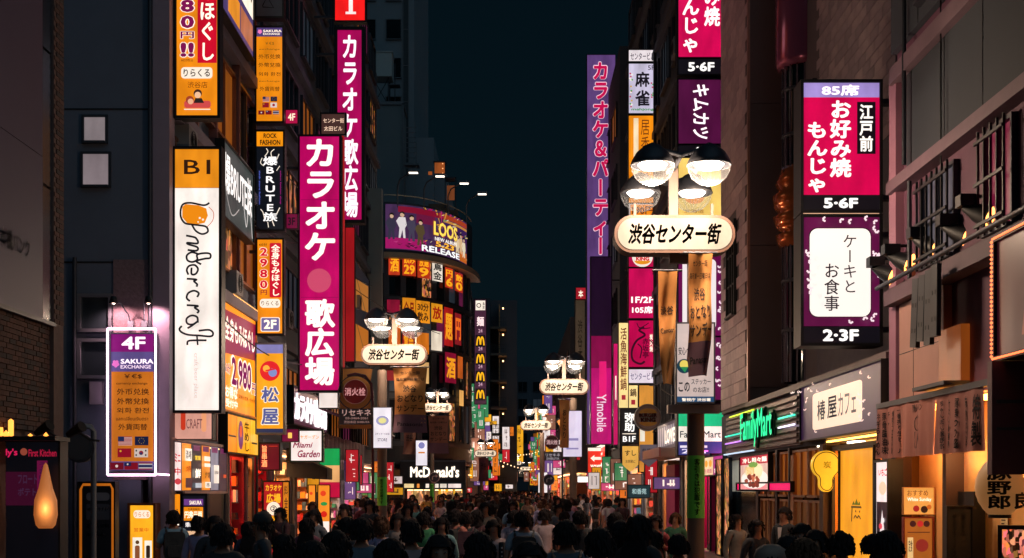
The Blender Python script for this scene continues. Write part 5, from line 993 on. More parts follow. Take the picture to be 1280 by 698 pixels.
g_ = lambda v: (556-v)/24
dd = MB().use(D('#5a1c2c', .5)).prism([(f_(u), g_(v)) for u, v in disc(690, 553, 9, 24)], -.03, .03).build('red_disc', fh2); MB().use(D('#c89898', .5)).tube([(f_(690)+.35*math.cos(t*PI/12), -.032, g_(553)+.35*math.sin(t*PI/12)) for t in range(25)], .02, 5, False).build('rim', dd)
draw(fh2, [('t', '消火栓', 683, 550, 697, 556, T('#d8b0b0', .7), {'b': .04})], f_, g_, 14)
MB().use(D('#5a5a66', .5)).box(f_(680), f_(702), -.02, .02, g_(576), g_(565)).build('advert_plate', fh2); draw(fh2, [('t', 'リセキネ', 682, 567, 700, 571, T('#b8b0b8', .7)), ('t', 'SHIBUYA', 683, 572, 699, 575, T('#b8b0b8', .6))], f_, g_, 10)
MB().use(MET).tube([(f_(703), .03, g_(690)), (f_(703), .03, g_(560)), (f_(698), .03, g_(556))], .05, 6).build('curved_post', fh2)
for px, py, s, lab in ((686, 600, 26, 'round dark road sign with a turn arrow on the mid-street lamp'), (543, 597, 24, 'round road sign with a turn arrow on a thin post before the burger restaurant')):
    a_ = thing('arrow_sign', lab, 'road sign', P(px, py, s)); MB().use(D('#383e50', .4)).tube([(0, -.02, 0), (0, .02, 0)], .28, 22).build('plate', a_)
    MB().use(D('#d0c8c8', .5)).tube([(.26*math.cos(t*PI/12), -.03, .26*math.sin(t*PI/12)) for t in range(25)], .015, 5, False).tube([(-.1, -.03, -.12), (-.1, -.03, .02), (-.04, -.03, .07), (.1, -.03, .07)], .025, 6).add([(.08, -.035, .15), (.19, -.035, .07), (.08, -.035, -.01)], [(2, 1, 0)]).build('arrow', a_)
    MB().use(GREY).tube([(0, .05, .25), (0, .05, -2.2)], .03, 8).build('post', a_)
# vertical sign of yellow arches
VS = ['p', 'x', 'm', 'x', 'm', 'x', 'm', 'x', 'm']
sg_ = sign('arch_column_sign', 'tall narrow sign repeating four yellow arches below a white panel', 'sign', (593.5, 375, 607.5, 505), 16.2, [('p', 593.5, 375, 607.5, 505, E('#583048', .6)), ('p', 594.5, 376, 606.5, 388, CREAM), ('g', disc(598.5, 382, 3), '#302028'), ('g', disc(598.5, 382, 2), CREAM), ('v', '鳥金', 603, 378, 606, 386, '#302028'), ('t', '麺', 596, 396, 605, 408, '#f0d8d8', {'b': .05})]+[e for k in range(4) for e in (
    ('p', 594.5, 419+k*22.3, 606.5, 434+k*22.3, '#181014'), ('l', curve([(596, 432+k*22.3), (596.8, 425+k*22.3), (598.4, 421.5+k*22.3), (599.8, 425+k*22.3), (600.3, 431+k*22.3)], 5), 1.7, T('#ffb818', 1.1)), ('l', curve([(600.7, 431+k*22.3), (601.2, 425+k*22.3), (602.6, 421.5+k*22.3), (604.2, 425+k*22.3), (605, 432+k*22.3)], 5), 1.7, T('#ffb818', 1.1)), ('t', '24', 598, 411.5+k*22.3, 603, 416+k*22.3, '#c8a0b0'))], bw=.05, arm=.5)

# ------------------------------------------------------------------ signs, right side
def petals(x0, y0, x1, y1, n, rr, c='#f4dce4', r=3.2, keep=None):
    out = []
    for _ in range(n*6):
        if len(out) >= n*4: break
        x, y = rr.uniform(x0+r, x1-r), rr.uniform(y0+r, y1-r)
        if keep and keep(x, y): continue
        a = rr.uniform(0, PI)
        for k in range(4): t = a+k*.9; out.append(('g', disc(x+r*.62*math.cos(t), y+r*.62*math.sin(t), r*.42, 7), c))
    return out
rr = random.Random(21)
sign('tall_karaoke_sign', 'tallest violet sign with magenta katakana running down the far corner', 'sign', (734, 69, 769, 555), 21.5, [('p', 734, 69, 769, 555, E('#5a3c72', .95)), ('v', 'カラオケ＆パーティー', 741, 78, 761, 318, '#b8104c', {'b': .07, 'out': '#f0c8d8', 'ow': .04})], bw=.04, arm=-.6, depth=.5)
sign('mobile_shop_sign', 'magenta phone shop sign glowing only in its lower half', 'sign', (739, 322, 764, 555), 24, [('p', 739, 322, 764, 420, E('#2a1030', .5)), ('p', 739, 420.2, 764, 460, E('#8a0848', .8)), ('p', 739, 460.2, 764, 555, E('#b8086a', 1.0)), ('p', 749, 452, 758, 500, E('#e01870', 1)), ('r', 'Y!mobile', 746, 493, 758, 540, '#f8d8e8', {'b': .01})], bw=.05, arm=-.8, depth=.4)
sign('slim_magenta_sign', 'slim plain magenta sign edge beside the phone shop sign', 'sign', (767, 430, 772, 556), 26, [('p', 767, 430, 772, 556, '#c0105c'), ('p', 769, 470, 770.5, 500, CREAM)], bw=.02)
sign('pale_far_sign', 'tall pale unlit signboard just before the violet karaoke sign', 'sign', (719, 375, 731, 482), 19, [('p', 719, 375, 731, 482, D('#a8a090', .6)), ('v', '渋谷本店', 722, 400, 728, 470, D('#605850', .6))], bw=.04)
sign('small_red_sign', 'small red block sign above the pale unlit signboard', 'sign', (720, 360, 732, 375), 19, [('p', 720, 360, 732, 375, '#a01c28'), ('t', '本', 723, 363, 729, 372, CREAM)], bw=.03)
S3 = 30; G3 = 'signs stacked up the dark corner building'
def st_(n, lab, y0, y1, els, x0=786, x1=819.5): return sign(n, lab, 'sign', (x0, y0, x1, y1), S3, els, arm=-.25, group=G3, bw=.04)
st_('building_name_sign', 'white building name box topmost of the corner stack', 63, 77, [('p', 786, 63, 819.5, 77, '#f0e4e8'), ('t', 'センタービル', 788, 66, 818, 75, '#403848', {'b': .02})])
st_('mahjong_sign', 'pale mahjong parlour sign marked 5F with tiny coloured dots', 80, 142, [('p', 786, 80, 819.5, 142, '#c8c0d8'), ('t', '5F', 810, 82, 818, 88, '#403850'), ('t', '麻', 794, 90, 812, 109, '#18141c', {'b': .05}), ('t', '雀', 794, 113, 812, 133, '#18141c', {'b': .05})]+[('g', disc(rr.choice([789, 816])+rr.uniform(-2, 2), rr.uniform(90, 134), 1.2, 6), rr.choice(['#f8f0e0', '#50a050', '#d0a020', '#c04060'])) for _ in range(26)]+[('t', 'mahjong', 789, 136, 817, 140, '#30883a', {'b': .04})])
st_('izakaya_sign', 'orange sign with thin brush strokes behind the biggest lamp', 145, 254, [('p', 786, 145, 819.5, 254, OR), ('p', 792, 148, 798, 250, '#f0d8b0'), ('v', '居香梅処', 801, 150, 812, 235, '#6a3010', {'b': 0})])
st_('price_board_sign', 'orange handwritten 190 yen board over small dishes', 255, 300, [('p', 786, 255, 819.5, 300, '#c8b8b4'), ('p', 788, 256, 818, 271, '#f08a18'), ('t', '190円', 790, 258, 817, 269, '#602010', {'b': .04})]+[('g', disc(rr.uniform(789, 817), rr.uniform(276, 296), 2, 8), rr.choice(['#40884a', '#a03838', '#d0a040'])) for _ in range(14)])
def bk(cx, cy, r, bun='#e89018', ink='#c8182c', bgc='#f4e8dc', ring='#305090'):
    w = r*1.0
    return [('g', disc(cx, cy, r, 28), bgc), ('g', [(cx+r*.78*math.cos(t*PI/12), cy-.36*r-r*.42*math.sin(t*PI/12)) for t in range(13)], bun), ('g', [(cx+r*.78*math.cos(t*PI/12), cy+.40*r+r*.36*math.sin(t*PI/12)) for t in range(13)], bun),
        ('t', 'BURGER', cx-r*.78, cy-r*.36, cx+r*.78, cy-r*.0, ink, {'b': .09}), ('t', 'KING', cx-r*.62, cy+r*.02, cx+r*.66, cy+r*.40, ink, {'b': .1})]
st_('burger_logo_sign', 'red sign with white round burger logo hidden half behind the street-name board', 302, 334, [('p', 786, 302, 819.5, 334, '#b00a44')]+bk(803, 321, 13))
st_('seat_count_sign', 'red sign reading 1F/2F 105 seats', 336, 398, [('p', 786, 336, 819.5, 398, '#c00a50'), ('t', '1F/2F', 789, 371, 817, 379, '#fff0ee', {'b': .05}), ('t', '105席', 790, 383, 816, 392, '#fff0ee', {'b': .05})])
st_('prawn_sign', 'crimson sign with black curled prawn brush drawing', 401, 459, [('p', 786, 401, 819.5, 459, '#b80448'), ('l', curve([(805, 409), (799, 413), (806, 419), (796, 426), (790, 438), (791, 450), (800, 455), (806, 452)]), 2.6, '#30081c'), ('l', curve([(796, 404), (800, 410), (811, 404)]), 1.1, '#30081c'), ('l', curve([(813, 410), (804, 411), (798, 409)]), 1.1, '#30081c'), ('v', '赤坂亭', 803, 423, 811, 448, '#30081c', {'b': .03}), ('l', curve([(797, 430), (802, 436), (800, 448)]), 1.6, '#30081c'), ('v', '炭火焼', 812, 418, 816, 440, CREAM, {'b': .03})])
st_('building_name_sign', 'white building name box lowest of the corner stack', 462, 479, [('p', 786, 462, 819.5, 479, '#ecdce8'), ('t', 'センタービル', 788, 466, 818, 475, '#6a6480')])
S4 = 31
sign('hotpot_sign', 'cream vertical sign with brown hotpot characters left of the crimson prawn sign', 'sign', (773.5, 404, 785, 510), S4, [('p', 773.5, 404, 785, 510, CR), ('v', '活魚海鮮鍋', 775.5, 410, 783.5, 488, '#6a2818', {'b': .03}), ('p', 777, 494, 782, 500, '#a02030')], bw=.03)
sign('hotpot_label', 'pale yellow box with a pot character under the lowest building name box', 'sign', (786, 482, 797, 510), S4, [('p', 786, 482, 797, 510, CR), ('t', '鍋', 787.5, 486, 795.5, 496, '#402018', {'b': .04}), ('p', 789, 500, 794, 506, '#a02030')], bw=.02)
sign('basement_sign', 'black B1F sign with two bold white characters', 'sign', (776, 512, 797, 554), S4+1, [('p', 776, 512, 797, 554, E('#18161c', .6)), ('v', '弥助', 780.5, 516, 793.5, 540, '#f4f0ec', {'b': .06}), ('p', 778, 542, 795, 543, CREAM), ('t', 'B1F', 778.5, 545.5, 794.5, 552.5, '#f4f0ec', {'b': .04})], bw=.04)
sign('yellow_panel_sign', 'plain amber lit panel behind the round burger plate', 'sign', (799, 482, 820, 590), S4-1, [('p', 799, 482, 820, 590, E('#d8903a', .9)), ('p', 800, 530, 806, 552, '#e8e0d0')], bw=.04)
rb = sign('round_burger_sign', 'round dim burger restaurant plate sticking out above the sushi shields', 'sign', (793, 505, 827, 539), 34, [('g', disc(810, 522, 16.2, 30), D('#7a6058', .35, .3))]+[(e[0], *e[1:]) for e in bk(810, 522, 14.5, D('#c88a30', .4), D('#8a2028', .4), D('#8a7068', .4))], cab=False)
MB().use(ALU).tube([(0, .3, .5), (0, 0, .5)], .5, 28).build('drum', rb)
for lab, rect, c, t, ink in (('yellow shield-shaped sushi sign with black kana', (778, 558, 798, 590), '#e8b050', 'すし', '#302018'), ('grey shield-shaped sign lettered SUSHI', (800, 556, 822, 584), '#5a5058', 'SUSHI', '#18141c')):
    x0, y0, x1, y1 = rect; cx = (x0+x1)/2
    o = sign('shield_sign', lab, 'sign', rect, 33, [('g', [(x0, y0), (x1, y0), (x1, y1-9), (cx+5, y1-4), (cx, y1), (cx-5, y1-4), (x0, y1-9)][::-1], E(c, .85)), ('t', t, x0+3, y0+5, x1-3, y0+12, ink, {'b': .03})]+([('t', 'お気軽に', x0+4, y0+17, x1-4, y0+21, '#503020')] if t == 'すし' else []), cab=False)
    MB().use(MET).prism([((u-cx)/33, (y1-v)/33) for u, v in [(x0, y0), (x1, y0), (x1, y1-9), (cx, y1), (x0, y1-9)]], .0, .1).build('back_plate', o)
# magenta column at the store corner
s = 40
G5 = 'signs stacked above the convenience store corner'
def fcol(n, lab, y0, y1, els): return sign(n, lab, 'sign', (848, y0, 904, y1), s, els, arm=-.2, group=G5, bw=.04, depth=.5)
fcol('okonomiyaki_sign', 'magenta okonomiyaki sign with white kana cut by the top of the picture', -60, 72, [('p', 848, -60, 904, 72, '#d00850'), ('v', 'お好み焼', 880, -66, 900, 33, '#fff0f0', {'b': .05}), ('v', 'もんじゃ', 853, -24, 874, 66, '#fff0f0', {'b': .05})])
fcol('floor_number_sign', 'black strip reading 5·6F under the cut-off magenta sign', 74, 93, [('p', 848, 74, 904, 93, E('#16121a', .6)), ('t', '5·6F', 860, 78, 893, 89.5, '#f4f0ec', {'b': .06})])
fcol('cutlet_sign', 'dark purple sign with white kana lying on their side', 100, 180, [('p', 848, 100, 904, 180, E('#50103c', .9)), ('r', 'キムカツ', 866, 106, 886, 174, '#fff0f4', {'b': .04})])
fcol('floor_number_sign', 'black strip reading 4F behind the lamp caps', 182, 196, [('p', 848, 182, 904, 196, E('#16121a', .6)), ('t', '4F', 866, 184, 882, 194, '#f4f0ec', {'b': .06})])
fcol('food_sign', 'pale yellow food picture sign seen through the glass lamp bowls', 198, 272, [('p', 848, 198, 904, 272, E('#f0c868', 1.05)), ('g', disc(868, 248, 12, 20, 7), '#f08a18'), ('g', disc(870, 243, 7, 14, 4), '#40903a'), ('t', '北海道', 855, 262, 880, 267, '#a07030')])
fcol('flower_sign', 'purple flower-patterned sign with a blank cream middle behind the banners', 320, 420, [('p', 848, 320, 904, 420, E('#6a0a4c', .9)), ('g', rrect(853, 312+12, 895, 412, 6), '#f4e8e8'), ('v', 'ケーキ', 878, 336, 886, 372, '#3a2a30')]+petals(896, 322, 904, 418, 9, rr, r=2.6))
fcol('flower_strip_sign', 'lower purple flower-patterned strip above the green store box', 422, 500, [('p', 848, 422, 904, 500, E('#64104a', .85))]+petals(892, 424, 904, 498, 8, rr, r=2.8))
fcol('store_box_sign', 'green, white and blue convenience store lightbox behind the pole', 516, 569, [('p', 848, 516, 904, 533, '#20c080'), ('p', 848, 533.2, 904, 552, '#fbf4e4'), ('p', 848, 552.2, 904, 569, '#38387a'), ('t', 'FamilyMart', 850, 539, 901, 550, '#2a3440', {'b': .02}), ('p', 850, 557, 884, 560, '#e8e0f0'), ('t', '24h', 852, 561.5, 882, 567, '#e8e0f0')])
wsign('drinks_poster_row', 'row of small lit drink posters under the green store box', 'poster', 5.95, 880, 905, Zp(594, 41.5), Zp(572, 41.5), 100, 40, [('p', 0, 0, 48, 40, '#f8d0a0'), ('p', 50, 0, 100, 40, '#a8207a'), ('g', disc(14, 14, 8, 14), '#f0a030'), ('g', disc(36, 14, 8, 14), '#f0a030'), ('g', disc(66, 14, 7, 14), '#e080c0'), ('g', disc(86, 14, 7, 14), '#e080c0'), ('t', '生麦酒', 6, 26, 44, 36, '#a03060'), ('t', '割引', 58, 26, 92, 36, CREAM)])
for pa, pb, lab, sd in ((896, 903, 'narrow glittering strip of stickers nearer the big pole', 5), (906, 913, 'narrow glittering strip of stickers at the store corner pier', 8)):
    wsign('sticker_strip', lab, 'sign', 5.92, pa, pb, .15, 2.85, 20, 100, [('p', 0, 0, 20, 100, goods('#f0a040', .8, 9, sd))], bw=.02, depth=.05)
# cafe and restaurant signs
s = 75; X0, X1 = 1004, 1099
rs = sign('restaurant_sign', 'biggest magenta and black sign for okonomiyaki marked 85 seats and 5·6F', 'sign', (X0, 104, X1, 263), s, [('p', X0, 104, X1, 122, '#9a86c8'), ('t', '85席', 1027, 106, 1074, 120, '#fff0f8', {'b': .06}), ('p', X0, 122.2, X1, 244, '#c80448'), ('v', 'お好み焼', 1037, 126, 1064, 222, '#fff2ee', {'b': .06}), ('v', 'もんじゃ', 1009, 153, 1034, 241, '#fff2ee', {'b': .06}), ('p', 1071, 128, 1094, 193, E('#181018', .6)), ('v', '江戸前', 1074, 131, 1091, 190, '#f8f0e8', {'b': .05}), ('p', X0, 245, X1, 263, E('#18141a', .6)), ('t', '5·6F', 1029, 248, 1072, 261, '#f8f4f0', {'b': .07})], bw=.05, arm=-.6, depth=.5, group='double restaurant sign by the tiled wall')
keep = lambda x, y: 1010 < x < 1090 and 280 < y < 399
sign('tea_room_sign', 'flower-bordered cream cake and meals sign marked 2·3F', 'sign', (X0, 272, X1, 429), s, [('p', X0, 264.5, X1, 271.5, '#d8a888'), ('p', X0, 272, X1, 408, E('#5c1040', .9)), ('g', rrect(1011, 285, 1089, 397, 10), '#2a1420'), ('g', rrect(1012, 286, 1088, 396, 10), '#fff6ee'), ('v', 'ケーキと', 1054, 294, 1070, 366, '#382a30', {'b': .005}), ('v', 'お食事', 1030, 330, 1049, 389, '#302228', {'b': .015}), ('p', X0, 409, X1, 429, E('#14121a', .6)), ('t', '2·3F', 1028, 412, 1073, 427, '#f8f4f0', {'b': .07})]+petals(X0, 272, X1, 408, 26, rr, r=3.4, keep=keep), bw=.05, arm=-.6, depth=.5, group='double restaurant sign by the tiled wall')
rr = random.Random(4)
kp = lambda x, y: 20 < x < 80 and 12 < y < 62
cf = wsign('cafe_fascia_sign', 'purple flower-strewn cafe sign with cream centre and brush characters', 'sign', 5.85, 1002, 1104, 3.0, 4.06, 100, 72, [('p', 0, 0, 100, 72, E('#3c2048', .5)), ('g', rrect(17, 13, 79, 61, 4), '#f6dcc0'), ('v', '椿', 24, 24, 35, 50, '#1c1820', {'b': .02}), ('t', '屋', 38, 23, 50, 50, '#1c1820', {'b': .02}), ('t', 'カフェ', 52, 22, 73, 50, '#1c1820', {'b': .01})]+petals(1, 2, 99, 70, 26, rr, '#f0d8d0', 2.0, kp), bw=.03, depth=.25)
wf = thing('store_fascia', 'ribbed convenience store fascia with glowing green letters', 'shop fascia', (5.95, 30.9, 2.95), -PI/2)
mb = MB().use(D('#8a7470', .4, .3, .15)); mb.box(-4.4, 4.35, .02, .1, 0, 1.05)
for i in range(8): z = .04+i*.128; mb.box(-4.4, 4.35, -.05, .019, z, z+.07)
mb.build('ribbed_panel', wf)
fxx = lambda u: -2.7+5.6*(u)/100
fzz = lambda v: .06+.92*(1-v/100)
for nm, c, y in (('letter_rim', D('#0c3c2c', .5), -.10), ('lettering', E('#3cf0a4', 1.0, True, False), -.16)):
    mb = MB().use(c); v2, f2 = fit(glyphs('FamilyMart', .03 if nm == 'lettering' else .07), (20, 2, 90, 98) if nm == 'lettering' else (19.4, -1, 90.6, 101)); mb.add([(fxx(a), y, fzz(b)) for a, b in v2], f2)
    if nm != 'lettering': extr(mb, v2, f2, fxx, fzz, -.05, abs(y)-.05)
    mb.build(nm, wf)
for a, b, z, c in ((-4.3, -1.9, .5, '#20c0a0'), (-4.3, -2.0, .3, '#b070d0'), (2.7, 4.3, .62, '#40e0b0'), (2.7, 4.3, .42, '#e8e0ff')): MB().use(E(c, 2.0, False, False)).tube([(a, -.08, z), (b, -.08, z)], .02, 6).build('neon_line', wf)
mb = MB().use(E('#c8e030', 1.6, True, False)).tube([(-3.6, -.08, 1.0), (-.2, -.08, 1.0)], .02, 6).build('neon_line', wf)
wsign('food_poster', 'bright noodle dish poster in the convenience store window', 'poster', 5.96, 926, 962, Zp(612, 51)+.0, Zp(570, 51), 100, 90, [('p', 0, 0, 100, 90, E('#d8b0a0', 1)), ('p', 0, 0, 100, 22, '#b01030'), ('t', '冷し担々麺', 8, 4, 92, 18, CREAM, {'b': .05}), ('g', disc(50, 62, 46, 30, 26), '#fff4e8'), ('g', disc(50, 42, 30, 24, 24), '#ffe8b8'), ('g', disc(48, 24, 16, 18, 8), '#70a040')]+[('g', disc(50+32*math.cos(i*.7)*rr.uniform(.3, 1), 66+14*math.sin(i*.9), rr.uniform(4, 7), 10), rr.choice(['#a04028', '#c86848', '#7a2c20'])) for i in range(22)]+[('l', curve([(25+i*6, 50), (32+i*5, 30), (40+i*4, 48)]), 1.5, '#e8b860') for i in range(7)])
wsign('pink_light_strip', 'pink glowing strip below the noodle poster', 'sign', 5.96, 922, 990, 2.0, 2.15, 100, 10, [('p', 0, 0, 100, 10, E('#e0105c', 1.2))], depth=.05)
yb = sign('cup_shaped_sign', 'yellow light shaped like a round spoon hanging from the cafe ceiling', 'sign', (1007, 563, 1047, 615), 66, [], cab=False)
def balloon(o):
    return [((u-1030)/66*o, (589-v)/66*o) for u, v in [(1030+17.5*math.cos(math.radians(a)), 581-17.5*math.sin(math.radians(a))) for a in range(-50, 236, 13)]+curve([(1020, 595), (1022, 600), (1022, 608), (1027, 614), (1034, 614), (1038, 608), (1038, 600), (1041, 594.5)], 3)]
ff = MB().use(E('#f0b428', .95)).prism([(x+.05, z+.39) for x, z in balloon(1.0)][::-1], -.18, .0).build('lit_body', yb)
MB().use(D('#201408', .5)).tube([(x+.05, -.183, z+.39) for x, z in balloon(.93)], .008, 4, False).build('outline', ff)
draw(yb, [('t', '炭', 1026, 577, 1036, 586, '#a07010')], lambda u: (u-1027)/66, lambda v: (615-v)/66, 65)
MB().use(MET).tube([(.05, -.09, .78), (.05, -.09, 1.0)], .02, 6).build('hanger', yb)
wsign('charcoal_panel', 'tall amber lit panel with a small bearded face mark at the cafe door', 'sign', 6.0, 1051, 1094, .3, 2.72, 60, 130, [('p', 0, 0, 60, 130, E('#ee9a20', 1.05)), ('p', 20, 53, 38, 55, '#5a4010'), ('l', [(22, 53), (21, 68)], 1.8, '#5a4010'), ('g', [(22, 52), (25, 48), (27, 51), (30, 46), (33, 51), (35, 48), (37, 52)], '#5a6010'), ('g', disc(29, 58, 1.2, 8), '#5a4010'), ('g', disc(36, 58, 1.2, 8), '#5a4010'), ('l', curve([(26, 65), (29, 62), (32, 64), (35, 62), (38, 65)]), 1.6, '#5a4010'), ('v', '炭リッチ', 8, 88, 17, 128, '#a06010', {'b': .02})], depth=.08)
wsign('white_dessert_sign', 'narrow white lit sign with a red and white dessert picture', 'sign', 5.8, 1096, 1112, .9, 2.45, 30, 130, [('p', 0, 0, 30, 130, E('#f8e4e0', 1.05)), ('t', 'いちご', 5, 8, 25, 18, '#c81838', {'b': .05}), ('g', disc(15, 34, 9, 16), '#f0d0b0'), ('p', 2, 52, 28, 118, '#281820'), ('g', [(8, 100), (22, 100), (15, 62)], '#f0e0e0'), ('g', disc(15, 102, 8, 14, 7), '#c02030'), ('g', disc(12, 84, 4, 10), '#e04858'), ('g', disc(18, 76, 3.5, 10), '#f8f0f0'), ('t', '氷メロン', 4, 120, 26, 128, '#802040')], depth=.2)
def spot(px, py, s, lab, arm=.85):
    c = P(px, py, s); t_ = thing('sign_spotlight', lab, 'spotlight', c, 0, 'black spotlights on wall arms')
    MB().use(BLK).tube([(.0, .02, .06), (.09, -.05, .0), (.18, -.14, -.06)], [.03, .08, .11], 14).box(-.06, .1, -.07, .07, .06, .16).build('barrel', t_)
    MB().use(BLK).tube([(0, 0, .1), (.04, 0, .15), (arm, 0, .15)], .018, 6).box(arm-.02, arm+.02, -.06, .06, .08, .22).build('arm', t_)
    MB().use(E('#ffa050', 5.0, False, False)).tube([(.182, -.142, -.062), (.215, -.18, -.085)], [.108, .08], 14).build('lens', t_)
    MB().use(D('#d89060', .6)).prism([(.10, -.10), (.24, -.06), (.32, -.19), (.19, -.24)], -.215, -.205).build('shade_flap', t_)  # orange base colour carries the lamplight on this metal flap
    l = bpy.data.lights.new('lamp_light', 'SPOT'); l.energy = 260; l.color = (1, .42, .16); l.spot_size = 2.2; l.spot_blend = .7; l.shadow_soft_size = .06
    link('lamp_light', l, t_, (.27, -.27, -.12), (math.radians(14), math.radians(-38), 0)); t_.scale = (1.5, 1.5, 1.5); return t_
for px, py, s, lab in ((1092, 341, 79, 'wall spotlight almost touching the 2·3F sign'), (1111, 326, 82, 'second wall spotlight from the 2·3F sign'), (1143, 306, 86, 'middle wall spotlight before the first barred window'), (1180, 291, 92, 'wall spotlight in front of the first barred window bars'), (1206, 268, 98, 'highest and largest wall spotlight toward the second barred window')):
    spot(px, py, s, lab, 6.0-(px-640)/s+.0 if px < 1200 else .9)
# ramen curtain
rc = thing('shop_curtain', 'pinkish brown ramen shop curtain with vertical black writing', 'curtain', (5.72, 17.6, 2.5), -PI/2)
wd = 4.9; n = 60
def cpos(u, v, o=0): return ((u-.5)*wd, -(.03*math.sin(u*46)+.02*math.sin(u*103))*(.3+v)-o, .78*(1-v))
for k, (a, b) in enumerate(((0, .26), (.262, .575), (.577, .92))):
    m_ = MB().use(D(('#b0746a', '#b87a6e', '#b0746a')[k], .8, 0, .12, 3, .1)); q = 24
    m_.add([cpos(a+(b-a)*i/q, j/4) for j in range(5) for i in range(q+1)], [(j*(q+1)+i, j*(q+1)+i+1, (j+1)*(q+1)+i+1, (j+1)*(q+1)+i) for j in range(4) for i in range(q)], True); pn = m_.build('curtain_panel', rc)
    cols = ([('一番搾り生ビール', .225), ('焼餃子定食各種', .18), ('チャーハン', .135), ('豚骨醤油味', .08), ('ネギらーめん', .03)], [], [('ちゃんぽん豚野郎', .62), ('汁なし豚野郎', .68), ('豚まつり盛', .74), ('味噌野郎', .80), ('特製', .88)])[k]
    for t, u in cols:
        vs, fs = fit(vertical(t, .03), (u-.012, .1, u+.016, .92)); MB().use(D('#241418', .8, 0, .1)).add([cpos(x, y, .012) for x, y in vs], fs).build('lettering', pn)
    if k == 1:
        vs, fs = fit(glyphs('豚骨ラーメン', .03), (.36, .06, .46, .2)); MB().use(D('#241418', .8, 0, .1)).add([cpos(x, y, .012) for x, y in vs], fs).build('lettering', pn)
        for pts in ([(.41+.028*math.cos(t*.35), .42+.13*math.sin(t*.35)) for t in range(19)], [(.385, .56), (.375, .7), (.385, .86), (.435, .86), (.445, .7), (.435, .56)], [(.39, .32), (.41, .26), (.43, .32)]):
            L, Rr = stroke(pts, .006); m2 = len(L); MB().use(D('#3a2428', .8, 0, .1)).add([cpos(x, y, .012) for x, y in L+Rr], [(i, i+1, m2+i+1, m2+i) for i in range(m2-1)]).build('line_drawing', pn)
pl_ = thing('paper_lantern', 'big cream paper lantern with black brush characters by the ramen entrance', 'lantern', (5.83, 15.3, 1.72))
m, nt, b = nodes('lantern_paper'); b.inputs['Base Color'].default_value = (.7, .5, .3, 1); b.inputs['Emission Color'].default_value = (1, .42, .12, 1); b.inputs['Emission Strength'].default_value = .16
pr = [(.12, .0)]+[(.12+.16*math.sin(PI*t/14)**.6+(.006 if t % 2 else 0), .03+t*.62/14) for t in range(1, 14)]+[(.12, .68)]
MB().use(m).lathe(pr, (0, 0, 0), 28).build('paper_shade', pl_); MB().use(BLK).lathe([(0, -.03), (.13, -.03), (.13, .03), (0, .03)], n=20).lathe([(0, .66), (.13, .66), (.13, .73), (0, .73)], n=20).tube([(0, 0, .73), (0, 0, .95)], .01, 5).build('lantern_rim', pl_)
for t, a0 in (('豚野郎', -112), ('良', -50)):
    vs, fs = fit(vertical(t, .06), (-.14, .12 if len(t) > 1 else .42, .14, .62)); MB().use(BLK).add([((.292)*math.cos(math.radians(a0)+x/.29), .292*math.sin(math.radians(a0)+x/.29), .7-y) for x, y in vs], fs).build('lettering', pl_)
sign('tied_menu_sign', 'warm cream hanging sign with dark fruit picture under the curtain', 'sign', (1129, 610, 1167, 643), 84, [('p', 1129, 610, 1167, 643, E('#f0a850', .85)), ('t', 'おすすめ', 1134, 613, 1160, 620, '#8a4018'), ('t', 'White Sunday', 1134, 622, 1164, 628, '#fff4d8', {'b': .03}), ('g', disc(1145, 636, 4, 12), '#a02020'), ('g', disc(1155, 637, 4.5, 12), '#301810'), ('g', disc(1161, 634, 3, 12), '#c06020')], depth=.04, bw=.01, frame=D('#c08040', .6))
sign('food_menu_board', 'red framed food menu board beneath the warm hanging sign', 'menu board', (1130, 648, 1165, 706), 84, [('p', 1130, 648, 1165, 706, E('#c8702a', .6)), ('g', disc(1141, 655, 4, 12), '#401818'), ('g', disc(1150, 655, 4, 12), '#c02828'), ('g', disc(1158, 655, 4, 12), '#401818'), ('p', 1134, 665, 1162, 666, '#401818'), ('p', 1134, 672, 1141, 700, '#e8c080'), ('g', disc(1152, 682, 8, 16), '#8a2820'), ('t', '定食', 1135, 675, 1140, 690, '#401818')], depth=.05, bw=.02, frame=D('#8a3028', .5))
sign('black_menu_board', 'tall black chalk menu board leaning in the ramen entrance', 'menu board', (1184, 634, 1214, 710), 95, [('p', 1184, 634, 1214, 710, D('#15171b', .6)), ('v', '本日のラーメン', 1190, 642, 1196, 698, D('#5a5a5a', .8)), ('v', '味玉入', 1201, 642, 1206, 670, D('#4a4a4a', .8))], depth=.05, bw=.02)
bp = sign('photo_rack', 'bright rack of small food photos at the bottom corner', 'rack', (1254, 662, 1290, 704), 102, [('p', 1254, 662, 1290, 704, goods('#ff9050', .9, 14, 3))], depth=.1, yaw=-.4)
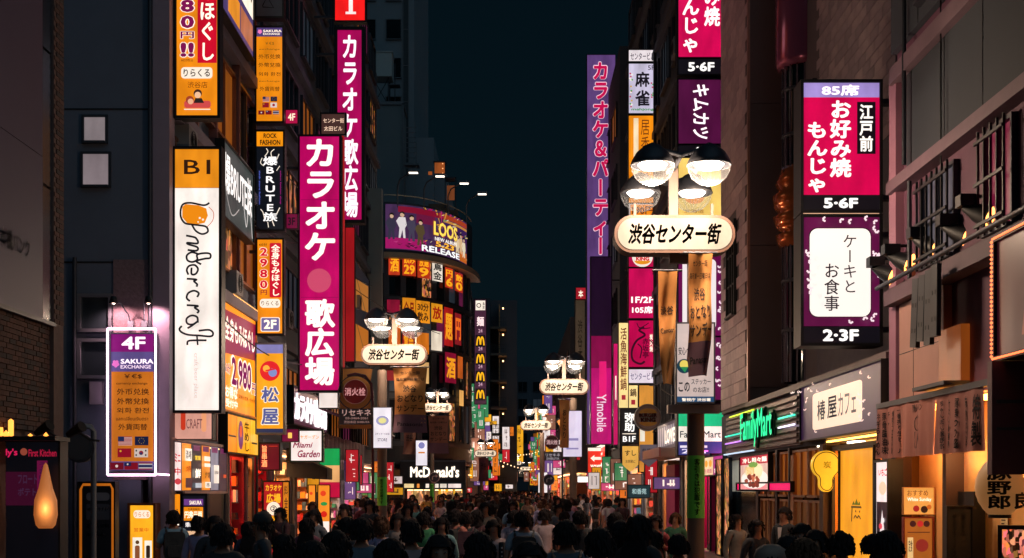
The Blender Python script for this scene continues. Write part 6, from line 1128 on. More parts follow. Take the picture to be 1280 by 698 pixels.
# bulb-framed sign, black slab and louvre boards on the nearest wall
bf = wsign('bulb_frame_sign', 'dark sign framed in small glowing bulbs at the picture edge', 'sign', 5.55, 1247, 1312, 3.55, 4.86, 60, 110, [('p', 0, 0, 60, 110, E('#38101c', .6)), ('g', [(34, 4), (60, 4), (60, 100), (30, 96), (36, 50)][::-1], T('#8a4030', .7))], depth=.3, bw=.06)
dw = abs(5.55*F/(1247-CX)-5.55*F/(1312-CX)); mb = MB().use(T('#ff7a48', 2.4))
for i in range(28): z = -.0+i*1.31/27; mb.lathe([(0, .022), (.02, 0), (0, -.022)], (-dw/2-.03, -.06, z), 6)
for i in range(36):
    x = -dw/2+i*dw/36
    for z in (-.03, 1.34): mb.lathe([(0, .016), (.014, 0), (0, -.016)], (x, -.06, z), 6)
mb.build('bulb', bf)
for i, (y_, lab_) in enumerate(((18.6, 'small amber bulb under the ramen curtain nearest the cafe'), (17.2, 'small amber bulb under the middle of the ramen curtain'), (15.9, 'small amber bulb beside the paper lantern'))):
    bl_ = thing('hanging_bulb', lab_, 'lamp', (5.95, y_, 2.62)); MB().use(BLK).tube([(0, 0, .0), (0, 0, .3)], .008, 5).lathe([(.0, .05), (.03, .04), (.035, 0), (0, 0)], n=10).build('socket', bl_); MB().use(E('#ffc070', 14, True, False)).lathe([(0, 0), (.035, -.03), (.04, -.06), (0, -.1)], n=10).build('bulb', bl_)
    ql = bpy.data.lights.new('lamp_light', 'POINT'); ql.energy = 14; ql.color = (1, .55, .22); ql.shadow_soft_size = .05; link('lamp_light', ql, bl_, (0, 0, -.16))
for i, (y_, z_a, w_, h_, c_) in enumerate(((19.45, 1.55, .3, .42, '#e0b890'), (19.4, 1.0, .26, .36, '#b8483a'), (16.6, 1.9, .22, .5, '#d8c8b0'), (16.25, 1.95, .2, .34, '#c86a3a'), (16.3, 1.45, .24, .3, '#e8d8a8'))):
    po = thing('paper_notice', ('cream', 'red', 'tall pale', 'orange', 'yellowish')[i]+' paper notice pasted on the ramen shop wall', 'notice', (6.27, y_, z_a), -PI/2); MB().use(D(c_, .8, 0, .15, 6, .1)).box(-w_/2, w_/2, -.004, .0, 0, h_).build('paper', po)
    mb = MB().use(D('#30201c', .8, 0, .1))
    for q in range(5): mb.box(-w_*.35, w_*(.05+.3*((q*7+i) % 3)/2), -.007, -.005, h_*(.15+q*.15), h_*(.15+q*.15)+.015)
    mb.build('printed_line', po, kind='stuff')
sl2 = thing('dark_sign_slab', 'dark maroon slab hanging over the lantern at the picture edge', 'sign', (5.45, 14.7, 2.2)); MB().use(D('#5a303e', .5, .1, .2)).box(-.05, .9, -.3, -.16, 0, 1.28).build('slab', sl2); MB().use(MET).box(.0, .85, -.31, -.301, .8, .84).box(.0, .85, -.31, -.301, .5, .53).build('rib', sl2)
lv = thing('louvre_boards', 'crooked black perforated boards over a warm lit box', 'shutter', (5.6, 17.05, 3.55), -PI/2)
for i, (x, z0, hh, t) in enumerate(((-.75, .45, .95, .12), (-.45, .5, .9, .1), (-.15, .42, 1.0, .06), (.12, .5, .95, .03))):
    q = MB().use(D('#22262c', .5, .2, .3)).box(-.13, .13, -.03, .03, 0, hh); b_ = q.build('board', lv, (x, 0, z0), (0, t, 0))
    MB().use(BLK).box(-.08, -.04, -.035, -.031, .2, .26).box(.04, .08, -.035, -.031, .2, .26).box(-.08, -.04, -.035, -.031, .55, .61).box(.04, .08, -.035, -.031, .55, .61).build('hole', b_)
MB().use(E('#a04e18', .5)).box(-.66, .22, .3, .42, -.1, .66).build('lit_box', lv); MB().use(MET).box(-.8, .5, -.02, .32, -.16, -.11).build('box_rail', lv)  # emissive panel stands in for a warm lit recess behind the boards
wsign('entrance_red_sign', 'red and white arrow sign over the far side entrance', 'sign', 5.3, 736, 757, Zp(590, 19.5), Zp(560, 19.5), 40, 60, [('p', 0, 0, 40, 60, E('#e02818', 1.1)), ('p', 0, 0, 40, 8, CREAM), ('g', [(6, 22), (16, 14), (16, 19), (34, 19), (34, 25), (16, 25), (16, 30)][::-1], CREAM), ('t', 'マツモト', 4, 42, 36, 54, CREAM, {'b': .06})])
sign('entrance_lightbox', 'wide white lightbox with dark characters over the far entrance', 'sign', (722, 596, 755, 603), 21, [('p', 722, 596, 755, 603, E('#fff8f0', 1.4)), ('t', '渋 谷 薬 局', 737, 597, 752, 602, '#303030')], bw=.02)
sign('arch_red_sign', 'bright red and white sign beside the notice board on the pink-sign lamp', 'sign', (735, 560, 757, 592), 21, [('p', 735, 560, 757, 592, E('#e03020', 1.0)), ('p', 735, 560, 757, 564, CREAM), ('g', [(738, 573), (743, 569), (743, 571.5), (754, 571.5), (754, 575), (743, 575), (743, 577.5)][::-1], CREAM), ('t', 'YOYSH', 738, 581, 755, 588, CREAM, {'b': .07})], bw=.03)
wsign('violet_shop_strip', 'violet and grey strip sign with vertical white bars on the canopy', 'sign', 5.6, 822, 850, 3.45, 4.4, 60, 30, [('p', 0, 0, 60, 30, E('#5a5058', .6))]+[('p', 3+i*6, 4, 5.5+i*6, 26, '#a89ca0') for i in range(9)]+[('t', 'LOVER', 24, 8, 56, 24, CREAM, {'b': .05})])
sign('tavern_sign', 'dark green shop board with pale kanji above the beige doorway', 'sign', (785, 607, 812, 622), 33, [('p', 785, 607, 812, 622, E('#203a40', .7)), ('t', '和香苑', 790, 611, 808, 618, '#a8c0c0')], bw=.03)
# ------------------------------------------------------------------ far clutter down the street
rr = random.Random(77)
cols = {'yellow': '#f0a820', 'red': '#c8202c', 'white': '#f4e4e0', 'orange': '#e87820', 'pink': '#d04a80', 'violet': '#6a4a88', 'green': '#3a8a5a', 'brown': '#8a5a48'}
used = set()
def strokes(x0, y0, x1, y1, c, n):
    o = []
    for i in range(n):
        a = y0+(y1-y0)*(i+.15)/n; b = y0+(y1-y0)*(i+.8)/n; m = (a+b)/2; xa, xb = x0, x1
        for _ in range(rr.randint(3, 5)):
            u0, u1 = rr.uniform(xa, xb), rr.uniform(xa, xb); v0 = rr.uniform(a, b); o.append(('l', [(min(u0, u1)-.3, v0), (max(u0, u1)+.3, v0+.1)] if rr.random() < .6 else [(u0, a), (u0+.1, b)], (xb-xa)*.13, c))
        continue
        o += [('l', [(x0, a+(b-a)*.2), (x1, a+(b-a)*.2)], (b-a)*.2, c), ('l', [((x0+x1)/2+rr.uniform(-.2, .2)*(x1-x0), a), ((x0+x1)/2, b)], (x1-x0)*.16, c), ('l', [(x0+(x1-x0)*.1, b), (x1, m)], (b-a)*.16, c)]
    return o
fixed = [('yellow', 644, 532, 654, 578, 10), ('white', 628, 534, 637, 562, 11), ('red', 628, 562, 637, 578, 11), ('orange', 637, 534, 642, 545, 11), ('yellow', 618, 605, 627, 614, 12), ('yellow', 618, 620, 623, 626, 12), ('orange', 624, 619, 630, 627, 12), ('brown', 640, 590, 647, 602, 10), ('brown', 655, 590, 661, 602, 10), ('red', 718, 530, 725, 575, 20), ('pink', 700, 570, 708, 578, 12), ('white', 632, 606, 641, 611, 11), ('orange', 664, 578, 668, 590, 9), ('violet', 708, 486, 716, 502, 17), ('white', 608, 540, 614, 552, 14), ('green', 585, 560, 592, 575, 15), ('yellow', 587, 580, 591, 598, 15), ('pink', 596, 545, 606, 572, 14.5), ('red', 582, 610, 590, 616, 16)]
for i in range(170):
    d = rr.uniform(105, 240); s = F/d; sd = rr.choice((-1, 1)); X = (-3.3 if d < 135 else -2.4 if d < 168 else -2.2) if sd < 0 else 4.1
    X += -sd*rr.uniform(0, .8); px = CX+X*s; z = rr.uniform(2.8, 9.5) if i % 3 else rr.uniform(2.4, 4.5); py = HY-(z-HC)*s
    ww_, hh_ = (rr.uniform(.6, .9), rr.uniform(1.2, 4)) if rr.random() < .65 else (rr.uniform(1, 1.8), rr.uniform(.4, .9))
    fixed.append((rr.choice(list(cols)), px-ww_*s/2, py-hh_*s, px+ww_*s/2, py, s))
low = []
for i in range(36):
    sd = -1 if i % 2 else 1; d = rr.uniform(44, 84) if i < 26 else rr.uniform(97, 170)
    if sd > 0: X = rr.uniform(5.3, 5.8) if d < 66 else rr.uniform(4.6, 5.4) if d < 96 else rr.uniform(3.4, 4.3)
    else: X = -rr.uniform(6.5, 7.2) if d < 84 else -rr.uniform(2.6, 3.3)
    s = F/d; ww_, hh_ = rr.choice(((.5, 1.3), (.6, .9), (1.0, .4), (.45, 1.6))); z = rr.uniform(1.5, 2.4); px = CX+X*s; py = HY-(z-HC)*s
    low.append((rr.choice(['yellow', 'orange', 'white', 'red', 'pink', 'brown', 'violet', 'green', 'red']), px-ww_*s/2, py-hh_*s, px+ww_*s/2, py, s))
fixed += low
places = ['low over the far crowd', 'above the street-end lamps', 'on the far bend', 'by the stair tower', 'on the distant mauve side', 'beyond the arrow sign']
for i, (c, x0, y0, x1, y1, s) in enumerate(fixed):
    shape = 'tall narrow' if y1-y0 > 1.8*(x1-x0) else 'wide' if x1-x0 > 1.5*(y1-y0) else 'squarish'
    lab = f'distant {shape} {c} shop sign '+(places[0] if y1 > 600 else places[1] if y0 > 560 and x0 > 640 else places[3] if x0 < 640 and y0 < 560 else places[2]) if s < 17.5 else f'small {shape} {c} shop sign low above the heads '+('by the striped curtain shop' if x0 < 470 else 'beside the burger restaurant' if x0 < 640 else 'by the far entrance' if x0 < 770 else 'by the pink shop wall')
    ink = '#382018' if c in ('yellow', 'white', 'orange') else '#f0e0d8'
    lab += '' if s > 17.5 else ', at crowd height' if y1 > 604 else ', at awning height' if y1 > 592 else ', at lamp height' if y1 > 575 else ', high up'
    lab = lab.replace('distant ', 'tiny ' if (x1-x0)*(y1-y0) < 45 else 'distant ').replace('small ', '')
    w_ = x1-x0
    n = max(1, int(round((y1-y0)/(w_*1.1)))) if shape == 'tall narrow' else 1
    el = [('p', x0, y0, x1, y1, E(cols[c], .9 if s < 17.5 else .62))]+strokes(x0+w_*.25, y0+(y1-y0)*.06, x1-w_*.25, y1-(y1-y0)*.06, T(ink), min(n, 6))
    sign('shop_sign', lab, 'sign', (x0, y0, x1, y1), s, el, group='distant shop signs of the same colour and shape: '+c+' '+shape, bw=.03, depth=.2)
# strings of small lights at the street end
for k in range(2):
    gl = thing('light_string', ('string of small warm bulbs sagging across the street end', 'second string of bulbs nearer the burger restaurant side')[k], 'light string', (-2.5 if k == 0 else -1.5, 150-20*k, 7.0-k*2)); L_ = 7
    MB().use(BLK).tube([(i*L_/20, 0, -1.0*math.sin(PI*i/20)) for i in range(21)], .012, 4).build('cable', gl); mb = MB().use(T('#ffd0a0', 2.5))
    for i in range(1, 20): mb.lathe([(0, .08), (.07, 0), (0, -.08)], (i*L_/20, 0, -1.0*math.sin(PI*i/20)-.1), 6)
    mb.build('bulb', gl)
# overhead cables
rc_ = random.Random(31)
for k in range(14):
    sd = -1 if k % 2 else 1; X = 7.35 if sd < 0 else 5.85; y0_ = rc_.uniform(28, 60) if sd < 0 else rc_.uniform(41, 62); z0_ = rc_.uniform(4.5, 13); y1_ = y0_+rc_.uniform(4, 10); z1_ = z0_+rc_.uniform(-.8, .8)
    A_, B_ = Vector((sd*X, y0_, z0_)), Vector((sd*(X-rc_.uniform(.2, 1.0)), y1_, z1_))
    MB().use(BLK).tube([A_.lerp(B_, t/12)-Vector((0, 0, .35*math.sin(PI*t/12))) for t in range(13)], .018, 5).build('service_cable', loc=A_, world=True, label='thin black service cable sagging '+('high' if z0_ > 9 else 'low')+' along the '+('karaoke building' if sd < 0 else 'stacked sign building')+' facade', category='cable', group='sagging service cables along the facades')
for k, (a, b, sg2) in enumerate((((-7.5, 40, 10.4), (-3.5, 62, 9.5), 'thin cable from the sign column toward the karaoke signs'), ((6, 40, 9.6), (6.0, 60, 9.0), 'thin cable looped along the stacked sign building'), ((-7.4, 36.5, 11), (-6, 46, 10), 'thin stay wire above the small building name sign'))):
    a, b = Vector(a), Vector(b); MB().use(BLK).tube([a.lerp(b, t/12)-Vector((0, 0, .5*math.sin(PI*t/12))) for t in range(13)], .015, 5).build('overhead_cable', loc=a, world=True, label=sg2, category='cable')

# ------------------------------------------------------------------ people
def skin(vs, es, rad, sub=1):
    me = bpy.data.meshes.new('s'); me.from_pydata(vs, es, []); o = bpy.data.objects.new('s', me)
    m = o.modifiers.new('k', 'SKIN'); m.use_smooth_shade = True
    if sub: u = o.modifiers.new('u', 'SUBSURF'); u.levels = sub; u.render_levels = sub
    if not me.skin_vertices: 
        me.attributes.new if False else None
    tmp.collection.objects.link(o)
    sv = me.skin_vertices[0].data if me.skin_vertices else None
    if sv is None:
        tmp.collection.objects.unlink(o); raise RuntimeError('no skin layer')
    for i, r in enumerate(rad): sv[i].radius = r if isinstance(r, tuple) else (r, r); sv[i].use_root = (i == 0)
    tmp.collection.objects.unlink(o); out = evalmesh(o); bpy.data.objects.remove(o)
    return out
SKIN = D('#9a6a54', .55, 0, .12, 8, .05, 'skin'); HAIR = D('#2a2426', .85, 0, .45, 34, .9, 'black_hair', .15); HAIRB = D('#54382a', .8, 0, .4, 34, .9, 'brown_hair', .2)
CLOTH = objcol('dyed_cloth', .85, .9); SHOE = D('#1a1a1e', .5)
def pose(kind):
    """joint positions for a 1.72 m figure facing -y"""
    J = dict(pel=(0, 0, .95), wst=(0, .01, 1.10), chs=(0, .0, 1.27), nb=(0, .01, 1.41), nk=(0, .005, 1.475), jw=(0, -.025, 1.535), hd=(0, .0, 1.60), tp=(0, .01, 1.66))
    st = .0 if kind in ('stand', 'phone') else .20
    for sgn, n in ((1, 'l'), (-1, 'r')):
        k = st*sgn
        J[n+'hip'] = (.09*sgn, 0, .90); J[n+'kn'] = (.10*sgn, -.05-k*.55, .50); J[n+'an'] = (.10*sgn, -k*1.1+(.08 if k < 0 else 0), .09+(.05 if k < 0 else 0)); J[n+'to'] = (.12*sgn, -k*1.1-.15+(.08 if k < 0 else 0), .035)
        J[n+'sh'] = (.165*sgn, .01, 1.385)
        if kind == 'phone' and sgn > 0: J[n+'el'] = (.20*sgn, -.10, 1.13); J[n+'wr'] = (.10*sgn, -.30, 1.27); J[n+'hn'] = (.07*sgn, -.34, 1.33)
        elif kind == 'bag' and sgn > 0: J[n+'el'] = (.24*sgn, .04, 1.14); J[n+'wr'] = (.15*sgn, -.16, 1.22); J[n+'hn'] = (.13*sgn, -.2, 1.29)
        else: J[n+'el'] = (.225*sgn, .04+k*.35, 1.12); J[n+'wr'] = (.235*sgn, -.03+k*.9, .90); J[n+'hn'] = (.23*sgn, -.06+k*1.0, .82)
    return J
def hand_chains(J, n, vs, es, rad, iw):
    w_ = Vector(J[n+'wr']); h = Vector(J[n+'hn']); d = (h-w_).normalized(); sd = Vector((0, 1, 0)) if abs(d.y) < .7 else Vector((1, 0, 0))
    ih = len(vs); vs.append(tuple(h)); es.append((iw, ih)); rad.append((.022, .034))
    cv = d.cross(sd).normalized()*(.012 if n == 'l' else -.012)
    for i, (o, L) in enumerate(((-.027, .065), (-.009, .075), (.009, .072), (.027, .055))):
        b = h+sd*o+d*.022; j = len(vs); vs += [tuple(b), tuple(b+d*L*.5+cv), tuple(b+d*L*.95+cv*2.6)]; es += [(ih, j), (j, j+1), (j+1, j+2)]; rad += [.0095, .0085, .007]
    t = w_+d*.035-sd*.03; j = len(vs); vs += [tuple(t), tuple(t+d*.035-sd*.018)]; es += [(iw, j), (j, j+1)]; rad += [.011, .008]
def body_mesh(kind, fingers=True):
    J = pose(kind); names = ['pel', 'wst', 'chs', 'nb', 'nk', 'jw', 'hd', 'tp']; R_ = [(.135, .10), (.115, .09), (.15, .105), (.085, .07), (.052, .055), (.055, .068), (.077, .095), (.06, .075)]
    vs = [J[n] for n in names]; es = [(i, i+1) for i in range(7)]; rad = list(R_)
    for n in 'lr':
        b = len(vs); vs += [J[n+k] for k in ('hip', 'kn', 'an', 'to')]; es += [(0, b), (b, b+1), (b+1, b+2), (b+2, b+3)]; rad += [.085, .055, .038, (.036, .03)]
        b = len(vs); vs += [J[n+k] for k in ('sh', 'el', 'wr')]; es += [(3, b), (b, b+1), (b+1, b+2)]; rad += [.052, .038, .025]
        if fingers: hand_chains(J, n, vs, es, rad, b+2)
        else: vs.append(J[n+'hn']); es.append((b+2, b+3)); rad.append((.022, .036))
    me = skin(vs, es, rad, 1)
    for v in me.vertices:                                       # nose and brow pushed out of the face
        x, y, z = v.co
        if z > 1.5 and y < -.05 and abs(x) < .03: v.co.y -= .022*math.exp(-((z-1.585)/.018)**2)
    return me
def shirt_mesh(kind, sleeve=1.0, wide=0.0):
    J = pose(kind); vs = [J['wst'], J['chs'], (0, .01, 1.415), (0, 0, .93), (0, 0, .86)]; es = [(0, 1), (1, 2), (0, 3), (3, 4)]; q = wide
    rad = [(.142+q, .112+q), (.172+q, .128), (.10, .078), (.155+q, .118+q), (.15+q, .118+q)]
    for n in 'lr':
        s_, e, w_ = Vector(J[n+'sh']), Vector(J[n+'el']), Vector(J[n+'wr']); b = len(vs)
        if sleeve > .6: vs += [tuple(s_), tuple(e), tuple(w_)]; es += [(2, b), (b, b+1), (b+1, b+2)]; rad += [.072, .052, .038]
        else: vs += [tuple(s_), tuple(s_.lerp(e, .75))]; es += [(2, b), (b, b+1)]; rad += [.072, .06]
    return skin(vs, es, rad, 1)
def trouser_mesh(kind, skirt=False):
    J = pose(kind)
    if skirt: return skin([(0, 0, .98), (0, 0, .8), (0, -.01, .55)], [(0, 1), (1, 2)], [(.14, .11), (.19, .16), (.25, .22)], 1)
    vs = [(0, 0, .98), (0, 0, .90)]; es = [(0, 1)]; rad = [(.145, .11), (.145, .115)]
    for n in 'lr':
        b = len(vs); a = Vector(J[n+'an']); vs += [tuple(Vector(J[n+'hip'])-Vector((0, 0, .06))), J[n+'kn'], (a.x, a.y, a.z+.03)]; es += [(1, b), (b, b+1), (b+1, b+2)]; rad += [.098, .072, .06]
    return skin(vs, es, rad, 1)
def shoe_mesh(kind):
    J = pose(kind); mb = MB()
    for n in 'lr':
        a, t = Vector(J[n+'an']), Vector(J[n+'to']); lo = a.z-.09
        mb.use(SHOE).tube([(a.x, a.y+.06, lo+.045), (a.x, a.y, lo+.05), (t.x, t.y+.04, lo+.04), (t.x, t.y-.03, lo+.03)], [.035, .047, .045, .025], 10)
    return mb
def hair_mb(kind, m):
    """cap of hair with locks; the fringe leaves the face free"""
    mb = MB().use(m); rr = random.Random(hash(kind) % 97 if False else len(kind)*7); n, k = 22, 10; vs = []
    for j in range(k+1):
        for i in range(n):
            a = 2*PI*i/n; fx_ = math.sin(a); fy = math.cos(a)         # a=0 -> back (+y)
            front = max(0, -fy)
            low = {'short': 1.515, 'crop': 1.535, 'bob': 1.44, 'long': 1.24, 'bun': 1.52, 'curly': 1.50}[kind]
            lo = low+(1.645-low)*min(1, front*1.6) if fy < 0.15 else low
            t = j/k; z = 1.735-(1.735-lo)*t**1.6; q = max(0, min(1, (1.735-z)/.13)); r = math.sqrt(max(0, 1-(1-q)**2))
            rx = .096*r; ry = .116*r
            if z < 1.52 and kind in ('long', 'bob'): rx = .098+.035*min(1, (1.52-z)/.2); ry = .10
            wv = 1+(.10 if kind == 'curly' else .045)*math.sin(i*(5 if kind == 'curly' else 3)+j*1.3)+rr.uniform(-.045, .045)
            vs.append((fx_*rx*wv, .012+fy*ry*wv, z))
    fs = [(j*n+i, j*n+(i+1) % n, (j+1)*n+(i+1) % n, (j+1)*n+i) for j in range(k) for i in range(n)]
    mb.add(vs, fs, True)
    for i in range(54):                                         # loose locks
        a = rr.uniform(-2.2, 2.2); z = rr.uniform(1.56, 1.72); r = math.sqrt(max(.02, 1-((z-1.62)/.12)**2)); p = Vector((math.sin(a)*.098*r, .012+math.cos(a)*.118*r, z))
        q_ = rr.uniform(.004, .022); b_ = a+rr.uniform(-.25, .25); mb.tube([p, p+Vector((math.sin(b_)*(.008+q_), math.cos(b_)*(.008+q_), -.025)), p+Vector((math.sin(b_)*(.004+q_), math.cos(b_)*(.002+q_), -.062))], [.009, .011, .002], 4)
    if kind == 'bun': mb.lathe([(0, -.05), (.045, -.02), (.05, .01), (.03, .045), (0, .05)], (0, .10, 1.70), 12)
    if kind == 'long': 
        for i in range(12): x = -.11+i*.02; mb.tube([(x*.8, .10, 1.5), (x*1.1, .125, 1.35), (x*1.15, .11, 1.2+rr.uniform(-.03, .03))], [.016, .018, .004], 5)
    return mb
def face_mb():
    mb = MB()
    for s_ in (-1, 1):
        mb.use(D('#c8b8b0', .4)).lathe([(0, .006), (.012, 0), (0, -.006)], (.030*s_, -.088, 1.605), 8); mb.use(BLK).lathe([(0, .006), (.006, 0), (0, -.006)], (.030*s_, -.097, 1.605), 8)
        mb.use(HAIR).tube([(.016*s_, -.096, 1.625), (.032*s_, -.094, 1.63), (.046*s_, -.084, 1.624)], .0035, 5)
        mb.use(SKIN).tube([(.078*s_, .0, 1.575), (.088*s_, .005, 1.60), (.080*s_, .012, 1.625)], [.008, .013, .008], 6)
    mb.use(D('#7a3a34', .5)).tube([(-.022, -.080, 1.548), (0, -.089, 1.547), (.022, -.080, 1.548)], .0055, 6); return mb
def backpack_mb():
    mb = MB().use(CLOTH); mb.prism(rrect(-.15, .98, .15, 1.40, .06), .13, .29).prism(rrect(-.11, 1.02, .11, 1.2, .04), .291, .33)
    for s_ in (-1, 1): mb.tube([(.11*s_, .15, 1.38), (.12*s_, .0, 1.46), (.12*s_, -.13, 1.36), (.13*s_, -.12, 1.2), (.14*s_, .12, 1.05)], .018, 6)
    return mb
MESH = {}
def mesh_of(key, fn):
    if key not in MESH:
        x = fn()
        if isinstance(x, MB):
            me = bpy.data.meshes.new(key if isinstance(key, str) else key[0]); me.from_pydata(x.v, [], x.f)
            for m in x.mats: me.materials.append(m)
            me.polygons.foreach_set('material_index', x.mi); me.polygons.foreach_set('use_smooth', x.sm); x = me
        MESH[key] = x
    return MESH[key]
def setmat(me, m):
    if not me.materials: me.materials.append(m)
    return me
def person(label, x, y, h=1.7, yaw=0, kind='walk', hair='short', top='#30343c', legs='#1c1e26', sleeve=1.0, bag=None, brown=False, skirt=False, cap=None, group=None, face=None, name='person'):
    root = thing(name, label, 'person', (x, y, .006), yaw, group); k = h/1.73; root.scale = (k, k, k)
    def add(nm, me, c=None):
        o = link(nm, me, root)
        if c: o.color = (*[q+.028 for q in lin(c)], 1)
        return o
    add('body', mesh_of(('body', kind), lambda: setmat(body_mesh(kind), SKIN)))
    add('shirt', mesh_of(('shirt', kind, sleeve), lambda: setmat(shirt_mesh(kind, sleeve), CLOTH)), top)
    add('skirt' if skirt else 'trousers', mesh_of(('trousers', kind, skirt), lambda: setmat(trouser_mesh(kind, skirt), CLOTH)), legs)
    add('shoes', mesh_of(('shoes', kind), lambda: shoe_mesh(kind)))
    add('hair', mesh_of(('hair', hair, brown), lambda: hair_mb(hair, HAIRB if brown else HAIR)))
    if face or face is None: add('face', mesh_of(('face',), face_mb))
    if bag: add('backpack', mesh_of(('backpack',), backpack_mb), bag)
    if cap: add('cap', mesh_of(('cap',), lambda: MB().use(CLOTH).lathe([(.105, 0), (.112, .04), (.095, .09), (.05, .12), (0, .125)], (0, .012, 1.64), 20).prism([(-.08, 1.64), (.08, 1.64), (.08, 1.65), (-.08, 1.65)], -.19, -.08)), cap)
    return root
def at_head(px, py, h):
    s = (py-HY)/(HC-h) if h < HC else 30
    return (px-CX)/s, F/s
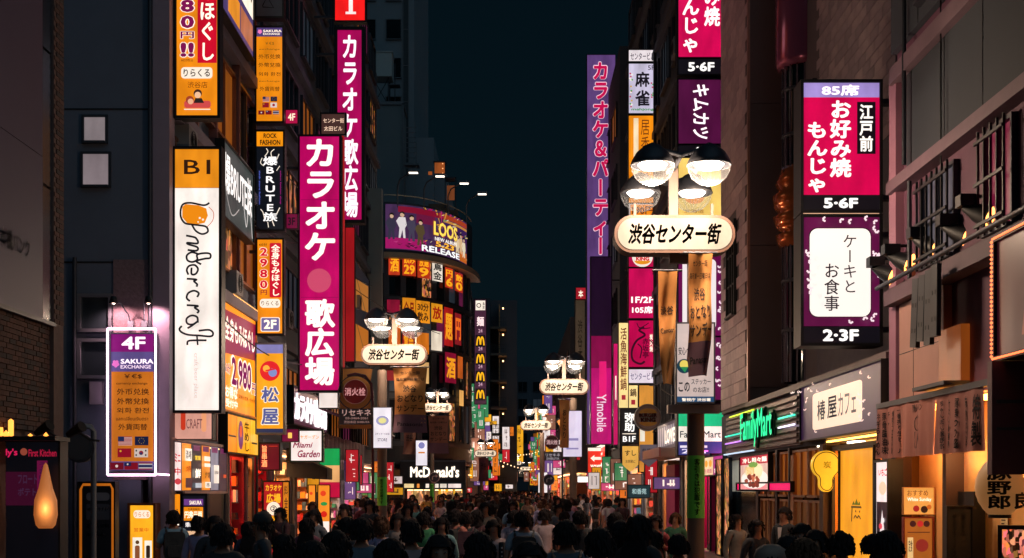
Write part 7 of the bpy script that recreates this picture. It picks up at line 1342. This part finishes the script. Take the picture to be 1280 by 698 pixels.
near = [ # px, head top row, height, yaw (0 faces camera, PI away), pose, hair, top, legs, sleeve, bag, extra, label
 (279, 654, 1.72, PI, 'stand', 'short', '#14161c', '#14161c', 1, None, {}, 'man with full black hair and black jacket seen from behind nearest the poster boards'),
 (268, 645, 1.70, .4, 'stand', 'short', '#2a2830', '#1c1e26', 1, None, {}, 'man whose face peers over the black-haired head near the red doorway'),
 (327, 644, 1.74, -1.2, 'stand', 'crop', '#1c2430', '#1c1e26', .5, None, {'cap': '#101218'}, 'man in dark cap and dark tee with white chest letters turned sideways'),
 (384, 648, 1.62, PI, 'walk', 'long', '#6a2848', '#30202c', 1, None, {}, 'long-haired woman in a maroon patterned top by the orange menu panels'),
 (392, 677, 1.72, PI, 'stand', 'short', '#101218', '#101218', 1, None, {}, 'dark round head very near, low in front of the maroon top'),
 (421, 664, 1.72, PI, 'stand', 'short', '#8a6a20', '#1a1a20', 1, None, {}, 'near man with dark round hair above a yellow collar'),
 (452, 648, 1.75, PI, 'walk', 'short', '#5a6878', '#20242c', .5, None, {}, 'man in a plain grey-blue shirt walking away beside the green-banded pole'),
 (434, 647, 1.70, PI, 'walk', 'crop', '#2c2028', '#1c1c22', 1, None, {}, 'man with short hair in a dark red-tinged jacket before the grey shirt'),
 (476, 645, 1.62, PI, 'walk', 'long', '#15181c', '#15181c', 1, None, {'brown': True}, 'woman with very long straight brown hair and black top'),
 (489, 674, 1.70, PI, 'stand', 'short', '#0e1014', '#0e1014', 1, None, {}, 'very near black rounded head below the long brown hair'),
 (514, 651, 1.73, PI+.3, 'walk', 'short', '#b08c8c', '#24242c', .5, None, {}, 'man in pale pink tee with a dark strap across the back'),
 (497, 642, 1.66, 0, 'walk', 'bob', '#a08c84', '#26242c', .5, None, {}, 'woman facing us in a pale top behind the pink tee'),
 (549, 669, 1.72, .2, 'walk', 'short', '#1c1a22', '#1c1a22', 1, None, {}, 'near man walking toward us with fringe and dark clothes in the middle'),
 (552, 647, 1.62, 0, 'walk', 'long', '#6c98a0', '#2a3038', 1, None, {}, 'woman facing us in a pale blue cardigan with long black hair'),
 (570, 637, 1.70, 2.6, 'walk', 'short', '#d07868', '#26262e', .5, '#1a1a20', {}, 'person in a coral top with black stripes of bag straps'),
 (600, 666, 1.72, PI, 'stand', 'short', '#14181e', '#14181e', 1, None, {}, 'near black head in front of the checkered jacket woman'),
 (617, 650, 1.62, 0, 'walk', 'bob', '#b0989c', '#20242c', 1, None, {'jk': 1}, 'woman facing us in pinkish top under an open checkered jacket'),
 (643, 638, 1.70, PI, 'walk', 'short', '#a89cb0', '#22242c', .5, None, {}, 'man in a pale lilac shirt walking away in mid street'),
 (655, 638, 1.76, PI, 'walk', 'short', '#9098a8', '#181c22', .5, '#0c1016', {'big': 1}, 'man carrying a huge black backpack in mid street'),
 (661, 678, 1.70, 0, 'walk', 'curly', '#181418', '#181418', 1, None, {}, 'very near reddish-faced person under the huge backpack'),
 (681, 637, 1.68, PI, 'walk', 'crop', '#b8a0a8', '#1c2c2a', .5, None, {}, 'slim man in a white rolled-sleeve shirt seen from behind beside the backpack'),
 (708, 651, 1.76, PI, 'walk', 'short', '#4a5462', '#1c2028', .5, '#1c2028', {}, 'broad man in a grey tee with dark backpack walking away'),
 (750, 661, 1.74, PI, 'walk', 'short', '#3a2c34', '#1c1c22', 1, None, {}, 'near man with thick black hair and open collar before the pale paving'),
 (725, 638, 1.72, PI, 'walk', 'short', '#1c1e26', '#1c1e26', 1, None, {}, 'dark-clad man between the lamp pole and the far entrance'),
 (771, 641, 1.70, 2.2, 'stand', 'curly', '#16181e', '#16181e', 1, None, {}, 'curly-haired person in black standing by the far entrance steps'),
 (776, 651, 1.74, 2.8, 'stand', 'bob', '#12161a', '#12161a', 1, None, {}, 'person with chin-length hair in a black coat chatting by the beige doorway'),
 (799, 644, 1.80, PI-.5, 'stand', 'long', '#0e1216', '#0e1216', 1, None, {}, 'tall figure in a long black coat against the beige doorway'),
 (812, 662, 1.62, -1.6, 'stand', 'bob', '#3a4a50', '#1c1c22', 1, None, {}, 'short person in grey-green jacket facing the black-coated pair'),
 (848, 668, 1.6, PI, 'stand', 'short', '#1c1a20', '#1c1a20', 1, None, {}, 'half-hidden dark head beside the big pole'),
 (921, 643, 1.62, .5, 'phone', 'long', '#8a8078', '#2a2a30', 1, None, {}, 'long-haired woman raising a pale phone before the store window'),
 (946, 650, 1.60, .3, 'stand', 'long', '#2a262c', '#1c1c22', 1, None, {}, 'long-haired woman in dark clothes next to the phone holder'),
 (980, 634, 1.74, -.8, 'stand', 'short', '#1c1e28', '#1c1e28', 1, None, {'shirtfront': 1}, 'tall man in a dark suit with white shirt front by the cafe'),
 (1001, 655, 1.70, -.7, 'stand', 'short', '#20222c', '#1c1e28', 1, None, {}, 'second suited man in front of the tall one'),
 (1018, 663, 1.68, -.6, 'stand', 'short', '#1c1c24', '#1c1c24', 1, None, {}, 'man with rounded hair looking sideways under the cup-shaped light'),
 (985, 670, 1.70, 0, 'walk', 'short', '#201c22', '#1c1c22', 1, None, {}, 'man with a red-lit face coming toward us before the suits'),
 (963, 688, 1.66, PI, 'stand', 'short', '#6a5040', '#2c2420', 1, None, {'cap': '#a08070'}, 'near head in a beige cap at the bottom edge'),
 (1005, 674, 1.74, PI, 'stand', 'curly', '#1c1a1e', '#1c1a1e', 1, None, {'brown': True}, 'nearest person, a big brown-haired head cut by the bottom edge'),
 (1052, 666, 1.66, PI-.4, 'stand', 'bun', '#9a6a60', '#2c2430', 1, None, {}, 'woman with hair pinned up before the amber panel'),
 (1108, 664, 1.74, PI, 'stand', 'short', '#15171c', '#15171c', 1, None, {}, 'near dark-haired man under the white dessert sign'),
 (1094, 668, 1.6, 1.6, 'phone', 'short', '#5a4a44', '#2a2628', .5, None, {}, 'person raising an arm before the white dessert sign'),
 (355, 668, 1.62, PI, 'stand', 'bob', '#1a1a22', '#1a1a22', 1, None, {}, 'short dark-clad person between the capped man and the maroon top'),
 (530, 640, 1.68, PI, 'walk', 'short', '#2c8a58', '#22262c', .5, None, {}, 'person in a green tee walking away below the green-banded far pole'),
 (583, 640, 1.66, PI, 'walk', 'short', '#20242c', '#20242c', 1, '#5a3040', {}, 'person with a plum backpack left of the checkered jacket'),
]
for (px, py, h, yaw, pz, hr, tp_, lg, sl3, bg_, ex, lab) in near:
    x, y = at_head(px, py, h); y_ = y
    o = person(lab, x, y_, h, yaw, pz, hr, tp_, lg, sl3, bg_, ex.get('brown', False), False, ex.get('cap'))
    if 'white chest letters' in lab: vs, fs = fit(glyphs('WEST', .05), (-.10, -1.27, .10, -1.2)); MB().use(D('#c8b8b0', .8, 0, .1)).add([(a, -.142-.25*0, -b) for a, b in vs], [f[::-1] for f in fs]).build('lettering', o)
    if ex.get('shirtfront'): MB().use(D('#e0d4d0', .8, 0, .1)).add([(-.04, -.118, 1.40), (.04, -.118, 1.40), (.012, -.145, 1.12), (-.012, -.145, 1.12)], [(0, 3, 2, 1)]).build('shirt_front', o)
    if 'phone' in lab and 'raising a pale' in lab: MB().use(E('#e8d8d8', .8)).box(.03, .11, -.385, -.375, 1.30, 1.45).build('phone_screen', o)
    if 'dark strap' in lab: MB().use(BLK).tube([(-.12, .03, 1.44), (-.02, .145, 1.30), (.12, .14, 1.05)], .018, 6).build('strap', o); vs, fs = fit(glyphs('47', .04), (-.09, -1.27, .09, -1.17)); MB().use(BLK).add([(-a, .150, -b) for a, b in vs], fs).build('lettering', o)
    if ex.get('jk'):
        mb = MB(); 
        for s_ in (-1, 1):
            mb.use(D('#1c242c', .8)).tube([(s_*.12, -.10, 1.40), (s_*.12, -.145, 1.2), (s_*.14, -.14, .85)], .045, 8)
            for i in range(8): mb.use(D('#b0b0b8', .8)).box(s_*.12-.012, s_*.12+.012, -.20, -.185, .9+i*.06, .92+i*.06)
        mb.build('checkered_jacket', o)
# mid crowd
rr = random.Random(15); taken = [at_head(q[0], q[1], q[2]) for q in near]; poles = [(2.83, 19.9), (-3.8, 36), (2.3, 48), (1.6, 76), (-2.7, 80)]
CN = {'white': '#c8c0c4', 'black': '#14161a', 'navy': '#1c2a4a', 'grey': '#6a6e78', 'red': '#8a2430', 'pink': '#c08090', 'green': '#2a6a4c', 'beige': '#a89078', 'sky blue': '#7aa0b8', 'mustard': '#a07820', 'maroon': '#4a1824', 'teal': '#1c5a60', 'lilac': '#9088b0', 'brown': '#4a3428'}
HN = {'short': 'short black hair', 'crop': 'cropped hair', 'bob': 'chin-length hair', 'long': 'long hair', 'curly': 'curly hair', 'bun': 'tied-up hair'}
seen = set()
def where(x, y):
    px = CX+F*x/y
    return 'by the poster boards' if px < 300 else 'by the karaoke posters' if px < 400 else 'near the hydrant-side lamp' if px < 500 else 'before the burger restaurant' if px < 590 else 'in mid street' if px < 650 else 'near the arrow sign lamp' if px < 700 else 'near the pink-sign lamp' if px < 760 else 'before the dark doorways' if px < 860 else 'outside the convenience store'
n = 0; tries = 0
while n < 105 and tries < 5000:
    tries += 1
    y = rr.uniform(15, 62); x = rr.uniform(-5.2, 4.0)
    if y < 30 and (x > 1.2 or x < -4.6) and rr.random() < .7: continue
    if 1.5 < x < 4.5 and 22 < y < 40 and rr.random() < .8: continue
    if any((x-a)**2+((y-b)*.8)**2 < .42 for a, b in taken) or any((x-a)**2+(y-b)**2 < .3 for a, b in poles): continue
    hr = rr.choice(list(HN)); cn = rr.choice(list(CN)+['black', 'black', 'white', 'navy', 'grey']); bg_ = rr.random() < .25; away = rr.random() < .55
    gar = rr.choice(('tee', 'jacket')); w_ = where(x, y); key = (hr, cn, bg_, away, gar, w_)
    if key in seen: continue
    seen.add(key); taken.append((x, y)); n += 1
    lab = f'{"back" if away else "face"} to us, {cn} {gar}, {HN[hr]}{", backpack" if bg_ else ""}, {w_}'
    person('person '+lab, x, y, rr.uniform(1.56, 1.80), (PI if away else 0)+rr.uniform(-.4, .4), rr.choice(('walk', 'walk', 'stand', 'phone', 'bag')), hr, CN[cn], rr.choice(('#1c1e26', '#20242c', '#2a3040', '#5a5248', '#14161a')), 1.0 if gar == 'jacket' else .5, '#15181e' if bg_ else None, rr.random() < .25, False, None, 'people walking in the street')
# far crowd: one mesh each
def far_mesh(kind, hair):
    mb = MB()
    for me, m in ((mesh_of(('body', kind), None), SKIN), (mesh_of(('shirt', kind, .5), lambda: setmat(shirt_mesh(kind, .5), CLOTH)), CLOTH), (mesh_of(('trousers', kind, False), lambda: setmat(trouser_mesh(kind), CLOTH)), D('#20242c', .8))):
        mb.use(m).add([v.co for v in me.vertices], [tuple(p.vertices) for p in me.polygons], True)
    h = hair_mb(hair, HAIR); mb.use(HAIR).add(h.v, h.f, True); return mb
for i in range(140):
    d = 62+88*(i/140)**1.1; x = rr.uniform(-2.7 if d > 80 else -4.2, 3.7); k = rr.choice(('walk', 'stand')); hr = rr.choice(('short', 'long'))
    if any((x-a)**2+(d-b)**2 < .2 for a, b in poles): continue
    cc = rr.choice(list(CN)+['white', 'black', 'black']); aw_ = rr.random() < .5; where_ = 'near the burger restaurant' if x < -2.2 else 'toward the far entrance' if x > 2 else 'in the street middle'
    o = link('person', mesh_of(('far', k, hr), lambda: far_mesh(k, hr)), None, (x, d, .006), (0, 0, (PI if aw_ else 0)+rr.uniform(-.4, .4)), label=f'small far person, {cc} top, {hr} hair, {"back" if aw_ else "face"} to us, {"walking" if k == "walk" else "standing"} {where_}', category='person', group='far crowd down the street')
    q = rr.uniform(.9, 1.03); o.scale = (q, q, q); o.color = (*lin(CN[cc]), 1)
mb = MB()
far_ = mesh_of(('far', 'stand', 'short'), None); 
for i in range(150):
    x, y = rr.uniform(-2.4, 3.6), rr.uniform(150, 228); c = D(rr.choice(('#1c1e26', '#8a8488', '#2a3a4a', '#5a2a34', '#14161a')), .8); h = rr.uniform(1.5, 1.75)
    mb.use(c).lathe([(.0, h-.3), (.2, h-.33), (.24, h-.6), (.17, .9), (.15, .05)], (x, y, 0), 7).use(HAIR).lathe([(0, h), (.09, h-.06), (.09, h-.17), (.05, h-.25), (.05, h-.3)], (x, y, 0), 7)
mb.build('crowd', label='packed mass of tiny heads at the street end', category='crowd', kind='stuff')
bpy.data.scenes.remove(tmp)
